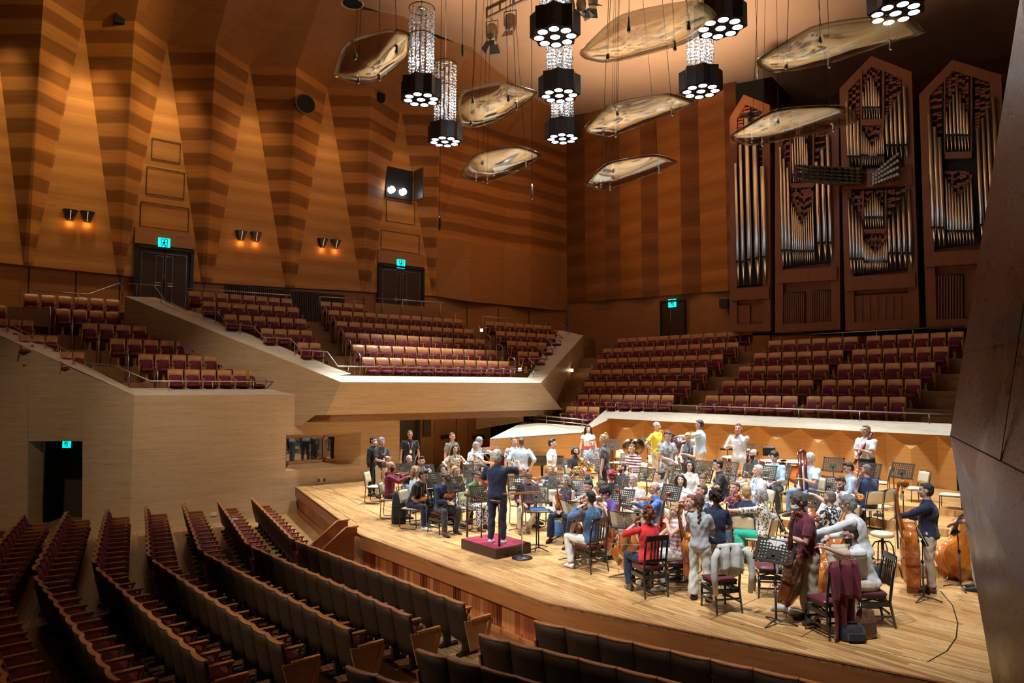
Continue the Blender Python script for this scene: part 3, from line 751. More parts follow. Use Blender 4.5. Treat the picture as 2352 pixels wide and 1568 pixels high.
# microphones on long cables
for x, y, z, lb in ((1010, 505, 9.2, 'thin black microphone hanging on a cable before the left wall panels'), (1222, 432, 9.6, 'thin pale microphone hanging on a cable below the lowest left reflector'), (1062, 108, 15, 'small cylinder hanging on a cable right of the upper left chandelier'), (1740, 160, 14.5, 'slim cable weight hanging beside the largest reflector')):
    p = hz(x, y, z); t = thing('hanging_microphone', lb, 'microphone', p)
    bm = newbm(); lathe(bm, [(.012, -.32), (.035, -.28), (.035, .05), (.012, .12)], 8); obj('capsule', bm, M['steel'] if x > 1100 else M['dark'], t)
    bm = newbm(); rod(bm, (0, 0, .1), (0, 0, CEZ-z), .009, 5); obj('cable', bm, M['dark'], t)
# ------------------------------------------------------------------ wall fittings
dLW = Vector((0, 1, 0))
for i, (x, y, lb) in enumerate(((161, 494, 'black wedge wall lamp, left of the pair nearest the left edge'), (200, 498, 'black wedge wall lamp, right of the pair nearest the left edge'), (553, 541, 'black wedge wall lamp, left of the middle pair'), (587, 544, 'black wedge wall lamp, right of the middle pair'), (740, 558, 'black wedge wall lamp, left of the pair nearest the stage'), (770, 561, 'black wedge wall lamp, right of the pair nearest the stage'))):
    p = W_(x, y, .03); t = thing('wall_sconce', lb, 'wall lamp', p, 0, 'black wedge lamps on the left wall')
    bm = newbm(); T = [(.02, -.26, .18), (.24, -.2, .18), (.24, .2, .18), (.02, .26, .18)]; Bm = [(.02, -.1, -.22), (.08, -.06, -.22), (.08, .06, -.22), (.02, .1, -.22)]
    A = [bm.verts.new(v) for v in T]; B = [bm.verts.new(v) for v in Bm]
    bm.faces.new(A); bm.faces.new(B[::-1])
    for k in range(4): bm.faces.new((A[k], B[k], B[(k+1) % 4], A[(k+1) % 4]))
    obj('shade', bm, M['housing'], t)
    bm = newbm(); prism(bm, [(.245, -.012, .15), (.245, .012, .15), (.10, .006, -.18), (.10, -.006, -.18)], (.006, 0, 0)); obj('slot', bm, M.setdefault('slot', mat('lamp_slot', (.8, .7, .6), .4, emit=(1, .75, .5), strength=.6)), t)
    point('sconce_glow', p+Vector((.1, 0, -.3)), 3.5, (1, .42, .12), .04)
M['exit'] = mat('exit_sign_lit', (.05, .6, .6), .4, emit=(.0, .62, .60), strength=2.2)
M['exitw'] = mat('exit_sign_dark', (.01, .05, .05), .5)
def exit_sign(p, n, size, lb, white=False):
    """lit square sign with a running figure going through a doorway"""
    n = Vector(n).normalized(); t = thing('exit_sign', lb, 'exit sign', p, math.atan2(n.y, n.x)-math.pi/2*-1)
    s = size
    bm = newbm(); box(bm, (0, 0, 0), (s, .05, s)); obj('sign_box', bm, M['exit'], t)
    m = M['exitw'] if not white else M.setdefault('exitwhite', mat('exit_sign_white', (.9, 1, 1), .5, emit=(.8, 1, 1), strength=2))
    bm = newbm(); y = -.03
    def q(*pts): prism(bm, [(a*s, y, b*s) for a, b in pts], (0, -.004, 0))
    q((.22, -.42), (.28, -.42), (.28, .42), (.22, .42)); q((-.28, .36), (.28, .36), (.28, .42), (-.28, .42)); q((-.28, -.1), (-.22, -.1), (-.22, .42), (-.28, .42))
    lathe(bm, [(.07*s, -.002), (.07*s, .002)], 10, (.0, y-.002, .25*s), Matrix.Rotation(math.pi/2, 3, 'X'))
    q((-.08, .16), (.06, .18), (.04, -.06), (-.08, -.06)); q((-.08, .15), (-.2, .0), (-.16, -.04), (-.04, .09)); q((.05, .16), (.2, .06), (.18, .0), (.03, .09))
    q((-.08, -.04), (.0, -.06), (-.12, -.24), (-.26, -.34), (-.3, -.28), (-.17, -.2)); q((-.02, -.06), (.05, -.05), (.16, -.2), (.1, -.4), (.03, -.4), (.07, -.22))
    obj('pictogram', bm, m, t); return t
NL = Vector((1, 0, 0))
exit_sign(W_(377, 559, .14), NL, .42, 'glowing blue-green exit sign over the upper left double door')
exit_sign(W_(921, 606, .14), NL, .42, 'glowing blue-green exit sign over the double door nearer the stage')
exit_sign(onback(1544, 696, -.12), -nB, .42, 'glowing blue-green exit sign over the door in the back wall')
exit_sign(E_(126, 1021)-inw*.0+inw*.45, -inw, .25, 'glowing blue-green exit sign in the ground floor doorway')
def double_door(xs, ytop, z0, lb):
    a, b = W_(xs[0], ytop+40), W_(xs[1], ytop+40); zt_ = W_((xs[0]+xs[1])/2, ytop).z; yc = (a.y+b.y)/2; wd = abs(b.y-a.y)
    r = thing('double_door', lb, 'door', (LW, yc, z0))
    H = zt_-z0
    for s in (-1, 1):
        bm = newbm(); box(bm, (.05, s*wd/4, H/2), (.06, wd/2-.06, H-.06)); lf = obj('door_leaf', bm, M['doorwood'], r)
        for (ya, yb, za, zb_) in ((.04, wd/2-.16, .15, H-.2), (.05, .3, .15, H-.3)):
            bm = newbm()
            for yy in (ya, yb): box(bm, (.09, s*yy, (za+zb_)/2), (.015, .022, zb_-za))
            box(bm, (.09, s*(ya+yb)/2, zb_), (.015, yb-ya, .022)); obj('steel_strip', bm, M['steel'], lf)
        bm = newbm(); rod(bm, (.14, s*.06, 1.05), (.14, s*.42, 1.05), .018, 6); rod(bm, (.14, s*.06, .95), (.14, s*.42, .95), .018, 6); obj('push_bar', bm, M['chrome'], lf)
    bm = newbm()
    for s in (-1, 1): box(bm, (.07, s*(wd/2+.03), H/2), (.2, .12, H))
    box(bm, (.07, 0, H+.0), (.2, wd+.18, .1)); obj('door_frame', bm, M['dark'], r)
    bm = newbm(); box(bm, (.06, 0, H+.42), (.1, wd+.2, .62)); obj('lintel_panel', bm, M['wallplain'], r)
double_door((313, 437), 572, 7.2, 'black wooden double door with steel strips under the upper left exit sign')
double_door((870, 968), 614, 7.4, 'black wooden double door with steel strips nearer the stage')
c = onback(1546, 735, -.05); r = thing('double_door', 'dark wooden door in the back wall under its exit sign', 'door', (c.x, c.y, 7.0), TH)
bm = newbm(); box(bm, (0, 0, .75), (1.25, .08, 1.75)); obj('door_leaf', bm, M['doorwood'], r)
bm = newbm()
for s in (-1, 1): box(bm, (s*.66, -.03, .75), (.08, .16, 1.75))
box(bm, (0, -.03, 1.66), (1.4, .16, .1)); obj('door_frame', bm, M['dark'], r)
bm = newbm(); box(bm, (-.1, -.06, .95), (.03, .03, .8)); obj('steel_strip', bm, M['steel'], r)
for i, (x0, y0, x1, y1) in enumerate(((350, 312, 413, 380), (338, 377, 422, 462), (324, 458, 432, 538), (888, 452, 952, 522), (876, 523, 963, 588))):
    p, q = W_(x0, y0+5, .02), W_(x1, y1-5, .02); bm = newbm()
    za, zb_ = p.z, q.z; ya, yb = p.y, q.y
    for y in (ya, yb): box(bm, (LW+.02, y, (za+zb_)/2), (.012, .03, za-zb_))
    for z in (za, zb_): box(bm, (LW+.02, (ya+yb)/2, z), (.012, yb-ya, .03))
    struct('trim_%d' % (40+i), bm, M['doorwood'])
for x, y, dx, lb in ((273, 47, .75, 'small square black opening high in the left wall'), (873, 225, .85, 'small square black opening above the stage spotlight hatch')):
    p = W_(x, y, dx+.02); bm = newbm(); box(bm, p, (.4, .34, .34)); tag(obj('wall_vent', bm, M['black']), lb, 'vent')
p = W_(701, 239, 1.22); t = thing('round_speaker', 'round black loudspeaker set into the folded left wall', 'speaker', p, 0)
R3 = Matrix.Rotation(math.pi/2, 3, 'Y')
bm = newbm(); lathe(bm, [(.42, -.10), (.42, .03), (.36, .03), (.2, -.03)], 28, (0, 0, 0), R3); obj('cone', bm, M['black'], t)
bm = newbm(); tube(bm, [(.03, .43*math.cos(k*math.pi/14), .43*math.sin(k*math.pi/14)) for k in range(28)], .035, 6, closed=True); obj('rim', bm, mat('bronze_rim', (.16, .08, .03), .4), t)
# spotlight hatch
p = W_(917, 422, .05); t = thing('spotlight_hatch', 'open black hatch in the left wall holding two lit spotlights', 'lighting hatch', p)
bm = newbm(); box(bm, (.0, 0, 0), (.08, 1.45, 1.5)); obj('opening', bm, M['black'], t)
bm = newbm(); box(bm, (.5, .80, -.0), (.9, .05, 1.5)); obj('flap', bm, M['doorwood'], t)
for yy in (-.5, .12):
    bm = newbm(); lathe(bm, [(.17, -.1), (.17, .06), (.16, .07)], 18, (.18, yy, -.42), R3); l = obj('lamp', bm, M['led'], t)
    bm = newbm(); tube(bm, [(.26, yy+.18*math.cos(k*math.pi/8), -.42+.18*math.sin(k*math.pi/8)) for k in range(16)], .02, 5, closed=True); obj('lamp_rim', bm, M['dark'], l)
spot('hatch_beam', p+Vector((.6, 0, -.42)), (0, 5, 1), 900, COOL, 40, .6, .15)
bm = newbm(); c = hx(738, 1102, X0+.02); box(bm, c, (.03, .34, .26)); t = tag(obj('socket_plate', bm, mat('beige_plate', (.55, .42, .26), .5), bev=.004), 'square beige socket plate low on the stone wall by the stage', 'socket')
for s in (-1, 1):
    bm = newbm(); box(bm, c+Vector((.02, s*.1, 0)), (.02, .06, .1)); obj('socket', bm, M['dark'], t)
bm = newbm(); box(bm, hx(491, 1180, X0+.015), (.03, .16, .1)); tag(obj('wall_socket', bm, mat('white_plate', (.7, .68, .6), .5)), 'tiny white wall socket at the foot of the stone wall', 'socket')
c = hz(104, 1186, fz)-inw*.1; t = thing('lobby_bin', 'dark waste bin standing inside the ground floor doorway', 'bin', (c.x, c.y, 0), .6)
bm = newbm(); box(bm, (0, 0, .45), (.3, .3, .9)); obj('bin_body', bm, M['dark'], t)
bm = newbm(); box(bm, (0, 0, .93), (.32, .32, .06)); obj('bin_lid', bm, mat('bin_top', (.05, .03, .03), .5), t)
# ------------------------------------------------------------------ organ
O0 = hd(1676, 600, 29.5); O0.z = 0
TO = math.radians(12); dO = Vector((math.cos(TO), math.sin(TO), 0)); nO = Vector((-dO.y, dO.x, 0))
def O_(x, y, off=0): return hpl(x, y, O0+nO*off, nO)
organ = thing('pipe_organ', 'tall pipe organ with gabled reddish wooden towers and silver pipes', 'organ', (0, 0, 0))
M['tin'] = mat('organ_tin', (.64, .62, .60), .26, 1)
def tower(pts, name='tower_case', d=1.5):
    bm = newbm(); P = [O_(x, y, .22) for x, y in pts]; prism(bm, P, nO*d); return obj(name, bm, M['organwood'], organ)
def frame(pts, w, off=0, dep=.35, m='organwood', name='tower_frame'):
    """moulding that follows an outline"""
    bm = newbm(); P = [O_(x, y, off) for x, y in pts]; c = sum(P, Vector())/len(P); n = len(P)
    I = []
    for i in range(n):
        a, b, d = P[i-1], P[i], P[(i+1) % n]
        e1 = (b-a).normalized(); e2 = (d-b).normalized()
        n1 = e1.cross(nO); n2 = e2.cross(nO)
        if n1.dot(c-a) < 0: n1 = -n1
        if n2.dot(c-b) < 0: n2 = -n2
        k = (n1+n2); k /= max(.25, k.dot(n1)); I.append(b+k*w)
    for i in range(n):
        j = (i+1) % n; prism(bm, [P[i], P[j], I[j], I[i]], nO*dep)
    return obj(name, bm, M[m], organ)
T = {1: [(1676, 762), (1676, 270), (1708, 217), (1768, 241), (1770, 760)], 2: [(1780, 764), (1780, 282), (1828, 243), (1926, 272), (1930, 756)],
     3: [(1942, 760), (1928, 204), (2001, 128), (2094, 165), (2112, 752)], 4: [(2128, 756), (2111, 217), (2187, 137), (2300, 172), (2312, 748)]}
for k, pts in T.items():
    tower(pts); frame(pts, .32)
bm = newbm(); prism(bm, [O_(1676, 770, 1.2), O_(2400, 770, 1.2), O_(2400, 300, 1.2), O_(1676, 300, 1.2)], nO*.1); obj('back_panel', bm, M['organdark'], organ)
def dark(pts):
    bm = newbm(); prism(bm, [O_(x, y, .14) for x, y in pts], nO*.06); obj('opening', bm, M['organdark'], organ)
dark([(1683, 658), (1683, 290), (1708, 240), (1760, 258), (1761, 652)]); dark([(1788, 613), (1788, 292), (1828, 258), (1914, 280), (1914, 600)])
dark([(1940, 386), (1937, 215), (2001, 150), (2085, 180), (2089, 380)]); dark([(1947, 632), (1943, 440), (2088, 430), (2094, 616)])
dark([(2125, 572), (2119, 225), (2187, 162), (2290, 190), (2296, 552)])
def band(x0, x1, y0, y1, off=-.12, m='organwood', dep=.4, name='case_panel'):
    bm = newbm(); prism(bm, [O_(x0, y1, off), O_(x1, y1-(x1-x0)*.06, off), O_(x1, y0-(x1-x0)*.06, off), O_(x0, y0, off)], nO*dep); return obj(name, bm, M[m], organ)
band(1680, 1766, 663, 690); band(1785, 1922, 620, 650); band(1944, 2102, 636, 668); band(2126, 2300, 580, 612)
band(1936, 2094, 394, 434, -.08)
for (x0, x1, y0, y1, n) in ((1800, 1848, 672, 764, 10), (1862, 1912, 668, 760, 10), (2146, 2212, 632, 756, 10), (1690, 1722, 702, 762, 0), (1952, 2096, 680, 756, 8)):
    dk = band(x0, x1, y0, y1, .1, 'organdark' if n == 10 else 'organwood', .1, 'lower_panel')
    bm = newbm()
    for i in range(n):
        a = O_(x0+(x1-x0)*(i+.5)/n, y0, .06); b = O_(x0+(x1-x0)*(i+.5)/n, y1, .06); prism(bm, [a-dO*.022, a+dO*.022, b+dO*.022, b-dO*.022], nO*.06)
    if n: obj('slats' if n == 10 else 'stile', bm, M['organwood'], organ)
pipes = []
def rank(xs, tops, mouths, feet, wf=.8, roof=None, off=-.1):
    n = len(xs)
    for i, x in enumerate(xs):
        sp = (abs(xs[min(i+1, n-1)]-xs[max(i-1, 0)])/(2 if 0 < i < n-1 else 1)) if n > 1 else 10
        pipes.append((x, tops[i], mouths[i] if hasattr(mouths, '__len__') else mouths, feet[i] if hasattr(feet, '__len__') else feet, sp*wf, roof, off))
def lin(a, b, n): return [a+(b-a)*i/(n-1) for i in range(n)]
def vee(e, c, n): return [e+(c-e)*(1-abs(2*i/(n-1)-1)) for i in range(n)]
rank([1690, 1701, 1715, 1734, 1752], [376, 333, 274, 336, 383], [603, 603, 599, 596, 593], [658, 657, 655, 653, 650], .74, 'T1')
rank([1792, 1800.5, 1809], [338, 365, 386], 577, 612, .82, 'T2'); rank(lin(1820, 1853, 7), vee(330, 275, 7), 403, 420, .8, 'T2'); rank(lin(1818.5, 1866, 11), vee(466, 515, 11), 578, 605, .8, 'V')
rank([1876, 1888.6, 1901], [372, 344, 312], 560, 601, .74, 'T2')
rank([1945, 1953, 1961.6, 1970], [235, 246, 257, 274], 362, 383, .84, 'T3'); rank(lin(1982.7, 2018, 7), vee(212, 174, 7), 249, 274, .8, 'T3'); rank(lin(1978, 2027.6, 13), vee(296, 334, 13), 358, 380, .8, 'V')
rank([2036, 2046, 2055, 2065, 2077], [264, 250, 235, 218, 200], 336, 364, .72, 'T3')
rank([1950, 1958, 1966, 1973, 1979], [455, 469, 482, 496, 505], 596, 629, .8, 'L3'); rank(lin(1987, 2026, 8), vee(472, 436, 8), 501, 525, .82, 'L3'); rank(lin(1984, 2036, 15), vee(550, 578, 15), 602, 624, .8, 'V')
rank([2041.6, 2051.4, 2062.6, 2074, 2086.5], [502, 486, 470, 453, 434], 584, 616, .72, 'L3')
rank([2134, 2147, 2158], [263, 292, 316], 526, 567, .8, 'T4'); rank(lin(2173.5, 2221, 7), vee(257, 198, 7), 313, 347, .74, 'T4'); rank(lin(2173, 2229.6, 9), vee(410, 452, 9), 533, 561, .78, 'V')
rank([2245, 2257, 2268, 2281], [296, 272, 250, 223], 520, 556, .74, 'T4')
pipes.sort(key=lambda q: -(q[4]*(q[3]-q[1])))
def pipe_bm(bm, x, yt, ym, yf, wpx, off):
    a = O_(x, yt, off); m_ = O_(x, ym, off); f = O_(x, yf, off); r = wpx/2*((a-CAM).dot(FD))/F/.62*.66
    r = min(r, .24)
    m_.x, m_.y = a.x, a.y; f.x, f.y = a.x, a.y
    tube(bm, [a, m_+Vector((0, 0, r*1.2)), m_, m_-Vector((0, 0, r*.5)), f], [r, r, r*.96, r*.8, r*.22], 10)
    return a, m_, r
rest = newbm()
for i, q in enumerate(pipes):
    bm = newbm() if i < 100 else rest
    a, m_, r = pipe_bm(bm, q[0], q[1], q[2], q[3], q[4], q[6])
    if i < 100:
        o = obj('pipe', bm, M['tin'], organ)
        bm = newbm(); prism(bm, [m_-nO*(r+.012)-dO*r*.7+Vector((0, 0, -.02)), m_-nO*(r+.012)+dO*r*.7+Vector((0, 0, -.02)), m_-nO*(r+.012)+dO*r*.7+Vector((0, 0, .06)), m_-nO*(r+.012)-dO*r*.7+Vector((0, 0, .06))], nO*.02); obj('mouth', bm, M['organdark'], o)
o = obj('small_pipes', rest, M['tin'], organ); o['kind'] = 'stuff'
# chequered carving above the pipes
roofs = {'T1': lambda x: 290-(x-1683)*2.0 if x < 1708 else 240+(x-1708)*.35, 'T2': lambda x: 292-(x-1788)*.85 if x < 1828 else 258+(x-1828)*.26,
         'T3': lambda x: 215-(x-1937)*1.02 if x < 2001 else 150+(x-2001)*.36, 'T4': lambda x: 225-(x-2119)*.93 if x < 2187 else 162+(x-2187)*.27, 'L3': lambda x: 440-(x-1943)*.07}
bm = newbm(); rr = random.Random(3)
for q in pipes:
    x, yt, w_ = q[0], q[1], q[4]
    y0 = roofs[q[5]](x)+2 if q[5] in roofs else yt-22-rr.random()*4
    if q[5] == 'V': y0 = min(yt-6, {True: 436, False: 292}[yt > 400] if x < 1990 or x > 2060 or True else 0)
    if q[5] == 'V': y0 = (432 if x < 1900 else 392 if x > 2150 else 284 if yt < 340 else 534)
    y = yt-1; k = 0
    while y > y0+2:
        h = 5+rr.random()*5
        if (k+int(x/w_)) % 2 == 0 or rr.random() < .25:
            a = O_(x-w_*.6, y, .06); b = O_(x+w_*.6, max(y-h, y0), .06)
            prism(bm, [(a.x, a.y, a.z), (b.x, b.y, a.z), (b.x, b.y, b.z), (a.x, a.y, b.z)], nO*.06)
        y -= h; k += 1
obj('carved_lattice', bm, M['organgrille'], organ)
for x0, x1, y0, y1 in ((1976, 1980, 160, 385), (2026, 2031, 160, 385), (1980, 1984, 438, 530), (2032, 2036, 436, 530), (2168, 2171, 180, 350), (2229, 2233, 175, 350), (1814, 1817, 275, 425), (1866, 1870, 272, 425)):
    bm = newbm(); prism(bm, [O_(x0, y1, -.05), O_(x1, y1, -.05), O_(x1, y0, -.05), O_(x0, y0, -.05)], nO*.25); obj('mullion', bm, M['organwood'], organ)
for x0, x1, y0, y1 in ((1978, 2029, 274, 288), (1982, 2034, 526, 536), (2170, 2232, 349, 364), (1816, 1868, 421, 431)):
    bm = newbm(); prism(bm, [O_(x0, y1, -.05), O_(x1, y1-2, -.05), O_(x1, y0-2, -.05), O_(x0, y0, -.05)], nO*.25); obj('cross_rail', bm, M['organwood'], organ)
# horizontal trumpets: two fans
def trumpet(xm, ym, L, ang):
    a = O_(xm, ym, -.05); d = (-nO+dO*ang+Vector((0, 0, .04))).normalized()
    b = a+d*L; bm = newbm(); tube(bm, [a, a+d*L*.55, a+d*L*.94, b], [.018, .03, .05, .068], 8, cap=False); tube(bm, [b-d*.02, b-d*.3], [.055, .03], 8)
    obj('trumpet_pipe', bm, M['tin2'], organ)
M['tin2'] = mat('dark_tin', (.30, .27, .24), .3, 1)
for r in range(5):
    for k in range(10):
        u = k/9
        trumpet(1992-u*52, 392+r*8+u*4, .5+1.7*u**1.1, -.55-.12*u)
for r in range(4):
    for k in range(9):
        u = k/8; trumpet(2008+u*62, 404+r*7-u*(34-8*r), .25+.6*u, .05)
bm = newbm(); a = onback(1665, 697, -.32); box(bm, a, (.42, .42, .42), Matrix.Rotation(TH, 3, 'Z')); tag(obj('box_speaker', bm, M['dark']), 'black box loudspeaker on the back wall at the organ corner', 'speaker')
# ------------------------------------------------------------------ seats
M['maroon'] = mat('maroon_velvet', (.17, .008, .022), .75)
_t = NT(M['maroon'])
_v = _t.n('ShaderNodeTexVoronoi'); _t.l(_t.coords((1, 1, 1)), _v.inputs['Vector']); _v.inputs['Scale'].default_value = 17
_t.color(_t.ramp(_v.outputs['Distance'], [(.10, (.34, .04, .06)), (.24, (.125, .004, .013))]))
M['seatback'] = grain_wood('stall_back', (.040, .020, .010), (.058, .029, .014), (3, 3, 6), .5)
M['seatback'].node_tree.nodes['Principled BSDF'].inputs['Specular IOR Level'].default_value = .2
M['seatside'] = grain_wood('stall_side', (.27, .115, .038), (.34, .15, .05), (3, 3, 6), .38)
def curved_slab(bm, w, z0, z1, y0, y1, th, bow, arch=0, nx=6, nz=4):
    """upright slab, bowed in plan and arched along its top"""
    g = []
    for s in (0, 1):
        L = []
        for j in range(nz+1):
            for i in range(nx+1):
                u = i/nx*2-1; v = j/nz
                z = z0+(z1-z0)*v-(arch*u*u if j == nz else 0)
                L.append(bm.verts.new((u*w/2, y0+(y1-y0)*v-bow*(1-u*u)+(th if s else 0), z)))
        g.append(L)
    W_n = nx+1
    for s in (0, 1):
        for j in range(nz):
            for i in range(nx):
                a = [g[s][j*W_n+i], g[s][j*W_n+i+1], g[s][(j+1)*W_n+i+1], g[s][(j+1)*W_n+i]]
                f = bm.faces.new(a if s == 0 else a[::-1]); f.smooth = True
    B = [i for i in range(W_n)]+[j*W_n+nx for j in range(1, nz+1)]+[nz*W_n+i for i in range(nx-1, -1, -1)]+[j*W_n for j in range(nz-1, 0, -1)]
    for k in range(len(B)):
        p, q = B[k], B[(k+1) % len(B)]; bm.faces.new((g[0][p], g[1][p], g[1][q], g[0][q]))
def cushion(bm, w, d, h, loc, rot=None, n=6):
    R3 = rot or Matrix.Identity(3); g = []
    for j in range(n+1):
        for i in range(n+1):
            u, v = i/n*2-1, j/n*2-1
            e = (1-abs(u)**4)*(1-abs(v)**4)
            g.append((u*w/2*(1-.06*v*v), v*d/2*(1-.06*u*u), h*(.45+.55*e)))
    T = [bm.verts.new(Vector(loc)+R3 @ Vector(p)) for p in g]; B = [bm.verts.new(Vector(loc)+R3 @ Vector((p[0], p[1], 0))) for p in g]
    N = n+1
    for j in range(n):
        for i in range(n):
            q = [j*N+i, j*N+i+1, (j+1)*N+i+1, (j+1)*N+i]
            f = bm.faces.new([T[k] for k in q]); f.smooth = True; bm.faces.new([B[k] for k in q][::-1])
    E_ = [i for i in range(N)]+[j*N+n for j in range(1, N)]+[n*N+i for i in range(n-1, -1, -1)]+[j*N for j in range(n-1, 0, -1)]
    for k in range(len(E_)): a, b = E_[k], E_[(k+1) % len(E_)]; bm.faces.new((B[a], B[b], T[b], T[a]))
def make_terrace_seat():
    bm = newbm(); curved_slab(bm, .47, .30, .93, -.20, -.30, .035, .035, .015)
    box(bm, (0, -.02, .14), (.07, .18, .28)); box(bm, (0, 0, .015), (.16, .34, .03))
    t = obj('terrace_seat', bm, M['seatwood'])
    Rb = Matrix.Rotation(math.radians(-81), 3, 'X')
    bm = newbm(); cushion(bm, .40, .36, .06, (0, -.225, .56), Matrix.Rotation(math.radians(-81), 3, 'X'), 5); obj('back_cushion', bm, M['maroon'], t)
    bm = newbm(); cushion(bm, .43, .44, .10, (0, .04, .37), Matrix.Rotation(math.radians(4), 3, 'X'), 5); obj('seat_cushion', bm, M['maroon'], t)
    for s in (-1, 1):
        bm = newbm(); tube(bm, [(s*.245, -.22, .60), (s*.245, 0, .615), (s*.245, .2, .60)], [(.02, .02)]*3, 6); tube(bm, [(s*.245, .14, .6), (s*.245, .05, .3), (s*.245, -.06, .1)], .022, 6); obj('armrest', bm, M['seattrim'], t)
    return t
def make_stall_seat(end=0):
    bm = newbm(); curved_slab(bm, .485, .26, .86, -.17, -.30, .03, .045, .012)
    t = obj('stall_seat', bm, M['seatback'])
    bm = newbm(); curved_slab(bm, .49, .845, .885, -.298, -.306, .055, .045, .012, 6, 1); obj('top_trim', bm, M['seattrim'], t)
    bm = newbm(); cushion(bm, .42, .42, .065, (0, -.225, .61), Matrix.Rotation(math.radians(-78), 3, 'X'), 5); obj('back_cushion', bm, M['maroon'], t)
    bm = newbm(); cushion(bm, .43, .45, .10, (0, .06, .36), Matrix.Rotation(math.radians(5), 3, 'X'), 5); obj('seat_cushion', bm, M['maroon'], t)
    bm = newbm(); box(bm, (0, -.06, .15), (.06, .12, .30)); box(bm, (0, .0, .018), (.10, .42, .035)); obj('pedestal', bm, M['dark'], t)
    for s in (-1, 1):
        if s == end:
            bm = newbm(); prism(bm, [(s*.262, -.28, .60), (s*.262, .22, .585), (s*.262, .26, .52), (s*.262, .17, .2), (s*.262, -.16, .14)], (.03*-s, 0, 0)); obj('end_panel', bm, M['seatside'], t)
        bm = newbm(); box(bm, (s*.252, .03, .60), (.055, .40, .035)); tube(bm, [(s*.252, .2, .58), (s*.252, .12, .3), (s*.252, 0, .08)], .02, 6); obj('armrest', bm, M['seattrim'], t)
    return t
ORD = 'first second third fourth fifth sixth seventh eighth ninth tenth eleventh twelfth thirteenth fourteenth'.split()
TS = [None]; n_ts = [0]
def put_terrace(p, rz, label, group, sx):
    if TS[0] is None:
        t = make_terrace_seat(); TS[0] = t; tag(t, label, 'seat', group); t.location = p; t.rotation_euler = (0, 0, rz); t.scale = (sx, 1, 1)
    else: t = dup(TS[0], p, rz, label, group, (sx, 1, 1))
    n_ts[0] += 1; return t
def seat_row(a, b, n, rz, block, row, end_name, group, flip=False):
    """a, b: where the backs' top ends stand; seats evenly between them"""
    fwd = Vector((-math.sin(rz), math.cos(rz), 0)); d = (b-a)
    pitch = math.hypot(d.x, d.y)/n
    for i in range(n):
        q = a+d*((i+.5)/n)
        k = n-1-i if flip else i
        lb = '%s seat from the %s, %s row of the %s' % (ORD[k], end_name, row, block)
        put_terrace((q.x+fwd.x*.30, q.y+fwd.y*.30, q.z-.93), rz, lb, group, pitch/.52)
stepn = [0]
def step(pts, z, h, name='floor_terrace'):
    stepn[0] += 1; bm = newbm(); prism(bm, [(p.x, p.y, z) for p in pts], (0, 0, -h)); o = struct('%s_%d' % (name, stepn[0]), bm, M['stepwood']); return o
RN = ['front', 'second', 'third', 'fourth', 'fifth', 'back']
V = Vector
c1 = lambda x, y: (x/2.614, 600+y/2.614)
c2 = lambda x, y: (700+x/2.94, 640+y/2.94)
c3 = lambda x, y: (1200+x/2.0417, 700+y/2.0417)
FX = -math.pi/2                                    # faces +X
def yend(X, p, d): return p.y+(X-p.x)*d.y/d.x
LAZ = []
for k, (a, b) in enumerate((((1000, 645), (1575, 655)), ((823, 553), (1398, 570)), ((653, 462), (1232, 482)), ((485, 370), (1068, 397)), ((325, 283), (908, 315)), ((135, 195), (722, 228)))):
    X = X0-1.15-.95*k
    p, q = hx(*c1(*a), X), hx(*c1(*b), X); z = (p.z+q.z)/2; p.z = q.z = z
    seat_row(p, q, 6, FX, 'lower left terrace right of the aisle', RN[k], 'aisle', 'seats of the lower left terrace')
    zf = z-.93; LAZ.append((X, zf))
    step([V((X+.62, yend(X+.62, E0, dE)+.5, 0)), V((X+.62, yend(X+.62, D0, dE)-.12, 0)), V((X-.36, yend(X-.36, D0, dE)-.12, 0)), V((X-.36, yend(X-.36, E0, dE)+.5, 0))], zf, 1.3)
    if k: step([V((X+.9, p.y-.15, 0)), V((X+.62, p.y-.15, 0)), V((X+.62, p.y-.95, 0)), V((X+.9, p.y-.95, 0))], zf-.2, .4)
for k, (a, b, n) in enumerate((((360, 535), (510, 540), 2), ((110, 430), (350, 440), 3), ((-30, 335), (205, 345), 3), ((-60, 280), (48, 290), 1))):
    X = X0-1.15-.95*(k+1)
    p, q = hx(*c1(*a), X), hx(*c1(*b), X); z = LAZ[k+1][1]+.93; p.z = q.z = z
    seat_row(p, q, n, FX, 'lower left terrace left of the aisle', RN[k+1], 'aisle', 'seats of the lower left terrace', True)
MBZ = []
for k, (a, b, n) in enumerate((((378, 530), (1378, 555), 12), ((313, 447), (1290, 480), 12), ((258, 368), (1216, 405), 12), ((203, 293), (1138, 335), 12), ((150, 220), (1065, 265), 12), ((100, 155), (400, 170), 4))):
    X = XT-1.0-.95*k
    p, q = hx(*c2(*a), X), hx(*c2(*b), X); z = (p.z+q.z)/2; p.z = q.z = z
    seat_row(p, q, n, FX, 'middle terrace main block', RN[k], 'left aisle', 'seats of the middle terrace')
    zf = z-.93; MBZ.append((X, zf))
    y0 = yend(X, D0, dE)+.2; y1 = yend(X, p_tr, dr)-.15
    step([V((X+.62, yend(X+.62, D0, dE)+.2, 0)), V((X+.62, yend(X+.62, p_tr, dr)-.1, 0)), V((X-.36, yend(X-.36, p_tr, dr)-.1, 0)), V((X-.36, yend(X-.36, D0, dE)+.2, 0))], zf, 1.3)
    for yy in (p.y-.15, q.y+1.0 if k < 5 else p.y+6.5+1) if k else ():
        step([V((X+.9, yy, 0)), V((X+.62, yy, 0)), V((X+.62, yy-.8, 0)), V((X+.9, yy-.8, 0))], zf-.2, .4)
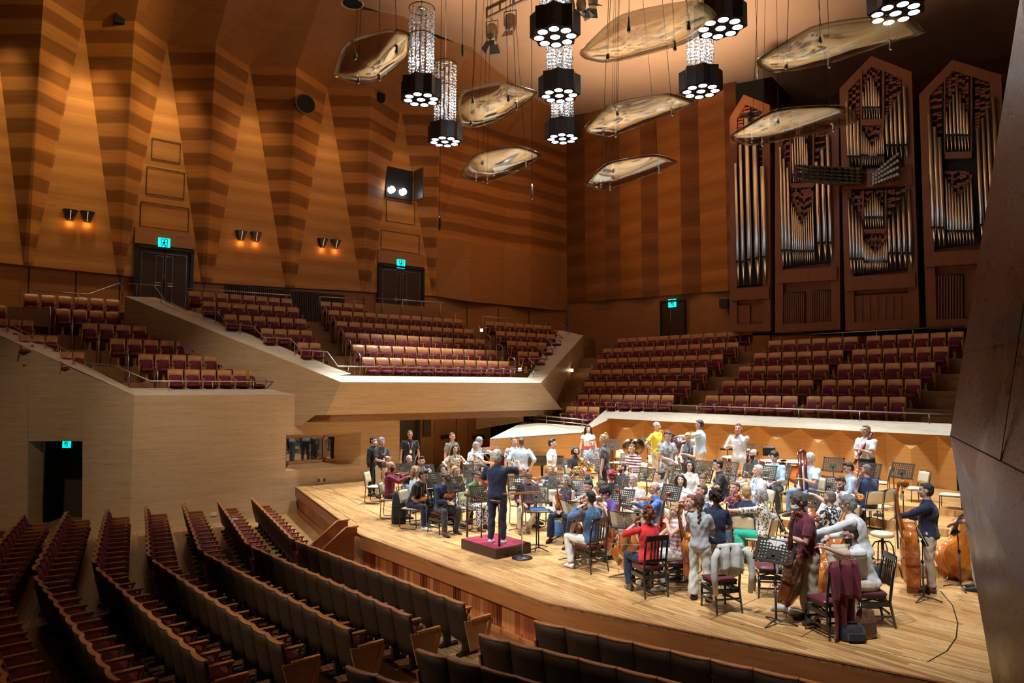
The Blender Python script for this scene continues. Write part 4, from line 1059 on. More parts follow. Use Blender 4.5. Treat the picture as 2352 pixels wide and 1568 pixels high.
step([V((LW+.05, -9, 0)), V((LW+.05, YC, 0)), V((-16.75, YC-1, 0)), V((-16.75, -9, 0))], MBZ[5][1], .6)
for k, (a, b, n) in enumerate((((1780, 495), (1925, 500), 2), ((1560, 412), (1875, 422), 4), ((1335, 330), (1840, 352), 6), ((1207, 258), (1795, 288), 7), ((1122, 193), (1755, 230), 8))):
    X, zf = MBZ[k+1]; p, q = hx(*c1(*a), X), hx(*c1(*b), X); p.z = q.z = zf+.93
    seat_row(p, q, n, FX, 'middle terrace left wedge', RN[k+1], 'aisle', 'seats of the middle terrace', True)
for k, (a, b, n) in enumerate((((1432, 488), (1580, 491), 2), ((1358, 415), (1633, 420), 4), ((1283, 345), (1690, 360), 6), ((1212, 278), (1665, 295), 7))):
    X, zf = MBZ[k+1]; p, q = hx(*c2(*a), X), hx(*c2(*b), X); p.z = q.z = zf+.93
    seat_row(p, q, n, FX, 'middle terrace right wedge', RN[k+1], 'aisle', 'seats of the middle terrace')
# back terrace
TR = math.radians(9); dR = V((math.cos(TR), math.sin(TR), 0)); nR = V((-dR.y, dR.x, 0)); RB0 = V((-2, 0, 0))
RB0.y = (PC+dK*((-2-PC.x)/dK.x)).y
FB = math.pi+TR
BT = [((262, 413), (715, 418), 8, (858, 422), (1297, 430), (1332, 430), (1805, 437)), ((290, 352), (795, 354), 9, (937, 352), (1370, 355), (1405, 356), (1875, 355)),
      ((322, 295), (872, 290), 10, (1013, 288), (1443, 283), (1477, 282), (1943, 275)), ((350, 243), (945, 230), 11, (1085, 225), (1510, 218), (1545, 213), (2005, 200)),
      ((378, 195), (1018, 175), 12, (1153, 166), (1580, 153), (1612, 150), (2075, 128)), ((445, 160), (1085, 118), 12, None, None, None, None)]
BTZ = []
for k, (a, b, n, c, d, e, f) in enumerate(BT):
    o = RB0+nR*(1.35+.9*k)
    g = lambda t: hpl(*c3(*t), o, nR)
    z = 3.93+.485*k
    P_ = [g(t) for t in (a, b, c, d, e, f) if t]; zz = sum(p.z for p in P_)/len(P_)
    for p in P_: p.z = zz
    seat_row(P_[0], P_[1], n, FB, 'back terrace left block', RN[k], 'left stairs', 'seats of the back terrace')
    if c:
        seat_row(P_[2], P_[3], 6, FB, 'back terrace middle block', RN[k], 'stairs', 'seats of the back terrace')
        seat_row(P_[4], P_[5], 6, FB, 'back terrace right block', RN[k], 'right stairs', 'seats of the back terrace', True)
    zf = zz-.93; BTZ.append(zf)
    l_ = P_[0]-dR*1.75; r_ = P_[0]+dR*19
    step([l_-nR*.64, r_-nR*.64, r_+nR*(.36 if k < 5 else 3.5), l_+nR*(.36 if k < 5 else 3.5)], zf, 1.0)
    for xx in ([P_[0]-dR*1.7, P_[0]-dR*.15], [P_[1]+dR*.12, (P_[2] if c else P_[1]+dR*1.4)-dR*.12], [P_[-1]+dR*.15, P_[-1]+dR*1.6]):
        step([xx[0]-nR*.92, xx[1]-nR*.92, xx[1]-nR*.64, xx[0]-nR*.64], zf-.22, .5)
o = RB0+nR*.5
p, q = hpl(*c3(207, 475), o, nR), hpl(*c3(365, 478), o, nR); q.z = p.z
seat_row(p, q, 3, FB, 'back terrace by the low ramp', 'lowest', 'left stairs', 'seats of the back terrace')
step([p-dR*1.8-nR*.7, q+dR*.5-nR*.7, q+dR*.5+nR*.34, p-dR*1.8+nR*.34], p.z-.93, .8)
# ------------------------------------------------------------------ stalls
SS = {}
def put_stall(p, rz, label, end):
    if end not in SS:
        t = make_stall_seat(end); SS[end] = t; tag(t, label, 'seat', 'stall seats facing the stage'); t.location = p; t.rotation_euler = (0, 0, rz)
    else: dup(SS[end], p, rz, label)
def stall_row(a, b, n, block, row, end_name, ends, flip=False, bow=.0, i0=0):
    d = b-a
    for i in range(n):
        u = (i+.5)/n; q = a+d*u; q += V((d.y, -d.x, 0)).normalized()*bow*4*u*(1-u)
        rz = math.atan2(d.y, d.x)+(1-2*u)*bow*-4/d.length*-1
        fwd = V((-math.sin(rz), math.cos(rz), 0)); q = q+fwd*.31; k = n-1-i if flip else i
        put_stall((q.x, q.y, 0), rz, '%s seat from the %s, %s row of the %s' % (ORD[k+i0], end_name, row, block), -1 if (i == 0 and ends[0]) else 1 if (i == n-1 and ends[1]) else 0)
SR = ['front', 'second', 'third', 'fourth', 'fifth', 'sixth', 'seventh']
for k in range(7):
    y = -.92*k
    stall_row(V((-3.72, -2.72+y, 0)), V((2.1, -2.28+y, 0)), 12, 'centre stalls', SR[k], 'right aisle', (1, 1), True)
    stall_row(V((-10.3-.12*k, -1.66+y, 0)), V((-3.9-.06*k, -2.72+y*1.0, 0)), 13, 'left stalls', SR[k], 'centre aisle', (1, 1), True)
stall_row(V((-10.5, -8.1, 0)), V((-6, -8.9, 0)), 9, 'left stalls', 'eighth', 'wall end', (1, 0))
for k, n in enumerate((9, 8, 5, 3)):
    a = V((3.35-.03*k, -1.93-.92*k, 0)); dd = V((.947, .32, 0)); stall_row(a, a+dd*.5*n, n, 'right stalls', SR[k], 'aisle', (1, 0))
# ------------------------------------------------------------------ handrails
def rail(pts, label, posts, drop, r=.022, low=None):
    p0 = pts[0]; t = thing('handrail', label, 'handrail', p0)
    bm = newbm(); L = [p-p0 for p in pts]
    tube(bm, L, r, 8); obj('bar', bm, M['rail'], t)
    if low:
        bm = newbm(); tube(bm, [p-V((0, 0, low)) for p in L], r*.8, 8); obj('lower_bar', bm, M['rail'], t)
    acc = [0]
    for a, b in zip(L, L[1:]): acc.append(acc[-1]+(b-a).length)
    n = posts
    for i in range(n):
        s = acc[-1]*(i+.3)/(n-.4) if n > 1 else 0
        for j in range(len(L)-1):
            if s <= acc[j+1]+1e-6:
                q = L[j].lerp(L[j+1], (s-acc[j])/max(1e-6, acc[j+1]-acc[j])); break
        bm = newbm(); rod(bm, q, q-V((0, 0, drop)), r*.7, 6); obj('post', bm, M['rail'], t)
    return t
Ei = E0+V((-.45, .45, 0))
def Ein(x, y): return hpl(x, y, Ei, nE)
rail([Ein(-40, 745), Ein(0, 747), Ein(31, 749), Ein(111, 791), Ein(132, 792), Ein(195, 834), Ein(260, 838), Ein(346, 875)]+[hx(694, 876.5, X0-.6)], 'steel handrail stepping down along the lower left terrace parapet', 9, .42)
Di = D0+V((-.3, .5, 0))
def Din(x, y): return hpl(x, y, Di, nE)
rail([Din(295, 651), Din(354, 656), Din(380, 692), Din(430, 713), Din(500, 716), Din(522, 744), Din(580, 748), Din(606, 775), Din(668, 778), Din(692, 804), Din(752, 808), Din(776, 841)]+[hx(1240, 850, XT-.42)], 'long steel handrail stepping down the middle terrace and along its front', 16, .42)
Ri = V((p_tr.x-.42, p_tr.y-.3, 0))
def Rin(x, y): return hpl(x, y, Ri, nr)
rail([Rin(*q) for q in ((1240, 848), (1214, 822), (1258, 824), (1237, 798), (1277, 800), (1256, 776), (1293, 777), (1273, 758), (1308, 758), (1290, 742))], 'zigzag steel handrail on the right end wall of the middle terrace', 5, .3)
def hoop(x, y, X, H, lb):
    p = hx(x, y, X); t = thing('aisle_handrail', lb, 'handrail', (p.x, p.y, p.z-H), 0, 'looped handrails on the terrace aisles')
    bm = newbm(); tube(bm, [(.2, 0, 0), (.2, 0, H*.8), (.12, 0, H*.92), (-.1, 0, H), (-.22, 0, H*.98), (-.25, 0, H*.85), (-.25, 0, .1)], .02, 8); obj('loop', bm, M['rail'], t)
for k, (x, y) in enumerate(((360, 845), (293, 808), (226, 772), (166, 736), (115, 703))): hoop(x, y, X0-1.0-.95*k, 1.0, 'looped handrail in the lower left terrace aisle, %s from the front' % ORD[k])
for k, (x, y) in enumerate(((822, 808), (801, 779), (783, 752), (765, 727), (746, 703))): hoop(x, y, XT-.85-.95*k, .95, 'looped handrail in the middle terrace left aisle, %s from the front' % ORD[k])
for k, (x, y) in enumerate(((1176, 819), (1148, 790), (1120, 768), (1096, 745))): hoop(x, y, XT-.85-.95*k, .8, 'looped handrail in the middle terrace right aisle, %s from the front' % ORD[k])
def railx(pts, X, lb, posts, drop): return rail([hx(x, y, X) for x, y in pts], lb, posts, drop)
railx([(44, 700), (46, 664), (203, 676), (275, 650), (281, 660), (281, 700)], -17.5, 'steel handrail behind the top row of the lower left terrace', 3, .5)
railx([(428, 690), (430, 662), (668, 678), (670, 690)], -16.9, 'steel handrail behind the top row of the middle terrace left wedge', 4, .4)
railx([(732, 705), (733, 681), (839, 688)], -16.9, 'short steel handrail behind the few back row seats', 2, .5)
railx([(865, 685), (1020, 695), (1056, 728)], -16.2, 'steel handrail on the wooden screen before the second double door', 5, .9)
railx([(1107, 740), (1109, 727), (1258, 738), (1260, 748)], -15.8, 'steel handrail behind the middle terrace right wedge', 5, .35)
bm = newbm(); a, b = hx(862, 700, -16.3), hx(1022, 712, -16.3); prism(bm, [(a.x, a.y, MBZ[4][1]), (b.x, b.y, MBZ[4][1]), (b.x, b.y, a.z+.1), (a.x, a.y, a.z+.1)], (-.06, 0, 0)); struct('wall_screen', bm, M['wallplain'])
rail([K_(1389, 925, .45), K_(2186, 951, .45)], 'long white handrail along the front of the back terrace', 7, .5, .02)
o = RB0+nR*(1.35+.9*4+.55)
rail([hpl(1772, 772, o, nR), hpl(2214, 749, o, nR)], 'pale handrail below the organ at the top of the back terrace', 6, .5, .024)
rail([cA+V((.05, .05, .32)), hz(1350, 965, cB.z+.30)], 'low double handrail beside the white stone ramp', 4, .3, .02, .16)
for x, y, D, lb in ((1106, 755, 33, 'small lit step lamp in the middle terrace right aisle'), (1312, 850, 32, 'small lit step lamp on the end wall of the middle terrace, upper'), (1268, 934, 29, 'small lit step lamp on the end wall of the middle terrace, lower'), (1194, 845, 29.5, 'small glowing step lamp at the front right corner of the middle terrace')):
    p = hd(x, y, D)-V((0, 0, .06)) if x < 1250 else R_(x, y)+nr*(.03 if (CAM-R_(x, y)).dot(nr) > 0 else -.03)
    bm = newbm(); box(bm, p, (.1, .1, .13)); tag(obj('step_lamp', bm, M['warmled']), lb, 'lamp'); point('step_glow', p+(CAM-p).normalized()*.25, 1.5, (1, .7, .35), .03)
# wooden steps from the stalls to the stage
s = hz(795, 1262, .4); d01 = (LIP[1]-LIP[0]).normalized(); n01 = V((d01.y, -d01.x, 0)); base = LIP[1]-d01*.55+n01*.10; base.z = 0
t = thing('stage_steps', 'wooden steps with side boards up to the stage edge', 'steps', base, math.atan2(n01.y, n01.x)+math.pi/2)
for k in range(3):
    bm = newbm(); box(bm, (0, -.16-.26*k, .66-.24*k), (.78, .28, .04)); obj('tread', bm, M['stagefloor'], t)
    bm = newbm(); box(bm, (0, -.04-.26*k, .52-.24*k), (.78, .02, .25)); obj('step_riser', bm, M['fascia'], t)
for s in (-1, 1):
    bm = newbm(); prism(bm, [(s*.41, -.0, 0), (s*.41, -.95, 0), (s*.41, -1.0, .35), (s*.41, -.18, 1.05), (s*.41, .06, 1.06), (s*.41, .06, .86), (s*.41, 0, .86)], (s*.04, 0, 0)); o = obj('side_board', bm, M['fascia'], t)
    bm = newbm(); tube(bm, [(s*.43, -1.0, .36), (s*.43, -.18, 1.06), (s*.43, .1, 1.07)], .026, 6); obj('edge_strip', bm, M['seattrim'], o)
# ------------------------------------------------------------------ risers
def riser(n, front, z0, z1):
    bm = newbm(); P = [V((x, y, z1)) for x, y in front]; P += [V((P[-1].x, 12.6, z1)), V((P[0].x, 12.6, z1))]
    prism(bm, P, (0, 0, z0-z1)); struct('floor_riser_%d' % n, bm, M['stagefloor'])
def smooth(pts, k=4):
    out = []; n = len(pts)
    for i in range(n-1):
        a, b, c, d = [V((*pts[min(max(j, 0), n-1)], 0)) for j in (i-1, i, i+1, i+2)]
        for q in range(k):
            u = q/k; p = .5*(2*b+(c-a)*u+(2*a-5*b+4*c-d)*u*u+(3*b-a-3*c+d)*u**3); out.append((p.x, p.y))
    return out+[pts[-1]]
riser(1, smooth([(-4.6, 6.2), (-3.8, 4.75), (-2, 4.62), (0, 4.55), (1, 4.3), (2.2, 4.45), (3.6, 4.3), (4.7, 4.0), (5.5, 4.5), (6.6, 5.6), (7.6, 7.4)]), SZ, SZ+.2)
riser(2, smooth([(-4.3, 6.6), (-3.4, 5.55), (-2.1, 5.05), (-.8, 5.0), (.6, 5.9), (2, 5.85), (2.9, 6.1), (3.3, 7.5), (4.6, 7.4), (7.0, 8.6)]), SZ+.2, SZ+.35)
riser(3, smooth([(-4, 7.2), (-2.4, 6.6), (-.6, 7.2), (1.4, 8.0), (3.4, 8.9), (5.2, 9.3)]), SZ+.35, SZ+.5)
# ------------------------------------------------------------------ people
JOBS = []
def queue(o, fn=None): JOBS.append((o, fn))
def flush():
    dg = bpy.context.evaluated_depsgraph_get()
    for o, fn in JOBS:
        ev = o.evaluated_get(dg); me = bpy.data.meshes.new_from_object(ev, depsgraph=dg)
        old = o.data; mats = [m for m in old.materials]
        o.modifiers.clear(); me.materials.clear()
        for m in mats: me.materials.append(m)
        o.data = me; bpy.data.meshes.remove(old)
        n = len(me.vertices)
        co = np.empty(n*3, np.float32); me.vertices.foreach_get('co', co); co = co.reshape(-1, 3)
        if fn: fn(me, co)
        me.polygons.foreach_set('use_smooth', np.ones(len(me.polygons), bool)); me.update()
    JOBS.clear()
def remesh(name, bm, mats, parent, vox, fn=None):
    o = obj(name, bm, mats, parent); r = o.modifiers.new('union', 'REMESH'); r.mode = 'VOXEL'; r.voxel_size = vox; r.use_smooth_shade = True
    s = o.modifiers.new('soft', 'SMOOTH'); s.factor = .5; s.iterations = 1
    queue(o, fn); return o
def folds(amp, seed, k=1.0):
    def fn(me, co):
        n = len(co); no = np.empty(n*3, np.float32); me.vertices.foreach_get('normal', no); no = no.reshape(-1, 3)
        x, y, z = co.T*k; s = seed*1.7
        d = np.sin(x*23+y*31+s+3*np.sin(z*9+s))*.5+np.sin(z*38+8*np.sin(x*11+s)+5*y)*.45+np.sin((x-y)*47+z*22+s*2)*.3
        co = co+no*(d*amp)[:, None]; me.vertices.foreach_set('co', co.astype(np.float32).ravel())
    return fn
CM = {}
def cloth(key):
    """cloth materials: 'name:pattern'"""
    if key in CM: return CM[key]
    cols = dict(black=(.010, .010, .012), charcoal=(.035, .036, .04), grey=(.16, .165, .17), lightgrey=(.42, .43, .44), white=(.72, .73, .74), offwhite=(.62, .60, .54), navy=(.010, .015, .045), darkblue=(.016, .03, .085), blue=(.05, .13, .42),
                denim=(.06, .12, .24), jean=(.08, .16, .30), lightblue=(.38, .52, .68), paleblue=(.52, .62, .70), maroon=(.20, .012, .035), wine=(.16, .02, .045), red=(.62, .015, .02), purple=(.085, .03, .20), violet=(.07, .018, .11), green=(.16, .27, .09), turquoise=(.015, .42, .30),
                khaki=(.40, .32, .21), beige=(.52, .44, .33), cream=(.62, .55, .40), yellow=(.78, .66, .05), olive=(.16, .15, .11), pink=(.55, .25, .27), slate=(.10, .12, .15), brown=(.10, .05, .025))
    base, _, pat = key.partition(':'); c = cols[base]
    m = mat('cloth_'+key.replace(':', '_'), c, .85); t = NT(m); m.node_tree.nodes['Principled BSDF'].inputs['Sheen Weight'].default_value = .15
    if pat:
        kind, other = pat.split('/'); o = cols[other]; v = t.coords()
        if kind == 'stripe':
            sp = t.n('ShaderNodeSeparateXYZ'); t.l(v, sp.inputs[0]); k = t.math('FRACT', t.math('MULTIPLY', sp.outputs[2], 14.0)); col = t.ramp(k, [(.45, c), (.5, o)])
        elif kind == 'fine':
            sp = t.n('ShaderNodeSeparateXYZ'); t.l(v, sp.inputs[0]); k = t.math('FRACT', t.math('MULTIPLY', sp.outputs[2], 45.0)); col = t.ramp(k, [(.45, c), (.5, o)])
        elif kind == 'vert':
            sp = t.n('ShaderNodeSeparateXYZ'); t.l(v, sp.inputs[0]); k = t.math('FRACT', t.math('MULTIPLY', t.math('ADD', sp.outputs[0], sp.outputs[1]), 38.0)); col = t.ramp(k, [(.5, c), (.55, o)])
        else:
            nz = t.noise(v, {'floral': 22, 'leopard': 30, 'camo': 12, 'mottle': 9}[kind], 2, .5); col = t.ramp(nz, [(.50, c), (.56, o)])
        t.color(col)
    fv = t.coords((10, 10, 2.5), (.2, .1, 0)); f1 = t.noise(fv, 1.1, 2, .5); f2 = t.noise(t.coords((14, 4, 9), (.5, .6, .3)), 1.0, 1, .5)
    t.bump(t.math('ADD', f1, f2), .28, .045); CM[key] = m; return m
SK = {'fair': mat('skin_fair', (.56, .32, .235), .5), 'tan': mat('skin_tan', (.42, .22, .14), .5), 'ruddy': mat('skin_ruddy', (.55, .27, .20), .5), 'pale': mat('skin_pale', (.62, .38, .29), .5)}
for m in SK.values(): m.node_tree.nodes['Principled BSDF'].inputs['Subsurface Weight'].default_value = 0
HC = {'black': mat('hair_black', (.010, .008, .008), .45), 'dark': mat('hair_dark_brown', (.03, .017, .011), .5), 'brown': mat('hair_brown', (.09, .045, .022), .5), 'auburn': mat('hair_auburn', (.16, .045, .016), .5), 'red': mat('hair_red', (.20, .012, .025), .5),
      'blonde': mat('hair_blonde', (.42, .26, .11), .5), 'grey': mat('hair_grey', (.28, .27, .26), .55), 'white': mat('hair_white', (.55, .54, .52), .55), 'salt': mat('hair_grey_brown', (.15, .12, .10), .55)}
for m in HC.values():
    _t = NT(m); _t.bump(_t.noise(_t.coords((60, 60, 14)), 2.2, 3, .6), .6, .02)
EYEW = mat('eye_white', (.75, .72, .68), .3); IRIS = mat('eye_dark', (.02, .012, .01), .2); LIPS = mat('lips', (.42, .14, .12), .45)
SHOE = {}
def face_dir(P, a):
    tc = V((CAM.x-P.x, CAM.y-P.y, 0)).normalized(); r = V((-tc.y, tc.x, 0))
    if r.dot(RT) < 0: r = -r
    a = math.radians(a); return tc*math.cos(a)+r*math.sin(a)
def ik(s, h, l1, l2, pole):
    d = h-s; L = min(d.length, (l1+l2)*.995); d.normalize(); h = s+d*L
    a = (l1*l1-l2*l2+L*L)/(2*L); k = math.sqrt(max(0, l1*l1-a*a)); p = V(pole); p = p-d*p.dot(d); p.normalize()
    return s+d*a+p*k, h
PEOPLE = {}
def person(i, px, py, zf, face, label, pose='si', H=1.75, b=1.0, fem=False, skin='fair', hair=('short', 'dark'), top='white', sleeve='short', bottom='navy', legs='long', shoe='black', arms='lap', lean=0, yaw=0, nod=0, extra=(), pos=None, dz=0, lift=0, seat=.45, hands=None):
    k = H/1.75; g = b
    hipz = (.52*H if pose == 'st' else seat+.085)+lift
    d0 = hipz-.52*H
    neck0 = V((0, 0, .845*H+d0)); hip = V((0, 0, hipz))
    Rl = Matrix.Rotation(-math.radians(lean), 3, 'X')
    def T(p): p = V(p); return hip+Rl @ (p-hip)
    Rh = Rl.lerp(Matrix.Identity(3), .5) @ Matrix.Rotation(-math.radians(yaw), 3, 'Z') @ Matrix.Rotation(-math.radians(nod), 3, 'X')
    Rh = Matrix(Rh)
    nb = T((0, 0, .845*H+d0)); hc = T((0, .01, .905*H+d0))+Rh @ V((0, .015, .030*H))
    # place: the head centre meets its sight line
    Ph = hz(px, py, zf+hc.z)
    f = face_dir(Ph, face); rz = math.atan2(f.y, f.x)-math.pi/2
    Rz = Matrix.Rotation(rz, 3, 'Z'); o = V((Ph.x, Ph.y, zf))-Rz @ V((hc.x, hc.y, 0))
    near = (Ph-CAM).length
    vox = .0085 if near < 12.5 else .0105 if near < 17 else .013
    root = thing('person', label, 'person', o, rz)
    nr_ = 10
    # ---- joints
    sx = (.108 if fem else .122)*H*(.6+.4*g)
    hx_ = .053*H
    SHR = [T((s*(sx-.02), 0, .80*H+d0)) for s in (-1, 1)]
    if pose == 'st': LEG = [[V((s*hx_, 0, hipz-.01)), V((s*(hx_+.015), .015, .285*H)), V((s*(hx_+.03), -.01, .05*H))] for s in (-1, 1)]
    else:
        sp = .10 if fem else .15
        LEG = [[V((s*hx_, .02, hipz-.005)), V((s*(hx_+sp*.7), .245*H, hipz+.0)), V((s*(hx_+sp*.75), .245*H+(.02 if s > 0 else -.12), .05*H+lift*.6))] for s in (-1, 1)]
        if legs == 'cross': LEG[0][2] = V((.02, .30, .06*H))
    HAND = {'down': [V((-sx-.09, .05, .44*H+d0)), V((sx+.09, .05, .44*H+d0))], 'lap': [V((-.12, .36, hipz+.12)), V((.12, .36, hipz+.12))], 'knees': [V((-.17, .42, hipz+.10)), V((.17, .42, hipz+.10))],
            'violin': [T((-.26, .42, .80*H+d0)), T((.20, .40, .76*H+d0))], 'flute': [T((.10, .26, .88*H+d0)), T((.30, .16, .87*H+d0))], 'wind': [T((-.05, .30, .70*H+d0)), T((.05, .30, .62*H+d0))], 'cello': [T((-.13, .20, .83*H+d0)), T((.25, .40, .60*H+d0))],
            'bowout': [T((-.20, .30, .72*H+d0)), T((.42, .40, .72*H+d0))], 'conduct': [V((-.22, .30, .60*H+d0)), V((.34, .40, .86*H+d0))], 'point': [T((-.25, .28, .56*H+d0)), T((-.1, .62, .74*H+d0))], 'mouth': [T((.02, .15, .885*H+d0)), T((.16, .22, .70*H+d0))],
            'hips': [V((-sx-.03, .02, .56*H+d0)), V((sx+.03, .02, .56*H+d0))], 'front': [T((-.06, .28, .60*H+d0)), T((.06, .28, .60*H+d0))], 'reach': [T((-.25, .55, .76*H+d0)), T((.12, .42, .68*H+d0))], 'raise': [T((-.2, .3, .7*H+d0)), T((.25, .5, .92*H+d0))]}[arms]
    if hands: HAND = [V(h) for h in hands]
    ARM = []
    for j, s in enumerate((-1, 1)):
        el, ha = ik(SHR[j], HAND[j], .168*H, .150*H, (s*.7, -.55, -.6)); ARM.append([SHR[j], el, ha])
    TOR = [(.475, .085, .075), (.50, .150, .110), (.53, .165 if fem else .158, .118), (.57, .150, .108), (.615, .128 if fem else .142, .098), (.67, .142 if fem else .155, .108), (.72, .155 if fem else .172, .122 if fem else .118), (.765, .16 if fem else .182, .112), (.80, .150 if fem else .172, .088), (.825, .105, .070), (.845, .062, .060), (.875, .054, .056), (.905, .052, .054)]
    belly = .03*(g-1)*8
    def torso(bm, off, z0=0, z1=9, neckring=True, flare=0):
        R_ = []
        for z, rx, ry in TOR:
            if z < z0-1e-6 or z > z1+1e-6: continue
            e = belly*max(0, 1-abs(z-.60)/.12) if z < .75 else 0
            q = .6+.4*g if z > .8 else g
            R_.append((T((0, (.012 if z > .8 else 0)+e*.5, z*H+d0)), rx*k*q+off+(flare if z < .54 else 0), ry*k*q+off+e*.5+(flare*.6 if z < .54 else 0)))
        rings = []
        for p, rx, ry in R_:
            rings.append([bm.verts.new(p+Rl @ V((rx*math.cos(2*math.pi*q/16)*(1 if abs(math.cos(2*math.pi*q/16)) < .9 else .97), ry*math.sin(2*math.pi*q/16), 0))) for q in range(16)])
        for A, B in zip(rings, rings[1:]):
            for q in range(16): bm.faces.new((A[q], A[(q+1) % 16], B[(q+1) % 16], B[q]))
        bm.faces.new(rings[0][::-1]); bm.faces.new(rings[-1])
        if fem:
            for s in (-1, 1): ball(bm, T((s*.065*k, .085*k, .725*H+d0)), (.058*k+off, .05*k+off, .058*k+off), 8)
    def armtube(bm, j, off, upto, r0=.05):
        a, e, h = ARM[j]; r = [(.051 if not fem else .043)*k*g, (.046 if not fem else .038)*k*g, .040*k, .041*k, .027*k]
        P = [a, a.lerp(e, .55), e, e.lerp(h, .3), h]; R_ = r
        if upto < 1:                                    # short sleeve ends on the upper arm
            P = [a, a.lerp(e, upto)]; tube(bm, P, [R_[0]+off*.7, R_[0]*.95+off+.004], 10)
        elif upto < 2: tube(bm, [a, a.lerp(e, .55), e, e.lerp(h, .25)], [R_[0]+off*.8, R_[1]+off, R_[2]+off+.004, R_[3]+off+.006], 10)
        else: tube(bm, P[:4]+[e.lerp(h, .93)], [R_[0]+off, R_[1]+off, R_[2]+off, R_[3]+off*.9, R_[4]+off*1.0], 10)
        ball(bm, a, (R_[0]+off*.7), 10)
    def legtube(bm, j, off, low=1.0, wide=0):
        a, kn, an = LEG[j]; r = [.088*k*g, .070*k*g, .055*k, .056*k, .037*k]
        tube(bm, [a, a.lerp(kn, .5), kn, kn.lerp(an, .35), kn.lerp(an, low)], [r[0]+off, r[1]+off, r[2]+off, r[3]+off+wide*.5, r[4]+off+wide], 12)
        ball(bm, kn, r[2]+off, 10); ball(bm, a, r[0]+off, 10)
    # ---- body
    bm = newbm(); torso(bm, 0)
    for j in (0, 1):
        armtube(bm, j, 0, 2); legtube(bm, j, 0)
        an = LEG[j][2]; tube(bm, [an, an+V((0, .06, -.05*k)), an+V((0, .15, -.06*k))], [.036*k, .035*k, .028*k], 8)
        s = -1 if j == 0 else 1
        a, e, h = ARM[j]; d = (h-e).normalized()
        tube(bm, [e.lerp(h, .93), h], [.029*k, .026*k], 8)
        side = d.cross(V((0, 0, 1)));
        if side.length < .2: side = d.cross(V((0, 1, 0)))
        side.normalize(); nrm = side.cross(d).normalized()
        if nrm.z < 0: nrm = -nrm
        d2 = (d-nrm*.25).normalized()
        Rp = Matrix((side, d2, side.cross(d2))).transposed()
        ball(bm, h+d2*.045*k, (.042*k, .052*k, .017*k), 8, Rp)
        for q in range(4):
            u = (q-1.5)*.0225*k; L = (.070, .080, .076, .058)[q]*k; b0 = h+d2*.078*k+side*u; dd = (d2+side*(q-1.5)*.10).normalized()
            c1_ = b0+dd*L*.5-nrm*.006; c2_ = c1_+(dd-nrm*1.1).normalized()*L*.55
            tube(bm, [b0-dd*.02, c1_, c2_], [.0100*k, .0094*k, .0075*k], 6)
        inn_ = -s if side.x*1 >= 0 else s
        tb = h+d2*.02*k+side*inn_*.034*k; tube(bm, [tb, tb+(side*inn_*.7+d2*.8).normalized()*.038*k, tb+(side*inn_*.35+d2*1.0-nrm*.3).normalized()*.070*k], [.013*k, .0115*k, .0085*k], 6)
    hs = k*1.08
    def Hd(p): return hc+Rh @ (V(p)*hs)
    tube(bm, [nb+Rl @ V((0, .0, -.03)), hc+Rh @ V((0, -.02, -.06))], [.056*k, .05*k], 10)
    ball(bm, Hd((0, -.012, .030)), (.076*hs, .096*hs, .086*hs), 12, Rh)
    ball(bm, Hd((0, .020, -.030)), (.061*hs, .070*hs, .080*hs), 12, Rh)
    ball(bm, Hd((0, .062, -.088)), (.026*hs, .022*hs, .020*hs), 8, Rh)
    tube(bm, [Hd((0, .078, .026)), Hd((0, .096, -.004)), Hd((0, .109, -.022)), Hd((0, .088, -.030))], [.011*hs, .013*hs, .017*hs, .012*hs], 6)
    for s in (-1, 1):
        ball(bm, Hd((s*.077, -.012, -.002)), (.010*hs, .019*hs, .031*hs), 8, Rh)
        ball(bm, Hd((s*.030, .076, .032)), (.026*hs, .012*hs, .009*hs), 8, Rh); ball(bm, Hd((s*.040, .060, -.022)), (.024*hs, .020*hs, .022*hs), 8, Rh)
    ball(bm, Hd((0, .085, -.056)), (.024*hs, .010*hs, .011*hs), 8, Rh)
    hm = HC[hair[1]]; beard = 'beard' in extra
    mats = [SK[skin], EYEW, IRIS, hm, LIPS]
    Ri_ = np.array(Rh.transposed()); hcn = np.array(hc)
    def paint(me, co):
        n = len(me.polygons); ctr = np.empty(n*3, np.float32); me.polygons.foreach_get('center', ctr); p = (ctr.reshape(-1, 3)-hcn) @ Ri_.T/hs
        x, y, z = p.T; ax = np.abs(x); mi = np.zeros(n, np.int32); fr_ = y > .05
        if beard: mi[(z < -.022) & (z > -.13) & (y > .0) & (ax < .08) & ~((ax < .02) & (np.abs(z+.055) < .007)) & ((ax > .045) | (z < -.034)) & (y > -.01-z*.2)] = 3
        mi[fr_ & (ax < .024) & (np.abs(z+.056) < .0075)] = 4
        mi[fr_ & (np.abs(ax-.032) < .014) & (np.abs(z-.010) < .006)] = 1
        mi[fr_ & (np.abs(ax-.032) < .008) & (np.abs(z-.010) < .007)] = 2
        mi[fr_ & (ax > .016) & (ax < .048) & (np.abs(z-.033) < .0045)] = 3
        me.polygons.foreach_set('material_index', mi)
    remesh('body', bm, mats, root, vox, paint)
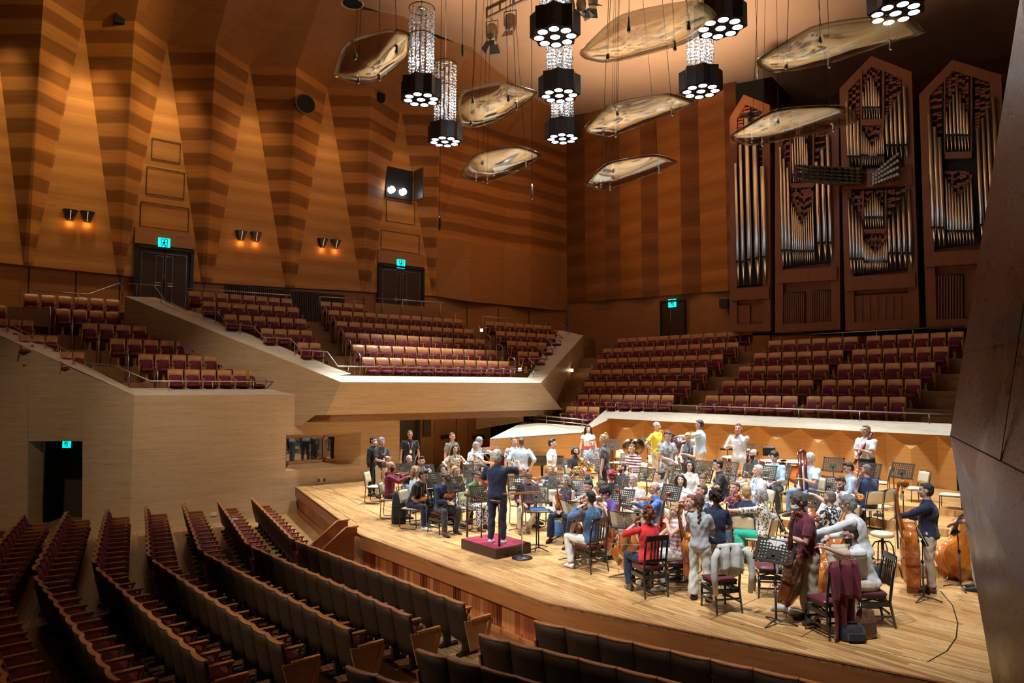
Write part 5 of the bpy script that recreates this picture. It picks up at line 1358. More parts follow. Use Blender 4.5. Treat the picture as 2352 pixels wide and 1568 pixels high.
    # ---- clothes
    if legs in ('long', 'cross', 'short', 'wide'):
        bm = newbm(); torso(bm, .014, .475, .60)
        low = .96 if legs != 'short' else .02
        for j in (0, 1): legtube(bm, j, .015, low, .03 if legs == 'wide' else .008)
        remesh('trousers', bm, [cloth(bottom)], root, .013 if near < 14 else .016, folds(.0065, i))
    else:
        bm = newbm()
        if pose == 'st': tube(bm, [V((0, 0, .62*H)), V((0, 0, .53*H)), V((0, .01, .30*H))], [(.15, .12), (.185, .15), (.25, .22)], 18)
        else:
            for j in (0, 1): legtube(bm, j, .03, .5, .03)
            torso(bm, .015, .475, .60); tube(bm, [V((0, .02, hipz)), V((0, .40, hipz-.01))], [.15, .17], 10)
        remesh('skirt', bm, [cloth(bottom)], root, .014, folds(.009, i))
    bm = newbm(); torso(bm, .019, .50 if 'tuck' not in extra else .565, .845, flare=.012)
    up = {'short': .72, 'long': 2, 'half': 1.5, 'none': 0, 'cap': .35}[sleeve]
    if up:
        for j in (0, 1): armtube(bm, j, .016, up)
    tube(bm, [T((0, .01, .822*H+d0)), T((0, .012, .858*H+d0))], [(.082*k, .074*k), (.068*k, .066*k)], 12)
    remesh('jacket' if 'jacket' in extra else 'shirt', bm, [cloth(top)], root, .012 if near < 14 else .016, folds(.0058, i+3))
    for j in (0, 1):
        an = LEG[j][2]; bm = newbm()
        tube(bm, [an+V((0, -.055, -.052*k)), an+V((0, -.03, -.04*k)), an+V((0, .05, -.04*k)), an+V((0, .13, -.058*k)), an+V((0, .19, -.066*k))], [(.034*k, .03*k), (.044*k, .046*k), (.045*k, .042*k), (.047*k, .03*k), (.025*k, .018*k)], 10)
        sh = obj('shoe', bm, cloth(shoe), root)
    # ---- hair
    st, hcn_ = hair
    if st != 'none':
        bm = newbm(); amp = .006
        def cap(dz=0, gr=.0, front=.0):
            ball(bm, Hd((0, -.024, .044+dz)), ((.078+gr)*hs, (.092+gr)*hs, (.083+gr)*hs), 12, Rh)
            ball(bm, Hd((0, -.052, .0)), ((.074+gr)*hs, (.062+gr)*hs, (.078+gr)*hs), 12, Rh)
            if front: ball(bm, Hd((0, .036, .088)), (.054*hs, .036*hs, .024*hs), 10, Rh)
        if st == 'short': cap(0, 0, 1)
        elif st == 'full': cap(.004, .012, 1); amp = .011
        elif st == 'quiff': cap(0, .002, 1); ball(bm, Hd((0, .035, .115)), (.055*hs, .05*hs, .03*hs), 10, Rh)
        elif st == 'bald':
            for s in (-1, 1): ball(bm, Hd((s*.068, -.035, .008)), (.014*hs, .050*hs, .040*hs), 8, Rh)
            ball(bm, Hd((0, -.084, -.0)), (.060*hs, .030*hs, .045*hs), 8, Rh)
        elif st == 'shaved': amp = .002; ball(bm, Hd((0, -.05, .03)), (.074*hs, .062*hs, .076*hs), 10, Rh)
        elif st in ('bob', 'long', 'longest'):
            cap(.0, .008, 1); L = {'bob': -.085, 'long': -.19, 'longest': -.27}[st]
            for s in (-1, 1): tube(bm, [Hd((s*.062, -.0, .06)), Hd((s*.088, -.01, .0)), Hd((s*.088, -.012, L*.6)), Hd((s*.074, -.02+(.02 if st != 'bob' else 0), L))], [.03*hs, (.028*hs, .045*hs), (.028*hs, .048*hs), (.018*hs, .03*hs)], 8)
            tube(bm, [Hd((0, -.09, .03)), Hd((0, -.10, -.06)), Hd((0, -.095, L))], [(.075*hs, .04*hs), (.08*hs, .04*hs), (.062*hs, .025*hs)], 10)
            amp = .008
        elif st == 'bun': cap(0, .003, 1); ball(bm, Hd((0, -.10, .085)), .042*hs, 8)
        elif st == 'braid':
            cap(0, .004, 1); ball(bm, Hd((0, -.105, .02)), .035*hs, 8)
            for q in range(8): ball(bm, Hd((.012*(-1)**q, -.112-.004*q, -.02-.038*q)), (.026*hs, .024*hs, .030*hs), 7)
        elif st in ('curly', 'afro'):
            rr = random.Random(i); G = .018 if st == 'curly' else .03; cap(.004, .006, 1)
            for q in range(44):
                th, ph = rr.uniform(0, 2*math.pi), rr.uniform(-.5 if st == 'curly' else -.7, 1.4)
                v = V((math.cos(th)*math.cos(ph), math.sin(th)*math.cos(ph), math.sin(ph)))
                if v.y > .45 and v.z < .55: continue
                ball(bm, Hd((v.x*(.078+G), v.y*(.092+G)-.024, v.z*(.088+G)+.03)), .024*hs*rr.uniform(.8, 1.25), 6)
            amp = .010
        elif st == 'tie':
            cap(0, .005, 1)
            for q in range(9): ball(bm, Hd((.02*math.sin(q*2.4), -.06-.02*math.cos(q*1.9), .125+.012*(q % 3))), .02*hs, 6)
            amp = .012
        remesh('hair', bm, [hm], root, .009 if near < 14 else .012, folds(amp*.55, i, 2.2))
    # ---- things worn
    if 'glasses' in extra:
        bm = newbm()
        for s in (-1, 1):
            tube(bm, [Hd((s*.033+.021*math.cos(q*math.pi/6), .100, .008+.017*math.sin(q*math.pi/6))) for q in range(12)], .0028*hs, 5, closed=True); tube(bm, [Hd((s*.054, .098, .012)), Hd((s*.078, .06, .014)), Hd((s*.080, -.02, .010))], .0026*hs, 5)
        tube(bm, [Hd((-.012, .104, .010)), Hd((.012, .104, .010))], .0026*hs, 5); obj('glasses', bm, M['dark'], root)
    if 'mask' in extra:
        bm = newbm(); ball(bm, Hd((0, .050, -.045)), (.064*hs, .068*hs, .056*hs), 14, Rh); obj('face_mask', bm, cloth('white'), root)
    if 'lanyard' in extra:
        bm = newbm(); c = T((0, .145*k*g+belly*.5, .66*H+d0))
        for s in (-1, 1): tube(bm, [T((s*.06, -.02, .84*H+d0)), T((s*.075, .085*k+.02, .80*H+d0)), T((s*.045, .135*k*g+.01, .73*H+d0)), c], .006, 5)
        ln = obj('lanyard', bm, cloth('lightgrey'), root)
        bm = newbm(); box(bm, c+V((0, .012, -.04)), (.075, .008, .10)); obj('badge', bm, cloth('white'), ln)
    if 'collar' in extra:
        bm = newbm(); 
        for s in (-1, 1): prism(bm, [T((s*.01, .085*k, .835*H+d0)), T((s*.075, .06*k, .855*H+d0)), T((s*.085, .075*k, .825*H+d0)), T((s*.045, .115*k, .795*H+d0))], Rl @ V((0, .012, 0)))
        obj('collar', bm, cloth(top), root)
    if 'front' in extra:
        bm = newbm(); prism(bm, [T((-.05, .112*k*g, .83*H+d0)), T((.05, .112*k*g, .83*H+d0)), T((.0, .142*k*g, .66*H+d0))], Rl @ V((0, .016, 0))); obj('shirt_front', bm, cloth('white'), root)
        bm = newbm(); prism(bm, [T((-.014, .135*k, .82*H+d0)), T((.014, .135*k, .82*H+d0)), T((.018, .155*k, .70*H+d0)), T((-.018, .155*k, .70*H+d0))], Rl @ V((0, .01, 0))); obj('tie', bm, cloth('black'), root)
    if 'strap' in extra:
        bm = newbm(); tube(bm, [T((-.12, -.09, .80*H+d0)), T((-.13, .03, .828*H+d0)), T((-.05, .155*k, .72*H+d0)), T((.10, .16*k, .60*H+d0)), T((.19, .02, .53*H+d0))], [(.014, .006)]*5, 6); obj('bag_strap', bm, cloth('black'), root)
    if 'belt' in extra:
        bm = newbm(); n = 20; tube(bm, [T((.168*k*g*math.cos(q*2*math.pi/n), .128*k*g*math.sin(q*2*math.pi/n)+belly*.4, .575*H+d0)) for q in range(n)], [(.02, .012)]*n, 6, closed=True); obj('belt', bm, cloth('brown'), root)
    if 'scarf' in extra:
        bm = newbm(); tube(bm, [T((.085*math.cos(q*math.pi/6), .075*math.sin(q*math.pi/6)+.02, .835*H+d0)) for q in range(12)], .03, 7, closed=True); obj('scarf', bm, cloth('navy'), root)
    if 'hood' in extra:
        bm = newbm(); ball(bm, T((0, -.075, .83*H+d0)), (.105, .06, .06), 10); obj('hood', bm, cloth(top), root)
    PEOPLE[i] = dict(o=o, rz=rz, R=Rz, T=T, H=H, d0=d0, hands=[o+Rz @ a[2] for a in ARM], hip=hipz, zf=zf, head=o+Rz @ hc, k=k, f=f, loc=lambda p: o+Rz @ V(p))
    return root
S9, L1, L2, L3 = SZ, SZ+.2, SZ+.35, SZ+.5
p = person
p(1, 858, 1013, S9, 60, 'man in black suit and tie with a white face mask standing by the stone wall', 'st', 1.74, hair=('short', 'black'), top='black', sleeve='long', bottom='black', arms='down', extra=('mask', 'front', 'jacket'))
p(2, 877, 1015, S9, 30, 'grey-haired man in charcoal polo with lanyard, holding a clarinet by the stone wall', 'st', 1.74, hair=('full', 'grey'), top='charcoal', bottom='beige', arms='wind', extra=('lanyard', 'collar'))
p(3, 942, 998, S9, 10, 'man in black T-shirt with lanyard and badge standing in the stage doorway', 'st', 1.82, 1.08, hair=('short', 'salt'), top='black', bottom='charcoal', arms='down', extra=('lanyard', 'glasses'), skin='ruddy')
p(4, 898, 1071, S9, 80, 'bald bearded violinist in maroon hooded sweatshirt sitting at the left end of the strings', hair=('none', 'dark'), top='maroon', sleeve='long', bottom='black', arms='violin', extra=('beard', 'hood'), hands=((-.10, .30, 1.02), (.12, .46, 1.02)))
p(5, 940, 1055, S9, 25, 'bald violinist in black top and jeans sitting behind the maroon hooded sweatshirt', hair=('none', 'dark'), top='black', bottom='jean', arms='violin')
p(6, 969, 1060, S9, 0, 'young man in white shirt sitting in front of the folding wooden doors', hair=('quiff', 'dark'), top='white', bottom='navy', arms='lap')
p(7, 955, 1082, S9, 110, 'blonde woman in white sleeveless top sitting behind the man in black T-shirt and white shoes', fem=True, H=1.66, hair=('long', 'blonde'), top='white', sleeve='none', bottom='black', arms='reach')
p(8, 973, 1093, S9, 60, 'dark-haired man in black T-shirt, navy trousers and white shoes leaning forward on a cream chair', hair=('quiff', 'dark'), top='black', bottom='navy', shoe='white', arms='front', lean=24, extra=('lanyard',))
p(9, 1024, 1098, S9, 35, 'violinist with curly grey-brown hair in navy blazer and grey jeans, hands clasped', H=1.7, hair=('curly', 'salt'), top='darkblue', sleeve='long', bottom='charcoal', arms='lap', lean=12, nod=15, extra=('jacket', 'glasses'), hands=((-.05, .36, .72), (.05, .36, .72)))
p(10, 1045, 1031, S9, 20, 'standing woman with long dark hair in cream and brown print dress holding a bow', 'st', 1.68, fem=True, hair=('long', 'dark'), top='cream:leopard/brown', sleeve='half', bottom='cream:leopard/brown', legs='skirt', arms='bowout')
p(11, 1039, 1003, S9, 40, 'man in olive polo standing behind the woman in print dress', 'st', 1.8, hair=('short', 'brown'), top='olive', bottom='khaki', arms='down', extra=('collar',), skin='ruddy')
p(12, 1017, 1078, S9, 20, 'long-haired woman sitting behind the violinist in navy blazer', fem=True, H=1.65, hair=('long', 'dark'), top='maroon', bottom='black', arms='lap')
p(13, 1046, 1082, S9, 40, 'blonde woman with glasses in pale print blouse sitting right of the navy blazer', fem=True, H=1.66, hair=('bob', 'blonde'), top='beige:floral/olive', sleeve='half', bottom='white:floral/charcoal', legs='skirt', arms='lap', extra=('glasses',))
p(14, 1111, 1078, S9, -25, 'long-haired woman in red top sitting just left of the conductor', fem=True, H=1.65, hair=('long', 'dark'), top='red', bottom='black', arms='lap', yaw=-10)
p(15, 1097, 1094, S9, 45, 'short-haired woman in green T-shirt and patterned trousers sitting beside the podium', fem=True, H=1.66, hair=('short', 'brown'), top='green', bottom='white:leopard/black', legs='wide', shoe='brown', arms='front', lean=14, nod=25)
p(16, 1101, 1015, S9, 45, 'grey-haired man in light blue shirt standing with a violin, head bent', 'st', 1.8, hair=('full', 'grey'), top='lightblue', sleeve='long', bottom='navy', arms='violin', nod=25)
p(17, 1094, 1025, S9, 120, 'man in white patterned T-shirt bending forward with a bow', 'st', 1.72, 1.05, hair=('short', 'grey'), top='white:mottle/grey', bottom='jean', arms='bowout', lean=14, nod=10)
p(18, 1143, 1049, S9+.18, 165, 'grey-haired conductor in dark navy shirt and trousers standing on the podium, arm raised', 'st', 1.80, 1.12, hair=('full', 'white'), top='navy', bottom='navy', shoe='white', arms='conduct', skin='ruddy', yaw=12)
p(19, 1181, 1014, S9, 30, 'man in striped shirt standing and facing the camera behind the conductor', 'st', 1.78, 1.08, hair=('short', 'brown'), top='white:vert/slate', bottom='khaki', arms='down', skin='ruddy', extra=('collar',))
p(20, 1198, 1016, S9, 178, 'man in light blue shirt with shoulder bag standing with his back to the camera', 'st', 1.8, 1.1, hair=('short', 'brown'), top='lightblue', sleeve='half', bottom='black', arms='hips', extra=('strap',))
p(21, 1269, 1019, S9, 75, 'dark-haired man in white polo with a chest strap standing by the stage back wall', 'st', 1.78, 1.05, hair=('quiff', 'black'), top='white', bottom='navy', arms='down', extra=('strap', 'collar'))
p(22, 1214, 1098, S9, 5, 'violinist in violet-grey shirt and khaki trousers with head bowed, right of the conductor', hair=('short', 'brown'), top='violet', sleeve='half', bottom='khaki', legs='cross', shoe='brown', arms='lap', lean=18, nod=42)
p(23, 1262, 1078, S9, 30, 'woman with wavy fair hair in dark printed T-shirt sitting before the music stands', fem=True, H=1.65, hair=('bob', 'blonde'), top='navy:mottle/lightgrey', bottom='black', arms='lap', yaw=20)
p(24, 1199, 1080, S9, 60, 'bald man in white patterned shirt sitting behind the bowed violinist', hair=('bald', 'grey'), top='white:floral/slate', bottom='beige', arms='violin')
p(25, 1299, 1104, S9, -25, 'grey-bobbed woman in dark sleeveless top holding a violin upright on her knee', fem=True, H=1.68, hair=('bob', 'grey'), top='charcoal:floral/slate', sleeve='none', bottom='navy', legs='wide', arms='front')
p(26, 1322, 1036, L1, 25, 'bearded dark-haired horn player in black T-shirt on the riser', hair=('bob', 'black'), top='black', bottom='black', arms='wind', extra=('beard',))
p(27, 1360, 1019, L2, 10, 'man in grey checked shirt sitting with a silver horn', hair=('short', 'brown'), top='lightgrey:vert/slate', sleeve='half', bottom='jean', arms='wind')
p(28, 1386, 1009, L1, -100, 'bearded man with tied-up fair hair in dark patterned shirt standing in profile', 'st', 1.82, hair=('tie', 'blonde'), top='charcoal:mottle/slate', bottom='black', arms='down', extra=('beard', 'glasses'))
p(29, 1351, 985, L2, 10, 'woman with very long black hair in white top and red skirt standing at the back', 'st', 1.68, fem=True, hair=('longest', 'black'), top='white', sleeve='cap', bottom='red', legs='skirt', arms='down', skin='pale')
p(30, 1338, 1087, S9, 20, 'bald man with glasses in white shirt looking down behind the grey-bobbed woman', hair=('bald', 'grey'), top='white', sleeve='long', bottom='grey', arms='front', nod=25, extra=('glasses',))
p(31, 1403, 1094, S9, -140, 'woman with bright red curls in black sleeveless top seen from behind', fem=True, H=1.66, hair=('afro', 'red'), top='black', sleeve='none', bottom='black', arms='front')
p(32, 1428, 1075, S9, -70, 'bearded man in dark blue shirt sitting behind the red-curled woman', hair=('short', 'dark'), top='darkblue', sleeve='long', bottom='navy', arms='lap', extra=('beard',))
p(33, 1451, 1031, L2, -40, 'man in red and white striped long-sleeved shirt sitting before the cymbals', hair=('short', 'brown'), top='white:stripe/wine', sleeve='long', bottom='beige', arms='wind', lean=12)
p(34, 1509, 979, L3, 60, 'bald man in yellow polo standing by the back wall', 'st', 1.78, 1.05, hair=('bald', 'salt'), top='yellow', bottom='beige', arms='hips', extra=('strap', 'collar'))
p(35, 1534, 1001, L2, 40, 'man in grey camouflage T-shirt standing and looking down', 'st', 1.8, 1.05, hair=('short', 'dark'), top='lightgrey:camo/grey', bottom='lightgrey:camo/grey', legs='short', arms='front', nod=25)
p(36, 1580, 1005, L2, -30, 'short-haired blonde woman in slate blue sleeveless dress standing with a clarinet', 'st', 1.72, fem=True, hair=('short', 'blonde'), top='slate', sleeve='none', bottom='slate', legs='skirt', arms='wind', nod=20)
p(37, 1606, 975, L3, -100, 'dark-haired man in light blue shirt reaching over the bass drum', 'st', 1.82, 1.1, hair=('short', 'black'), top='lightblue', sleeve='long', bottom='beige', arms='reach', skin='tan', extra=('glasses',))
p(38, 1583, 1070, L1, 15, 'woman with long dark hair and glasses in cream blouse sitting behind the music stands', fem=True, H=1.66, hair=('long', 'dark'), top='offwhite', sleeve='half', bottom='beige', arms='front', extra=('glasses',))
p(39, 1648, 1068, L1, -80, 'young man with glasses in black T-shirt leaning on his knees', hair=('quiff', 'black'), top='black', bottom='charcoal', arms='knees', extra=('glasses',), lean=10)
p(40, 1563, 1102, S9, 0, 'pale woman with long black hair in white blouse facing the camera, arms crossed', fem=True, H=1.66, hair=('long', 'black'), top='white', sleeve='cap', bottom='beige', arms='front', skin='pale')
p(41, 1514, 1093, S9, -85, 'dark-haired woman in white floral top in profile looking left', fem=True, H=1.66, hair=('bun', 'dark'), top='white:floral/grey', sleeve='cap', bottom='black', arms='lap')
p(42, 1455, 1102, S9, -30, 'white-haired man with glasses in striped grey sweater holding a violin upright', 'si', 1.74, 1.1, hair=('short', 'white'), top='lightgrey:fine/white', sleeve='long', bottom='olive', arms='front', extra=('glasses',))
p(43, 1502, 1121, S9, -75, 'balding man in bright blue shirt sitting in profile with a violin', hair=('bald', 'salt'), top='blue', sleeve='long', bottom='beige', arms='violin', extra=('glasses',))
p(44, 1351, 1117, S9, -45, 'black-haired woman in finely striped top playing a violin behind the denim-shirted cellist', fem=True, H=1.66, hair=('bun', 'black'), top='white:fine/black', sleeve='half', bottom='black', arms='violin', nod=15)
p(45, 1379, 1121, S9, -60, 'brown-haired man with glasses half hidden behind the cellist in purple T-shirt', hair=('full', 'brown'), top='white', bottom='beige', arms='violin', extra=('glasses',))
p(46, 1389, 1133, S9, -60, 'black-haired cellist in purple T-shirt and pale trousers bending over the cello', hair=('full', 'black'), top='purple', bottom='offwhite', legs='wide', shoe='black', arms='cello', lean=20, nod=25)
p(47, 1355, 1143, S9, -140, 'cellist in blue denim shirt and pale trousers seen from behind on a black chair', hair=('short', 'black'), top='denim', sleeve='long', bottom='offwhite', shoe='white', arms='cello')
p(48, 1487, 1181, S9, -150, 'cellist with auburn curls in red top and navy trousers seen from behind', fem=True, H=1.66, hair=('afro', 'auburn'), top='red', sleeve='half', bottom='navy', legs='wide', shoe='grey', arms='cello', b=1.05)
p(49, 1552, 1172, S9, -75, 'blonde cellist in pink striped sleeveless top and white trousers in profile', fem=True, H=1.68, hair=('short', 'blonde'), top='white:stripe/pink', sleeve='none', bottom='offwhite', shoe='white', arms='cello')
p(50, 1606, 1153, S9, 165, 'woman in grey T-shirt and white trousers standing with her back to the camera, long braid', 'st', 1.57, .98, True, hair=('braid', 'brown'), top='lightgrey', bottom='offwhite', legs='wide', arms='front', yaw=-15)
p(51, 1645, 1142, S9, 165, 'woman with dark curls in navy T-shirt and khaki trousers standing, seen from behind', 'st', 1.60, 1.0, True, hair=('afro', 'dark'), top='navy', bottom='khaki', legs='wide', arms='front', yaw=-20)
p(52, 1614, 1103, S9, -20, 'brown-haired woman in pale blue blouse looking down behind the music stand', fem=True, H=1.66, hair=('bun', 'brown'), top='paleblue', sleeve='cap', bottom='beige', arms='lap', nod=20)
p(53, 1611, 1127, S9, -70, 'short-haired man in blue patterned shirt sitting behind the braided woman', hair=('short', 'brown'), top='darkblue:floral/lightblue', bottom='navy', arms='violin')
p(54, 1688, 1121, S9, -45, 'short-haired woman in violet T-shirt and jeans drawing a long bow', fem=True, H=1.66, hair=('short', 'brown'), top='violet', sleeve='cap', bottom='jean', shoe='white', arms='violin')
p(55, 1696, 984, L3, -15, 'timpanist in white shirt standing with hand at the mouth behind the drums', 'st', 1.8, 1.0, hair=('short', 'brown'), top='white', sleeve='half', bottom='offwhite', arms='mouth', skin='ruddy')
p(56, 1731, 1043, L2, -70, 'bald bearded bassoonist in black T-shirt and khaki trousers', hair=('shaved', 'dark'), top='black', bottom='khaki', arms='wind', extra=('beard',))
p(57, 1778, 1049, L2, -25, 'black-haired musician in light blue shirt and black trousers reading a part', hair=('full', 'black'), top='lightblue', sleeve='half', bottom='black', arms='front', nod=15)
p(58, 1859, 1054, L2, -45, 'grey-haired man in pale blue shirt holding a tall contrabassoon', 'si', 1.78, 1.12, hair=('full', 'white'), top='paleblue', bottom='jean', arms='wind', yaw=-5, extra=('collar',))
p(59, 1988, 989, L3, -40, 'man in white polo and dark trousers standing with a bassoon before the back wall', 'st', 1.82, 1.15, hair=('short', 'salt'), top='white', bottom='navy', arms='wind', extra=('glasses', 'collar', 'belt', 'tuck'), nod=-8)
p(60, 1949, 1075, L1, -75, 'young man with glasses in light blue shirt looking down', hair=('quiff', 'dark'), top='lightblue', sleeve='half', bottom='navy', arms='front', nod=20, extra=('glasses',))
p(61, 1990, 1080, L1, -140, 'man in dark blue T-shirt seen from behind on a cream chair', hair=('short', 'salt'), top='darkblue', bottom='navy', arms='front', b=1.1)
p(62, 1930, 1110, L1, -30, 'bearded man with brown quiff in white sweater looking down', hair=('quiff', 'brown'), top='white', sleeve='long', bottom='navy', arms='cello', nod=20, extra=('beard',))
p(63, 1740, 1081, L1, -60, 'white-haired man in pale blue shirt playing a woodwind held slanting down', hair=('short', 'white'), top='paleblue', sleeve='long', bottom='jean', arms='wind', extra=('collar',))
p(64, 1746, 1137, S9, -110, 'grey-haired woman in print blouse and turquoise trousers stretching an arm forward', 'si', 1.7, 1.12, True, hair=('bob', 'grey'), top='offwhite:leopard/brown', sleeve='half', bottom='turquoise', legs='wide', arms='reach')
p(65, 1905, 1143, S9, -125, 'bearded man in black and white floral shirt raising a hand', hair=('short', 'salt'), top='black:floral/white', bottom='navy', arms='raise', extra=('beard',))
p(66, 1832, 1153, S9, -62, 'standing cellist in maroon polo and khaki trousers wearing a white face mask', 'st', 1.76, 1.04, hair=('full', 'salt'), top='wine', bottom='khaki', arms='wind', extra=('mask', 'collar'), lean=8, nod=15)
p(67, 1946, 1158, S9, -95, 'grey-haired bassist in white long-sleeved shirt sitting on a stool behind a tilted bass', 'si', 1.74, 1.12, hair=('full', 'grey'), top='white', sleeve='long', bottom='beige', arms='reach', lean=14, extra=('glasses',), seat=.70)
p(68, 1952, 1229, S9, -70, 'man in white polo with glasses sitting and pointing, nearest to the stage edge', 'si', 1.66, lean=20, hair=('short', 'dark'), top='white', bottom='beige', arms='point', extra=('glasses', 'collar', 'beard'), hands=((-.20, .66, 1.05), (.24, .34, .66)))
p(69, 2126, 1127, S9, -90, 'bassist in dark blazer and beige trousers standing in profile', 'st', 1.68, 1.1, hair=('short', 'dark'), top='navy', sleeve='long', bottom='beige', shoe='brown', arms='reach', extra=('jacket', 'collar'), hands=((-.12, .50, 1.12), (.20, .30, 1.1)))
q = hz(2197, 1322, S9)
p(70, 2232, 1118, S9, -90, 'bassist mostly hidden by the brown stone wall, in khaki trousers and black shoes', 'st', 1.74, hair=('short', 'brown'), top='white', bottom='khaki', arms='front')
p(71, 1588, 1153, S9, -75, 'person in black top sitting hidden behind the braided woman', hair=('short', 'auburn'), top='black', bottom='navy', arms='cello')
p(72, 1716, 1130, S9, 160, 'fair-haired person in jeans seen from behind, half hidden by the print blouse', hair=('short', 'blonde'), top='navy', bottom='jean', arms='lap')
flush()
# ------------------------------------------------------------------ stage furniture
def at(x, y, z): return hz(x, y, z)
def facez(P, a): f = face_dir(P, a); return math.atan2(f.y, f.x)-math.pi/2
M['cream'] = mat('cream_vinyl', (.60, .52, .36), .5); M['piano'] = mat('black_lacquer', (.008, .008, .009), .2, coat=.5)
M['padred'] = mat('wine_leatherette', (.13, .022, .04), .4)
def make_cream():
    t = thing('stacking_chair', '', 'chair')
    bm = newbm(); cushion(bm, .44, .43, .045, (0, .02, .445)); obj('seat', bm, M['cream'], t)
    bm = newbm(); curved_slab(bm, .42, .58, .86, -.21, -.27, .035, .02, .01); obj('backrest', bm, M['cream'], t)
    for s in (-1, 1):
        bm = newbm(); tube(bm, [(s*.215, -.275, .86), (s*.22, -.215, .60), (s*.22, -.19, .46), (s*.22, -.21, .05), (s*.22, -.17, .013), (s*.22, .20, .013), (s*.22, .235, .05), (s*.22, .215, .44), (s*.22, -.17, .44)], .0105, 6); obj('side_frame', bm, M['dark'], t)
    bm = newbm(); rod(bm, (-.215, -.275, .862), (.215, -.275, .862), .0105, 6); rod(bm, (-.22, .2, .435), (.22, .2, .435), .0105, 6); obj('cross_bar', bm, M['dark'], t)
    return t
def make_black():
    t = thing('piano_chair', '', 'chair')
    bm = newbm(); cushion(bm, .40, .38, .05, (0, .02, .43)); obj('seat', bm, M['padred'], t)
    bm = newbm(); box(bm, (0, .02, .405), (.36, .34, .05)); 
    for s in (-1, 1): rod(bm, (s*.15, -.13, .33), (s*.15, .17, .40), .012, 6); rod(bm, (s*.15, .17, .33), (s*.15, -.13, .40), .012, 6)
    obj('lift_frame', bm, M['piano'], t)
    for s in (-1, 1):
        bm = newbm(); tube(bm, [(s*.19, .19, .33), (s*.195, .205, 0)], [(.022, .022), (.016, .016)], 4); obj('leg', bm, M['piano'], t)
        bm = newbm(); tube(bm, [(s*.19, -.29, .94), (s*.19, -.23, .62), (s*.19, -.19, .34), (s*.20, -.25, 0)], [.018, .021, .022, .016], 4); obj('leg', bm, M['piano'], t)
    bm = newbm()
    for s in (-1, 1): box(bm, (s*.19, 0, .31), (.03, .38, .06)); box(bm, (s*.192, -.01, .15), (.02, .40, .025))
    for y in (-.19, .19): box(bm, (0, y, .31), (.38, .03, .06)); box(bm, (0, y*.95, .19), (.38, .02, .025))
    obj('apron', bm, M['piano'], t)
    bm = newbm(); box(bm, (0, -.285, .91), (.38, .028, .08), Matrix.Rotation(.17, 3, 'X')); box(bm, (0, -.225, .56), (.38, .022, .045)); obj('backrest', bm, M['piano'], t)
    for u in (-.09, -.03, .03, .09):
        bm = newbm(); prism(bm, [(u-.014, -.235, .57), (u+.014, -.235, .57), (u+.014, -.285, .88), (u-.014, -.285, .88)], (0, .012, 0)); obj('back_slat', bm, M['piano'], t)
    return t
def make_stool():
    t = thing('bass_stool', '', 'stool')
    bm = newbm(); lathe(bm, [(.16, .66), (.185, .675), (.185, .715), (.16, .735)], 20); obj('seat', bm, M['cream'], t)
    bm = newbm(); rod(bm, (0, 0, .3), (0, 0, .67), .025, 8); obj('column', bm, M['dark'], t)
    for q in range(4):
        a = q*math.pi/2+.4; c, s = math.cos(a), math.sin(a); bm = newbm(); tube(bm, [(c*.02, s*.02, .58), (c*.12, s*.12, .57), (c*.17, s*.17, .5), (c*.23, s*.23, 0)], .012, 6); obj('leg', bm, M['dark'], t)
    bm = newbm(); tube(bm, [(.2*math.cos(q*math.pi/10), .2*math.sin(q*math.pi/10), .22) for q in range(20)], .009, 6, closed=True); obj('foot_ring', bm, M['dark'], t)
    return t
CH0 = {'cream': make_cream(), 'black': make_black(), 'stool': make_stool()}; used = {}
GRP = {'cream': 'cream stacking chairs on the stage', 'black': 'black piano chairs on the stage', 'stool': 'round bass stools'}
def chair(kind, P, rz, label, sc=1.0):
    r = CH0[kind]
    if kind not in used: used[kind] = 1; r.location = P; r.rotation_euler = (0, 0, rz); r['label'] = label; r['group'] = GRP[kind]; r.scale = (sc,)*3; return r
    return dup(r, P, rz, label, GRP[kind], (sc,)*3)
WHO = {4: 'under the maroon hooded sweatshirt', 5: 'under the bald violinist in jeans', 6: 'under the young man by the folding doors', 7: 'under the blonde woman in white top', 8: 'under the man leaning forward in white shoes', 12: 'under the long-haired woman behind the blazer', 13: 'under the blonde woman with glasses', 14: 'under the woman in red top left of the conductor', 15: 'under the woman in green T-shirt',
       22: 'under the violinist with bowed head', 23: 'under the wavy-haired woman in printed T-shirt', 24: 'under the bald man in white pattern', 25: 'under the grey-bobbed woman', 26: 'under the bearded horn player', 27: 'under the man with the silver horn', 30: 'under the bald man in white shirt', 31: 'under the red-curled woman', 32: 'under the bearded man in dark blue', 33: 'under the man in red and white stripes', 38: 'under the woman in cream blouse', 39: 'under the young man in black T-shirt', 40: 'under the pale black-haired woman',
       41: 'under the woman in profile with floral top', 42: 'under the white-haired man in striped sweater', 43: 'under the man in bright blue shirt', 44: 'under the woman in finely striped top', 45: 'under the half hidden brown-haired man', 46: 'under the cellist in purple', 52: 'under the woman in pale blue blouse', 53: 'under the man in blue patterned shirt', 54: 'under the woman in violet T-shirt', 56: 'under the bald bassoonist', 57: 'under the reader in light blue and black trousers', 58: 'under the contrabassoonist',
       60: 'under the young man in light blue', 61: 'under the man in dark blue T-shirt', 62: 'under the man in white sweater', 63: 'under the white-haired woodwind player', 64: 'under the woman in turquoise trousers', 65: 'under the man in black floral shirt', 71: 'under the hidden person in black top', 72: 'under the fair-haired person in jeans',
       9: 'under the violinist in navy blazer', 47: 'under the cellist in denim shirt', 48: 'under the cellist in red', 49: 'under the blonde cellist', 68: 'under the pointing man in white polo', 67: 'under the bassist in white shirt'}
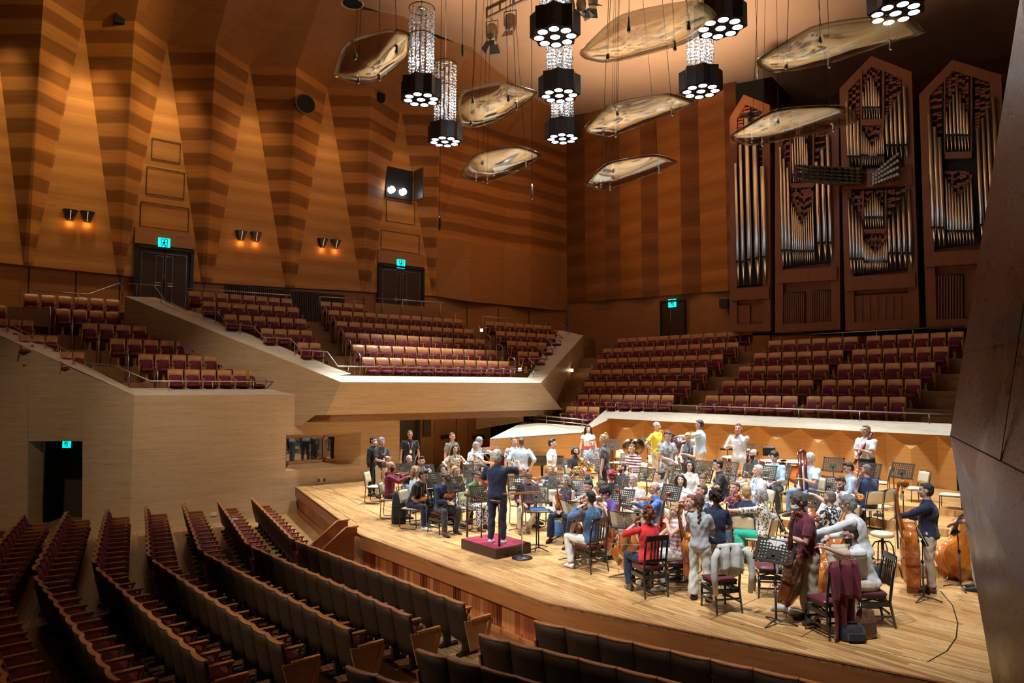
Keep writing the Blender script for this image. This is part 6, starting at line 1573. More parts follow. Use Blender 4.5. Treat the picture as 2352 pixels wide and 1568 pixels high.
for i, wtx in WHO.items():
    d = PEOPLE[i]; kind = 'black' if i in (9, 47, 48, 49, 68) else 'stool' if i == 67 else 'cream'
    chair(kind, d['loc'](V((0, .02, 0))), d['rz'], ('cream padded chair ' if kind == 'cream' else 'black wooden piano chair ' if kind == 'black' else 'round-seated stool ')+wtx)
for x, y, z, f, kind, lb in ((861, 1117, S9+.455, 70, 'cream', 'empty cream chair farthest left, behind the maroon hooded sweatshirt'), (2022, 1163, L1+.455, -125, 'cream', 'empty cream chair with a black bag under it, right of the dark blue T-shirt'),
                           (2102, 1121, L2+.455, -60, 'cream', 'empty cream chair behind the rightmost music stand'), (2186, 1136, L2+.455, -95, 'cream', 'empty cream chair half cut off by the brown stone wall'), (2021, 1108, L2+.455, -95, 'cream', 'empty cream chair behind the standing bassoonist'),
                           (1420, 1062, L2+.455, -30, 'cream', 'empty cream chair behind the profile man with tied-up hair'), (1488, 1075, L1+.455, -40, 'cream', 'empty cream chair right of the striped shirt'), (1536, 1106, S9+.455, -60, 'cream', 'empty cream chair left of the pale black-haired woman'), (1668, 1112, S9+.455, -60, 'cream', 'empty cream chair below the black T-shirt man in glasses'), (1262, 1168, S9+.455, -30, 'cream', 'empty cream chair beside the blue book table'),
                           (1654, 1325, S9+.455, -150, 'black', 'black piano chair with a pale cardigan over its back'), (1768, 1298, S9+.455, -80, 'black', 'empty black piano chair with wine seat, behind the cello sheet stand'), (1902, 1372, S9+.455, -140, 'black', 'black piano chair under the draped red velvet jacket'),
                           (2026, 1221, S9+.74, 0, 'stool', 'empty round-seated stool near the double bass')):
    P = at(x, y, z); chair(kind, (P.x, P.y, z-(.455 if kind != 'stool' else .74)), facez(P, f), lb)
# ------------------------------------------------------------------ music stands
M['stand'] = mat('stand_dark_bronze', (.060, .048, .034), .45, .3)
M['paper'] = mat('sheet_paper', (.78, .77, .72), .6); M['tan'] = mat('tan_folder', (.50, .36, .19), .6); M['ink'] = mat('ink', (.03, .03, .035), .6)
def make_stand():
    t = thing('music_stand', '', 'music stand'); R3 = Matrix.Rotation(math.radians(-24), 3, 'X')
    bm = newbm()
    def bx(c, s): box(bm, R3 @ V(c), s, R3)
    W2, H2 = .50, .34; nx, nz = 10, 7
    for i in range(nx+1): bx((-W2/2*.86+W2*.86*i/nx, 0, 0), (.016, .006, H2*.84))
    for j in range(nz+1): bx((0, 0, -H2*.42+H2*.84*j/nz), (W2*.88, .007, .014))
    for s in (-1, 1): bx((s*W2*.465, 0, 0), (W2*.07, .008, H2)); bx((0, 0, s*H2*.465), (W2, .008, H2*.07))
    bx((0, 0, -.05), (.16, .009, .12))
    obj('desk', bm, M['stand'], t, (0, 0, 1.08))
    bm = newbm(); box(bm, R3 @ V((0, .035, -H2/2)), (W2, .07, .006), R3); box(bm, R3 @ V((0, .07, -H2/2+.008)), (W2, .005, .02), R3); obj('shelf', bm, M['stand'], t, (0, 0, 1.08))
    bm = newbm(); rod(bm, (0, 0, .5), (0, -.015, 1.06), .009, 8); rod(bm, (0, 0, .06), (0, 0, .62), .014, 8); obj('post', bm, M['stand'], t)
    bm = newbm(); lathe(bm, [(.014, .58), (.022, .59), (.022, .63), (.014, .64)], 8); ball(bm, (0, -.03, 1.03), .025, 8); obj('knob', bm, M['dark'], t)
    for q in range(3):
        a = q*2*math.pi/3+.5; bm = newbm(); tube(bm, [(0, 0, .07), (.12*math.cos(a), .12*math.sin(a), .05), (.24*math.cos(a), .24*math.sin(a), .012)], [(.016, .014), (.013, .012), (.012, .01)], 6); obj('leg', bm, M['stand'], t)
    return t
ST0 = make_stand(); st_used = [0]
def stand(x, y, zf, a, lb, h=1.08, paper=None, sc=1.0):
    P = at(x, y, zf+h); rz = facez(P, a); s = h/1.08
    if not st_used[0]: t = ST0; st_used[0] = 1; t.location = (P.x, P.y, zf); t.rotation_euler = (0, 0, rz); t['label'] = lb; t['group'] = 'music stands of the orchestra'; t.scale = (sc, sc, s)
    else: t = dup(ST0, (P.x, P.y, zf), rz, lb, 'music stands of the orchestra', (sc, sc, s))
    if paper:
        R3 = Matrix.Rotation(rz, 3, 'Z') @ Matrix.Rotation(math.radians(-24), 3, 'X')
        s_ = thing('sheet_music', paper, 'sheet music', (P.x, P.y, P.z), 0, 'parts on the music stands'); s_.rotation_euler = R3.to_euler()
        for q in (-1, 1):
            bm = newbm(); box(bm, (q*.12, .012, -.01), (.235, .006, .31), Matrix.Rotation(q*.06, 3, 'Z')); pg = obj('page', bm, M['paper'], s_)
            bm = newbm(); rr = random.Random(int(x))
            for k in range(9):
                for l in range(5): box(bm, (q*.12, .0155+.0005, .11-.028*k-.0035*l), (.20, .0005, .0008))
                for m_ in range(9): box(bm, (q*.12-.09+.022*m_, .0158, .106-.028*k-rr.random()*.012), (.006, .0006, .005))
            obj('notation', bm, M['ink'], pg)
    return t
# (a = where the player, and so the printed side, is)
SL = [(931, 1078, S9, 195, 'music stand right of the maroon hooded sweatshirt'), (977, 1080, S9, 200, 'music stand in front of the young man in white shirt'), (998, 1101, S9, 215, 'music stand between the black T-shirt and the navy blazer', 'open part on the stand beside the navy blazer'),
      (1046, 1112, S9, 220, 'music stand right of the navy blazer violinist', 'open part on the stand right of the navy blazer'), (1068, 1072, S9, 190, 'music stand behind the blonde woman with glasses'), (1085, 1081, S9, 190, 'music stand just left of the conductor, rear one'), (1106, 1133, S9, 200, 'large music stand just left of the conductor, before the green T-shirt'),
      (1191, 1109, S9, 190, 'music stand right of the conductor, rear one'), (1232, 1134, S9, 175, 'wide music stand right of the conductor, front one'), (1297, 1065, S9, 180, 'music stand before the bearded horn player'), (1353, 1044, L1, 180, 'music stand before the man with the silver horn'), (1375, 1067, S9, 180, 'music stand left of the profile man with tied-up hair'),
      (1408, 1020, L2, 150, 'music stand behind the tied-up hair, against the wall'), (1444, 1055, L1, 160, 'music stand before the striped shirt'), (1487, 1016, L3, 170, 'music stand before the yellow polo'), (1283, 1103, S9, 175, 'music stand left of the grey-bobbed woman'), (1324, 1119, S9, 170, 'music stand right of the grey-bobbed woman'),
      (1485, 1089, S9, 140, 'music stand left of the woman in floral profile'), (1551, 1066, L1, 150, 'music stand left of the woman in cream blouse'), (1561, 1095, S9, 140, 'music stand before the pale black-haired woman'), (1615, 1073, L1, 145, 'music stand right of the woman in cream blouse'), (1617, 1092, S9, 140, 'music stand below the woman in cream blouse, right one'),
      (1675, 1075, L1, 140, 'music stand right of the young man in glasses and black'), (1668, 1106, S9, 140, 'music stand above the woman in violet T-shirt'), (1430, 1141, S9, 150, 'music stand between the purple T-shirt and the striped sweater', 'open part on the stand right of the purple T-shirt'), (1541, 1131, S9, 140, 'music stand right of the bright blue shirt', 'open part on the stand right of the bright blue shirt'),
      (1432, 1110, S9, 150, 'music stand left of the white-haired man in striped sweater'), (1712, 1031, L3, 150, 'music stand before the timpanist'), (1794, 1082, L1, 150, 'tall music stand right of the reader in light blue'), (1850, 1104, S9, 150, 'music stand before the contrabassoonist'), (1914, 1066, L2, 155, 'music stand left of the standing bassoonist'),
      (1997, 1080, L2, 150, 'music stand right of the dark blue T-shirt'), (1728, 1081, L1, 150, 'music stand behind the white-haired woodwind player'), (1760, 1084, L1, 150, 'music stand between the woodwind player and the reader', 'open part on the stand beside the reader'), (1875, 1147, S9, 140, 'low music stand left of the black floral shirt'), (1906, 1110, S9, 145, 'music stand left of the man in white sweater', 'open part on the stand left of the white sweater'),
      (2072, 1080, L2, 150, 'rightmost music stand, before the last empty chairs')]
for s in SL: stand(*s[:5], paper=s[5] if len(s) > 5 else None)
stand(1315, 1166, S9, -40, 'music stand with blank pages before the denim-shirted cellist', .98, 'large blank-looking part open before the denim-shirted cellist', 1.15)
stand(1434, 1192, S9, -20, 'music stand with printed pages before the cellist in red', .98, 'printed part open before the cellist in red', 1.15)
stand(1779, 1265, S9, 150, 'music stand with tan folder before the masked cellist', .98, 'part and folder open before the masked cellist', 1.15)
stand(1790, 1187, S9, -85, 'edge-on music stand behind the masked cellist', 1.15, 'white pages seen edge-on behind the masked cellist')
stand(2116, 1222, S9, -85, 'edge-on music stand with heavy base in front of the blazer', 1.02, 'white pages seen edge-on in front of the blazer')
stand(2200, 1200, S9, 80, 'music stand by the stone wall, right of the blazer', 1.05)
# ------------------------------------------------------------------ podium
q0, q1, q2 = at(1059, 1236, S9+.2), at(1139, 1260, S9+.2), at(1220, 1245, S9+.2)
q3 = q0+q2-q1
t = thing('conductor_podium', 'wine-carpeted podium with brown sides and a handrail', 'podium', (0, 0, 0))
bm = newbm(); prism(bm, [V((q.x, q.y, SZ)) for q in (q0, q1, q2, q3)], (0, 0, .185)); obj('base', bm, mat('podium_brown', (.050, .018, .014), .4), t, bev=.008)
c = (q0+q2)/2; bm = newbm(); prism(bm, [V((c.x+(q.x-c.x)*.97, c.y+(q.y-c.y)*.97, SZ+.18)) for q in (q0, q1, q2, q3)], (0, 0, .018))
cm = mat('wine_carpet', (.30, .025, .06), .95); _t = NT(cm); _t.color(_t.ramp(_t.noise(_t.coords(), 60, 3), [(.35, (.25, .018, .045)), (.65, (.36, .035, .075))])); obj('carpet', bm, cm, t)
bm = newbm()
for q in (.3, .7): box(bm, (q1.lerp(q2, q).x, q1.lerp(q2, q).y, SZ+.05), (.09, .012, .035), Matrix.Rotation(math.atan2(q2.y-q1.y, q2.x-q1.x), 3, 'Z'))
obj('hand_slot', bm, M['black'], t)
M['mahog'] = mat('dark_mahogany', (.060, .014, .012), .3, coat=.3)
ra, rb = at(1073, 1232, SZ+.2), at(1147, 1254, SZ+.2)
for a in (ra, rb):
    bm = newbm(); rod(bm, (a.x, a.y, SZ+.19), (a.x, a.y, SZ+1.02), .024, 8); obj('rail_post', bm, M['mahog'], t)
bm = newbm(); d = (rb-ra).normalized(); tube(bm, [V((ra.x, ra.y, SZ+1.03))-d*.08, V((rb.x, rb.y, SZ+1.03))+d*.03], [(.030, .030)]*2, 8); obj('hand_bar', bm, M['mahog'], t)
P = at(1199, 1132, SZ+1.22); t = thing('conductor_desk', 'flat brown wooden conductor desk on a steel post beside the podium', 'music stand', (P.x, P.y, SZ), facez(P, 20))
bm = newbm(); box(bm, (0, 0, 1.22), (.62, .44, .02), Matrix.Rotation(.12, 3, 'X')); obj('desk', bm, M['seattrim'], t)
bm = newbm(); box(bm, (0, .22, 1.255), (.62, .025, .04)); obj('ledge', bm, M['seatwood'], t)
bm = newbm(); rod(bm, (0, 0, .02), (0, 0, 1.2), .018, 8); obj('post', bm, M['steel'], t)
bm = newbm(); lathe(bm, [(.2, 0), (.2, .02), (.03, .04)], 16); obj('foot', bm, M['dark'], t)
P = at(1237, 1172, SZ+.78); t = thing('side_table', 'small flat black table stand carrying a blue score', 'table', (P.x, P.y, SZ), facez(P, 10))
bm = newbm(); box(bm, (0, 0, .77), (.52, .36, .018)); obj('table_top', bm, M['stand'], t)
bm = newbm(); rod(bm, (0, 0, .05), (0, 0, .77), .014, 8); obj('post', bm, M['stand'], t)
for q in range(3):
    a = q*2.1+.2; bm = newbm(); tube(bm, [(0, 0, .06), (.24*math.cos(a), .24*math.sin(a), .012)], [.014, .01], 6); obj('leg', bm, M['stand'], t)
s_ = thing('score_book', 'thick blue-covered score lying on the small table stand', 'book', (P.x, P.y, SZ+.78), facez(P, 10))
bm = newbm(); box(bm, (0, 0, .018), (.30, .40, .034)); obj('pages', bm, M['paper'], s_); bm = newbm(); box(bm, (0, 0, .037), (.31, .41, .004)); obj('cover', bm, mat('blue_cover', (.02, .12, .30), .4), s_)
# ------------------------------------------------------------------ stringed instruments
VAR = {}
for nm, c0, c1_ in (('amber', (.36, .085, .012), (.50, .15, .025)), ('brown', (.17, .040, .012), (.27, .07, .018)), ('orange', (.46, .12, .015), (.58, .19, .03)), ('red', (.26, .035, .010), (.36, .06, .016))):
    m = mat('varnish_'+nm, c0, .22, coat=.6); tt = NT(m); tt.color(tt.ramp(tt.noise(tt.coords((14, 2, 14)), 2.5, 4), [(.3, c0), (.7, c1_)])); VAR[nm] = m
M['ebony'] = mat('ebony', (.012, .010, .010), .35); M['maple'] = mat('maple', (.50, .30, .13), .4)
OUT = [(0, 0), (.012, .30), (.04, .66), (.10, .92), (.19, 1.0), (.29, .96), (.37, .80), (.42, .68), (.45, .70), (.46, .63), (.53, .57), (.60, .60), (.63, .70), (.66, .67), (.72, .76), (.80, .82), (.88, .78), (.95, .58), (.985, .30), (1, 0)]
def make_strings(name, L, W_b, D, neck, bass=False):
    """origin at the bottom of the body, neck along +Y, front towards +Z"""
    t = thing(name, '', 'instrument')
    pts = [(w_*W_b/2, u*L) for u, w_ in OUT]+[(-w_*W_b/2, u*L) for u, w_ in OUT[-2:0:-1]]
    bm = newbm(); n = len(pts); rings = []
    cy = L*.5
    for s, z in ((.0, D*.72), (.55, D*.70), (.86, D*.58), (1.0, D*.46), (1.03, D*.46), (1.03, D*.42), (.985, D*.40), (.985, -D*.40), (1.03, -D*.42), (1.03, -D*.46), (1.0, -D*.46), (.8, -D*.58), (.4, -D*.64), (0, -D*.65)):
        if s == 0: rings.append([bm.verts.new((0, cy, z))]); continue
        rings.append([bm.verts.new((x*s, cy+(y-cy)*(s if s < 1 else 1+(s-1)*W_b/L), z)) for x, y in pts])
    for A, B in zip(rings, rings[1:]):
        for k in range(n):
            j = (k+1) % n
            q = [A[0], B[j], B[k]] if len(A) == 1 else [A[k], A[j], B[0]] if len(B) == 1 else [A[k], A[j], B[j], B[k]]
            f = bm.faces.new(q); f.smooth = True
    obj('body', bm, VAR['amber'], t)
    zt_ = D*.72; ny = L+neck
    bm = newbm(); tube(bm, [(0, L*.97, zt_*.75), (0, L+neck*.55, zt_*1.05), (0, L+neck*.95, zt_*1.1), (0, L+neck*1.22, zt_*.85)], [(W_b*.09, D*.25), (W_b*.06, D*.13), (W_b*.055, D*.13), (W_b*.04, D*.1)], 8)
    r = neck*.085
    tube(bm, [(0, L+neck*1.22+r*.3+r*1.1*(1-u/14)*math.sin(u*.75), zt_*.85-r*.2+r*1.1*(1-u/14)*math.cos(u*.75)-r) for u in range(12)], [W_b*.05*(1-u/30) for u in range(12)], 7)
    obj('neck', bm, VAR['brown'], t)
    bm = newbm(); prism(bm, [(-W_b*.055, L*.62, zt_*1.25), (W_b*.055, L*.62, zt_*1.25), (W_b*.04, ny*.985, zt_*1.28), (-W_b*.04, ny*.985, zt_*1.28)], (0, 0, -D*.12)); obj('fingerboard', bm, M['ebony'], t)
    bm = newbm(); prism(bm, [(-W_b*.03, L*.03, zt_*.95), (W_b*.03, L*.03, zt_*.95), (W_b*.06, L*.28, zt_*1.25), (-W_b*.06, L*.28, zt_*1.25)], (0, 0, -D*.1)); obj('tailpiece', bm, M['ebony'], t)
    bm = newbm(); box(bm, (0, L*.42, zt_*1.1), (W_b*.2, L*.012, D*.5)); obj('bridge', bm, M['maple'], t)
    bm = newbm()
    for k in range(4): rod(bm, (W_b*(-.045+.03*k), L*.28, zt_*1.28), (W_b*(-.06+.04*k), L*.42, zt_*1.1+D*.26), W_b*.003, 4); rod(bm, (W_b*(-.06+.04*k), L*.42, zt_*1.1+D*.26), (W_b*(-.03+.02*k), ny, zt_*1.32), W_b*.003, 4)
    obj('strings', bm, M['steel'], t)
    for s in (-1, 1):
        bm = newbm(); tube(bm, [(s*W_b*x, L*y, zt_*z) for x, y, z in ((.20, .34, .93), (.24, .36, .90), (.22, .42, .92), (.18, .48, .94), (.16, .50, .96))], W_b*.010, 5); obj('f_hole', bm, M['black'], t)
        bm = newbm()
        for q in (.98, 1.08): rod(bm, (0, L+neck*q, zt_*.95), (s*W_b*(.14 if not bass else .16), L+neck*(q+.03), zt_*.95), W_b*.012, 6); ball(bm, (s*W_b*(.14 if not bass else .16), L+neck*(q+.03), zt_*.95), (W_b*.025, W_b*.025, W_b*.012), 6)
        obj('pegs', bm, M['ebony'] if not bass else M['steel'], t)
    if L > .5:
        bm = newbm(); rod(bm, (0, .02, 0), (0, -.26 if not bass else -.16, 0), .006 if not bass else .01, 6); obj('endpin', bm, M['steel'], t)
    else:
        bm = newbm(); ball(bm, (-W_b*.22, L*.07, zt_*1.0), (W_b*.2, L*.09, D*.25), 8); obj('chin_rest', bm, M['ebony'], t)
    return t
PROTO = {'violin': make_strings('violin', .36, .205, .042, .215), 'cello': make_strings('cello', .76, .44, .125, .46), 'double_bass': make_strings('double_bass', 1.12, .66, .20, .68, True)}
FULL = {'violin': .36+.215*1.3, 'cello': .76+.46*1.3, 'double_bass': 1.12+.68*1.3}
def set_color(r, col):
    for c in r.children:
        if c.name.split('.')[0] in ('body', 'neck'):
            c.material_slots[0].link = 'OBJECT'; c.material_slots[0].material = VAR[col if c.name.startswith('body') or col != 'amber' else 'brown']
usedp = {}
def instrument(kind, bottom, top, front, label, col='amber', sc=1.0):
    """bottom and top: world points; front: a direction the belly looks to"""
    y = (top-bottom).normalized(); z = front-y*front.dot(y)
    if z.length < .05: z = V((0, 0, 1))-y*y.z
    z.normalize(); x = y.cross(z)
    r = PROTO[kind]
    if kind in usedp: r = dup(r, bottom, 0, label)
    usedp[kind] = 1; r['label'] = label; r['group'] = {'violin': 'violins and violas of the orchestra', 'cello': 'cellos of the orchestra', 'double_bass': 'double basses of the orchestra'}[kind]
    m = Matrix((x, y, z)).transposed().to_4x4(); m.translation = bottom
    r.matrix_world = m @ Matrix.Scale(sc, 4); r.location = bottom; r.rotation_euler = Matrix((x, y, z)).transposed().to_euler(); r.scale = (sc,)*3
    set_color(r, col); return r
def standing(kind, bpx, tpx, fa, label, col='amber', sc=1.0, pin=.26, far=False, zf=S9):
    """instrument standing on its endpin: foot on the floor, scroll on its sight line at the right length"""
    B = at(bpx[0], bpx[1], zf); L = (FULL[kind]+pin)*sc
    d = ray(*tpx).normalized(); tm = (B-CAM).dot(d); perp = (B-CAM-d*tm).length; h = math.sqrt(max(0, L*L-perp*perp))
    T_ = CAM+d*(tm+(h if far else -h)); u = (T_-B).normalized()
    return instrument(kind, B+u*pin*sc, T_, face_dir(B, fa), label, col, sc)
standing('cello', (1303, 1283), (1349, 1166), -60, 'cello held by the cellist in denim shirt', 'brown', 1.0, far=False)
standing('cello', (1398, 1278), (1415, 1124), 60, 'dark orange cello behind the denim-shirted cellist', 'red', 1.0)
standing('cello', (1420, 1312), (1470, 1186), -30, 'amber cello leaning against the cellist in red', 'amber', 1.06)
standing('cello', (1512, 1290), (1541, 1132), -60, 'reddish cello held by the blonde cellist', 'red', 1.0)
standing('cello', (1597, 1345), (1571, 1160), -115, 'orange-brown cello standing before the braided woman', 'orange', 1.06)
standing('cello', (1690, 1262), (1692, 1140), 150, 'dark red cello held by the curly-haired woman in navy', 'red', .95)
standing('cello', (1806, 1416), (1842, 1182), -120, 'brown cello held by the masked cellist in maroon polo', 'brown', 1.06)
standing('cello', (1878, 1388), (1882, 1186), -80, 'dark amber cello behind the masked cellist', 'brown', 1.06, far=True)
standing('double_bass', (1868, 1385), (1985, 1141), -105, 'bright orange double bass tilted against the bassist in white shirt', 'orange', 1.0, .16, far=True)
standing('double_bass', (2094, 1348), (2085, 1108), -85, 'orange double bass upright beside the man in dark blazer', 'orange', 1.0, .16)
standing('double_bass', (2172, 1335), (2262, 1120), -140, 'orange double bass leaning by the brown stone wall', 'orange', 1.0, .16, far=True)
standing('double_bass', (1918, 1260), (1974, 1080), 10, 'double bass with green-grey neck held by the man in white sweater', 'brown', .96, .16, far=True)
standing('double_bass', (1862, 1245), (1888, 1100), -130, 'dark double bass held by the man in black floral shirt', 'brown', .9, .16, far=True)
def hold(pid, label, mode, col='amber', sc=1.0):
    d = PEOPLE[pid]; hl, hr = d['hands']; lo = d['loc']; H = d['H']
    if mode == 'chin':
        a = lo(d['T'](V((-.07, .10, .825*H+d['d0'])))); b = hl+V((0, 0, .05)); dd = (b-a).normalized(); return instrument('violin', a, a+dd, V((0, 0, 1))+d['f']*.2, label, col, sc)
    if mode == 'knee':
        a = lo(V((.0, .30, d['hip']+.12))); return instrument('violin', a, a+V((0, 0, 1))+d['f']*.25, d['f'], label, col, sc)
    if mode == 'lap':
        a = lo(V((.16, .26, d['hip']+.13))); b = lo(V((-.3, .42, d['hip']+.17))); return instrument('violin', a, b, V((0, 0, 1)), label, col, sc)
    if mode == 'arm':
        a = lo(V((.03, .22, d['hip']+.20))); b = lo(V((-.22, .30, d['hip']+.48))); return instrument('violin', a, b, d['f'], label, col, sc)
for a in ((4, 'violin held by the bald man in maroon hooded sweatshirt', 'chin', 'red'), (5, 'violin held by the bald man in jeans', 'chin'), (8, 'violin lying across the lap of the man in white shoes', 'lap'), (9, 'amber violin resting in the arm of the navy blazer', 'arm', 'orange'), (16, 'violin held by the bent man in light blue shirt', 'chin'),
          (22, 'violin on the lap of the bowed violinist', 'lap', 'red'), (24, 'violin held by the bald man in white pattern', 'chin'), (25, 'violin upright on the knee of the grey-bobbed woman', 'knee'), (42, 'violin held upright by the white-haired man in striped sweater', 'knee', 'red'), (43, 'violin held by the man in bright blue shirt', 'chin', 'orange'),
          (44, 'violin played by the woman in finely striped top', 'chin'), (45, 'violin held by the half hidden brown-haired man', 'chin', 'brown'), (53, 'viola held by the man in blue patterned shirt', 'chin', 'amber', 1.15), (54, 'viola played by the woman in violet T-shirt', 'chin', 'red', 1.15)):
    hold(*a)
M['bowstick'] = mat('bow_stick', (.12, .04, .015), .35)
M['hairwhite'] = mat('bow_hair', (.75, .73, .68), .5)
bow0 = [None]
def bow(pid, label, d, off=.1, pt=None, L=.74):
    dd = V(d) if not hasattr(d, 'x') else d
    h = PEOPLE[pid]['hands'][1] if pt is None else pt; dd = dd.normalized(); u, v = frame_of(dd)
    t = thing('violin_bow', label, 'bow', h, 0, 'bows of the string players')
    a, b = -dd*off, dd*(L-off); bm = newbm(); tube(bm, [a, (a+b)/2+v*.008, b+v*.016], [.0055, .005, .0042], 5); obj('stick', bm, M['bowstick'], t)
    bm = newbm(); rod(bm, a+v*.022, b+v*.020, .003, 4); obj('bow_hair', bm, M['hairwhite'], t)
    bm = newbm(); box(bm, a+dd*.05+v*.012, (.016, .016, .02)); obj('frog', bm, M['ebony'], t); return t
def sd(px1, px2, zf=None):      # direction in the picture plane's depth of a segment of the photo
    return (RT*(px2[0]-px1[0])-UP*(px2[1]-px1[1]))
bow(4, 'bow raised beside the bald man in maroon hooded sweatshirt', sd((910, 1082), (931, 1030)), .05)
bow(10, 'bow held up by the woman in cream and brown print', sd((1051, 1050), (1063, 1013)), .05)
bow(17, 'bow held out by the bending man in white T-shirt', sd((1081, 1058), (1061, 1031)), .05)
bow(16, 'bow held by the bent man in light blue shirt', sd((1117, 1042), (1139, 1014)), .05)
bow(22, 'bow hanging from the hand of the bowed violinist', sd((1176, 1165), (1170, 1183)), .1)
bow(25, 'bow resting on the knee of the grey-bobbed woman', sd((1280, 1130), (1330, 1170)), .1)
bow(44, 'bow drawn almost upright by the woman in finely striped top', sd((1345, 1155), (1336, 1095)), .05)
bow(42, 'bow held down by the white-haired man in striped sweater', sd((1450, 1135), (1472, 1172)), .05)
bow(43, 'bow held upright before the bright blue shirt', sd((1524, 1130), (1525, 1080)), .05)
bow(54, 'bow drawn level by the woman in violet T-shirt', sd((1660, 1130), (1612, 1111)), .05)
bow(48, 'bow drawn by the cellist in red', sd((1540, 1195), (1462, 1192)), .05, None, .72)
bow(49, 'bow hanging by the knee of the blonde cellist', sd((1563, 1200), (1546, 1285)), .05)
bow(9, 'bow held between the knees of the navy blazer', sd((1030, 1165), (1062, 1145)), .2)
bow(67, 'bass bow held by the bassist in white shirt', sd((1880, 1210), (1890, 1190)), .1)
bow(66, 'cello bow hanging from the hand of the masked cellist', sd((1805, 1200), (1808, 1320)), .02)
# ------------------------------------------------------------------ winds
M['gold'] = mat('lacquered_brass', (.80, .52, .17), .18, 1); M['silver'] = mat('silver_plate', (.78, .77, .75), .15, 1); M['rosewood'] = mat('dark_red_maple', (.11, .018, .012), .25, coat=.5)
def on(pid, x, y, fwd=.28):
    d = PEOPLE[pid]; c = d['o']+V((0, 0, 1))+d['f']*fwd; return hpl(x, y, c, FW)
def wind(pid, name, a, b, r0, r1, m, label, bell=0, keys=True, fwd=.28, bell_at=1):
    A, B = on(pid, *a, fwd), on(pid, *b, fwd); t = thing(name, label, 'instrument', A); d = B-A; L = d.length; dn_ = d.normalized(); u, v = frame_of(dn_)
    bm = newbm(); P = [V((0, 0, 0)), d*.3, d*.7, d]; R_ = [r0, r0*.7+r1*.3, r0*.3+r1*.7, r1]
    if bell: P += [d+dn_*.05, d+dn_*.09]; R_ += [r1*1.3, bell]
    tube(bm, P, R_, 10); obj('tube_body', bm, m, t)
    if keys:
        bm = newbm()
        for k in range(7): q = d*(.16+.11*k)+u*(r0*1.2)*(1 if k % 2 else -1); ball(bm, q, (.011, .011, .011), 6)
        rod(bm, d*.15+u*r0*1.4, d*.85+u*r1*1.4, .004, 5); obj('keywork', bm, M['silver'], t)
    return t, d
wind(2, 'clarinet', (883, 1032), (877, 1072), .014, .015, M['ebony'], 'black clarinet held by the man in charcoal polo', .03)
wind(1, 'clarinet', (868, 1022), (855, 1075), .014, .015, M['ebony'], 'black clarinet between the suited man and the charcoal polo', .03, fwd=.35)
wind(36, 'clarinet', (1584, 1020), (1581, 1054), .014, .015, M['ebony'], 'black clarinet held by the woman in slate blue dress', .03)
wind(63, 'oboe', (1733, 1090), (1707, 1128), .012, .014, M['maple'], 'pale wooden recorder-like oboe of the white-haired woodwind player', .025)
for pid, a, b, lb in ((59, (2005, 991), (1962, 1066), 'bassoon with white bell ring held by the standing man in white polo'), (56, (1719, 1032), (1712, 1098), 'bassoon held by the bald bassoonist in black')):
    t, d = wind(pid, 'bassoon', a, b, .026, .033, M['rosewood'], lb); dn_ = d.normalized(); u, v = frame_of(dn_)
    bm = newbm(); tube(bm, [-dn_*.015, dn_*.03], .034, 12); obj('bell_ring', bm, cloth('white'), t)
    bm = newbm(); rod(bm, d*.98+u*.05, d*.45+u*.05, .018, 8); obj('wing_joint', bm, M['rosewood'], t)
    bm = newbm(); tube(bm, [d*.45+u*.05, d*.40+u*.08, d*.36+u*.17, d*.37+u*.26], [.006, .005, .004, .003], 6); obj('crook', bm, M['silver'], t)
A, B = on(58, 1836, 1042, .35), on(58, 1842, 1145, .35); t = thing('contrabassoon', 'tall contrabassoon with curved silver top beside the grey-haired man', 'instrument', A); d = B-A
bm = newbm(); rod(bm, V(), d, .04, 12); obj('tube_body', bm, M['rosewood'], t)
bm = newbm(); rod(bm, RT*.12, d+RT*.12, .034, 12); obj('tube_body', bm, M['rosewood'], t)
bm = newbm(); tube(bm, [RT*(.06-.06*math.cos(q*math.pi/8))+V((0, 0, .07*math.sin(q*math.pi/8))) for q in range(9)], .038, 10); obj('top_bow', bm, M['rosewood'], t)
bm = newbm(); ball(bm, V((0, 0, .0))-RT*.04, .03, 8)
for k in range(8): q = d*(.12+.1*k)+RT*.06; ball(bm, q-FW*.05, .013, 6)
tube(bm, [RT*.06-FW*.04+d*.1, RT*.06-FW*.04+d*.9], .005, 5); obj('keywork', bm, M['silver'], t)
def horn(pid, x, y, m, label, r=.13, fa=1):
    c = on(pid, x, y, .3); t = thing('french_horn', label, 'instrument', c)
    bm = newbm()
    for k, (rr_, o_) in enumerate(((r, 0), (r*.86, .02), (r*.66, -.02), (r*.5, .015))): tube(bm, [RT*rr_*math.cos(q*math.pi/10)+UP*rr_*math.sin(q*math.pi/10)-FW*o_ for q in range(20)], .009, 6, closed=True)
    obj('coil', bm, m, t)
    bm = newbm(); e = -UP*r*.6+RT*r*.8*fa; b_ = (RT*.4*fa-UP*.5-FW*.6).normalized(); tube(bm, [e-b_*.1, e, e+b_*.10, e+b_*.17, e+b_*.20], [.014, .025, .05, .10, .145], 16, cap=False); obj('bell', bm, m, t)
    bm = newbm()
    for k in range(3): rod(bm, RT*(-.03+.03*k)-FW*.03, RT*(-.03+.03*k)-FW*.03+UP*.07, .012, 8)
    obj('valves', bm, m, t)
horn(26, 1338, 1062, M['gold'], 'gold horn held by the bearded man in black T-shirt'); horn(27, 1373, 1039, M['silver'], 'silver horn held by the man in checked shirt')
horn(30, 1326, 1086, M['gold'], 'gold horn bell seen behind the bald man in white shirt', .15, -1)
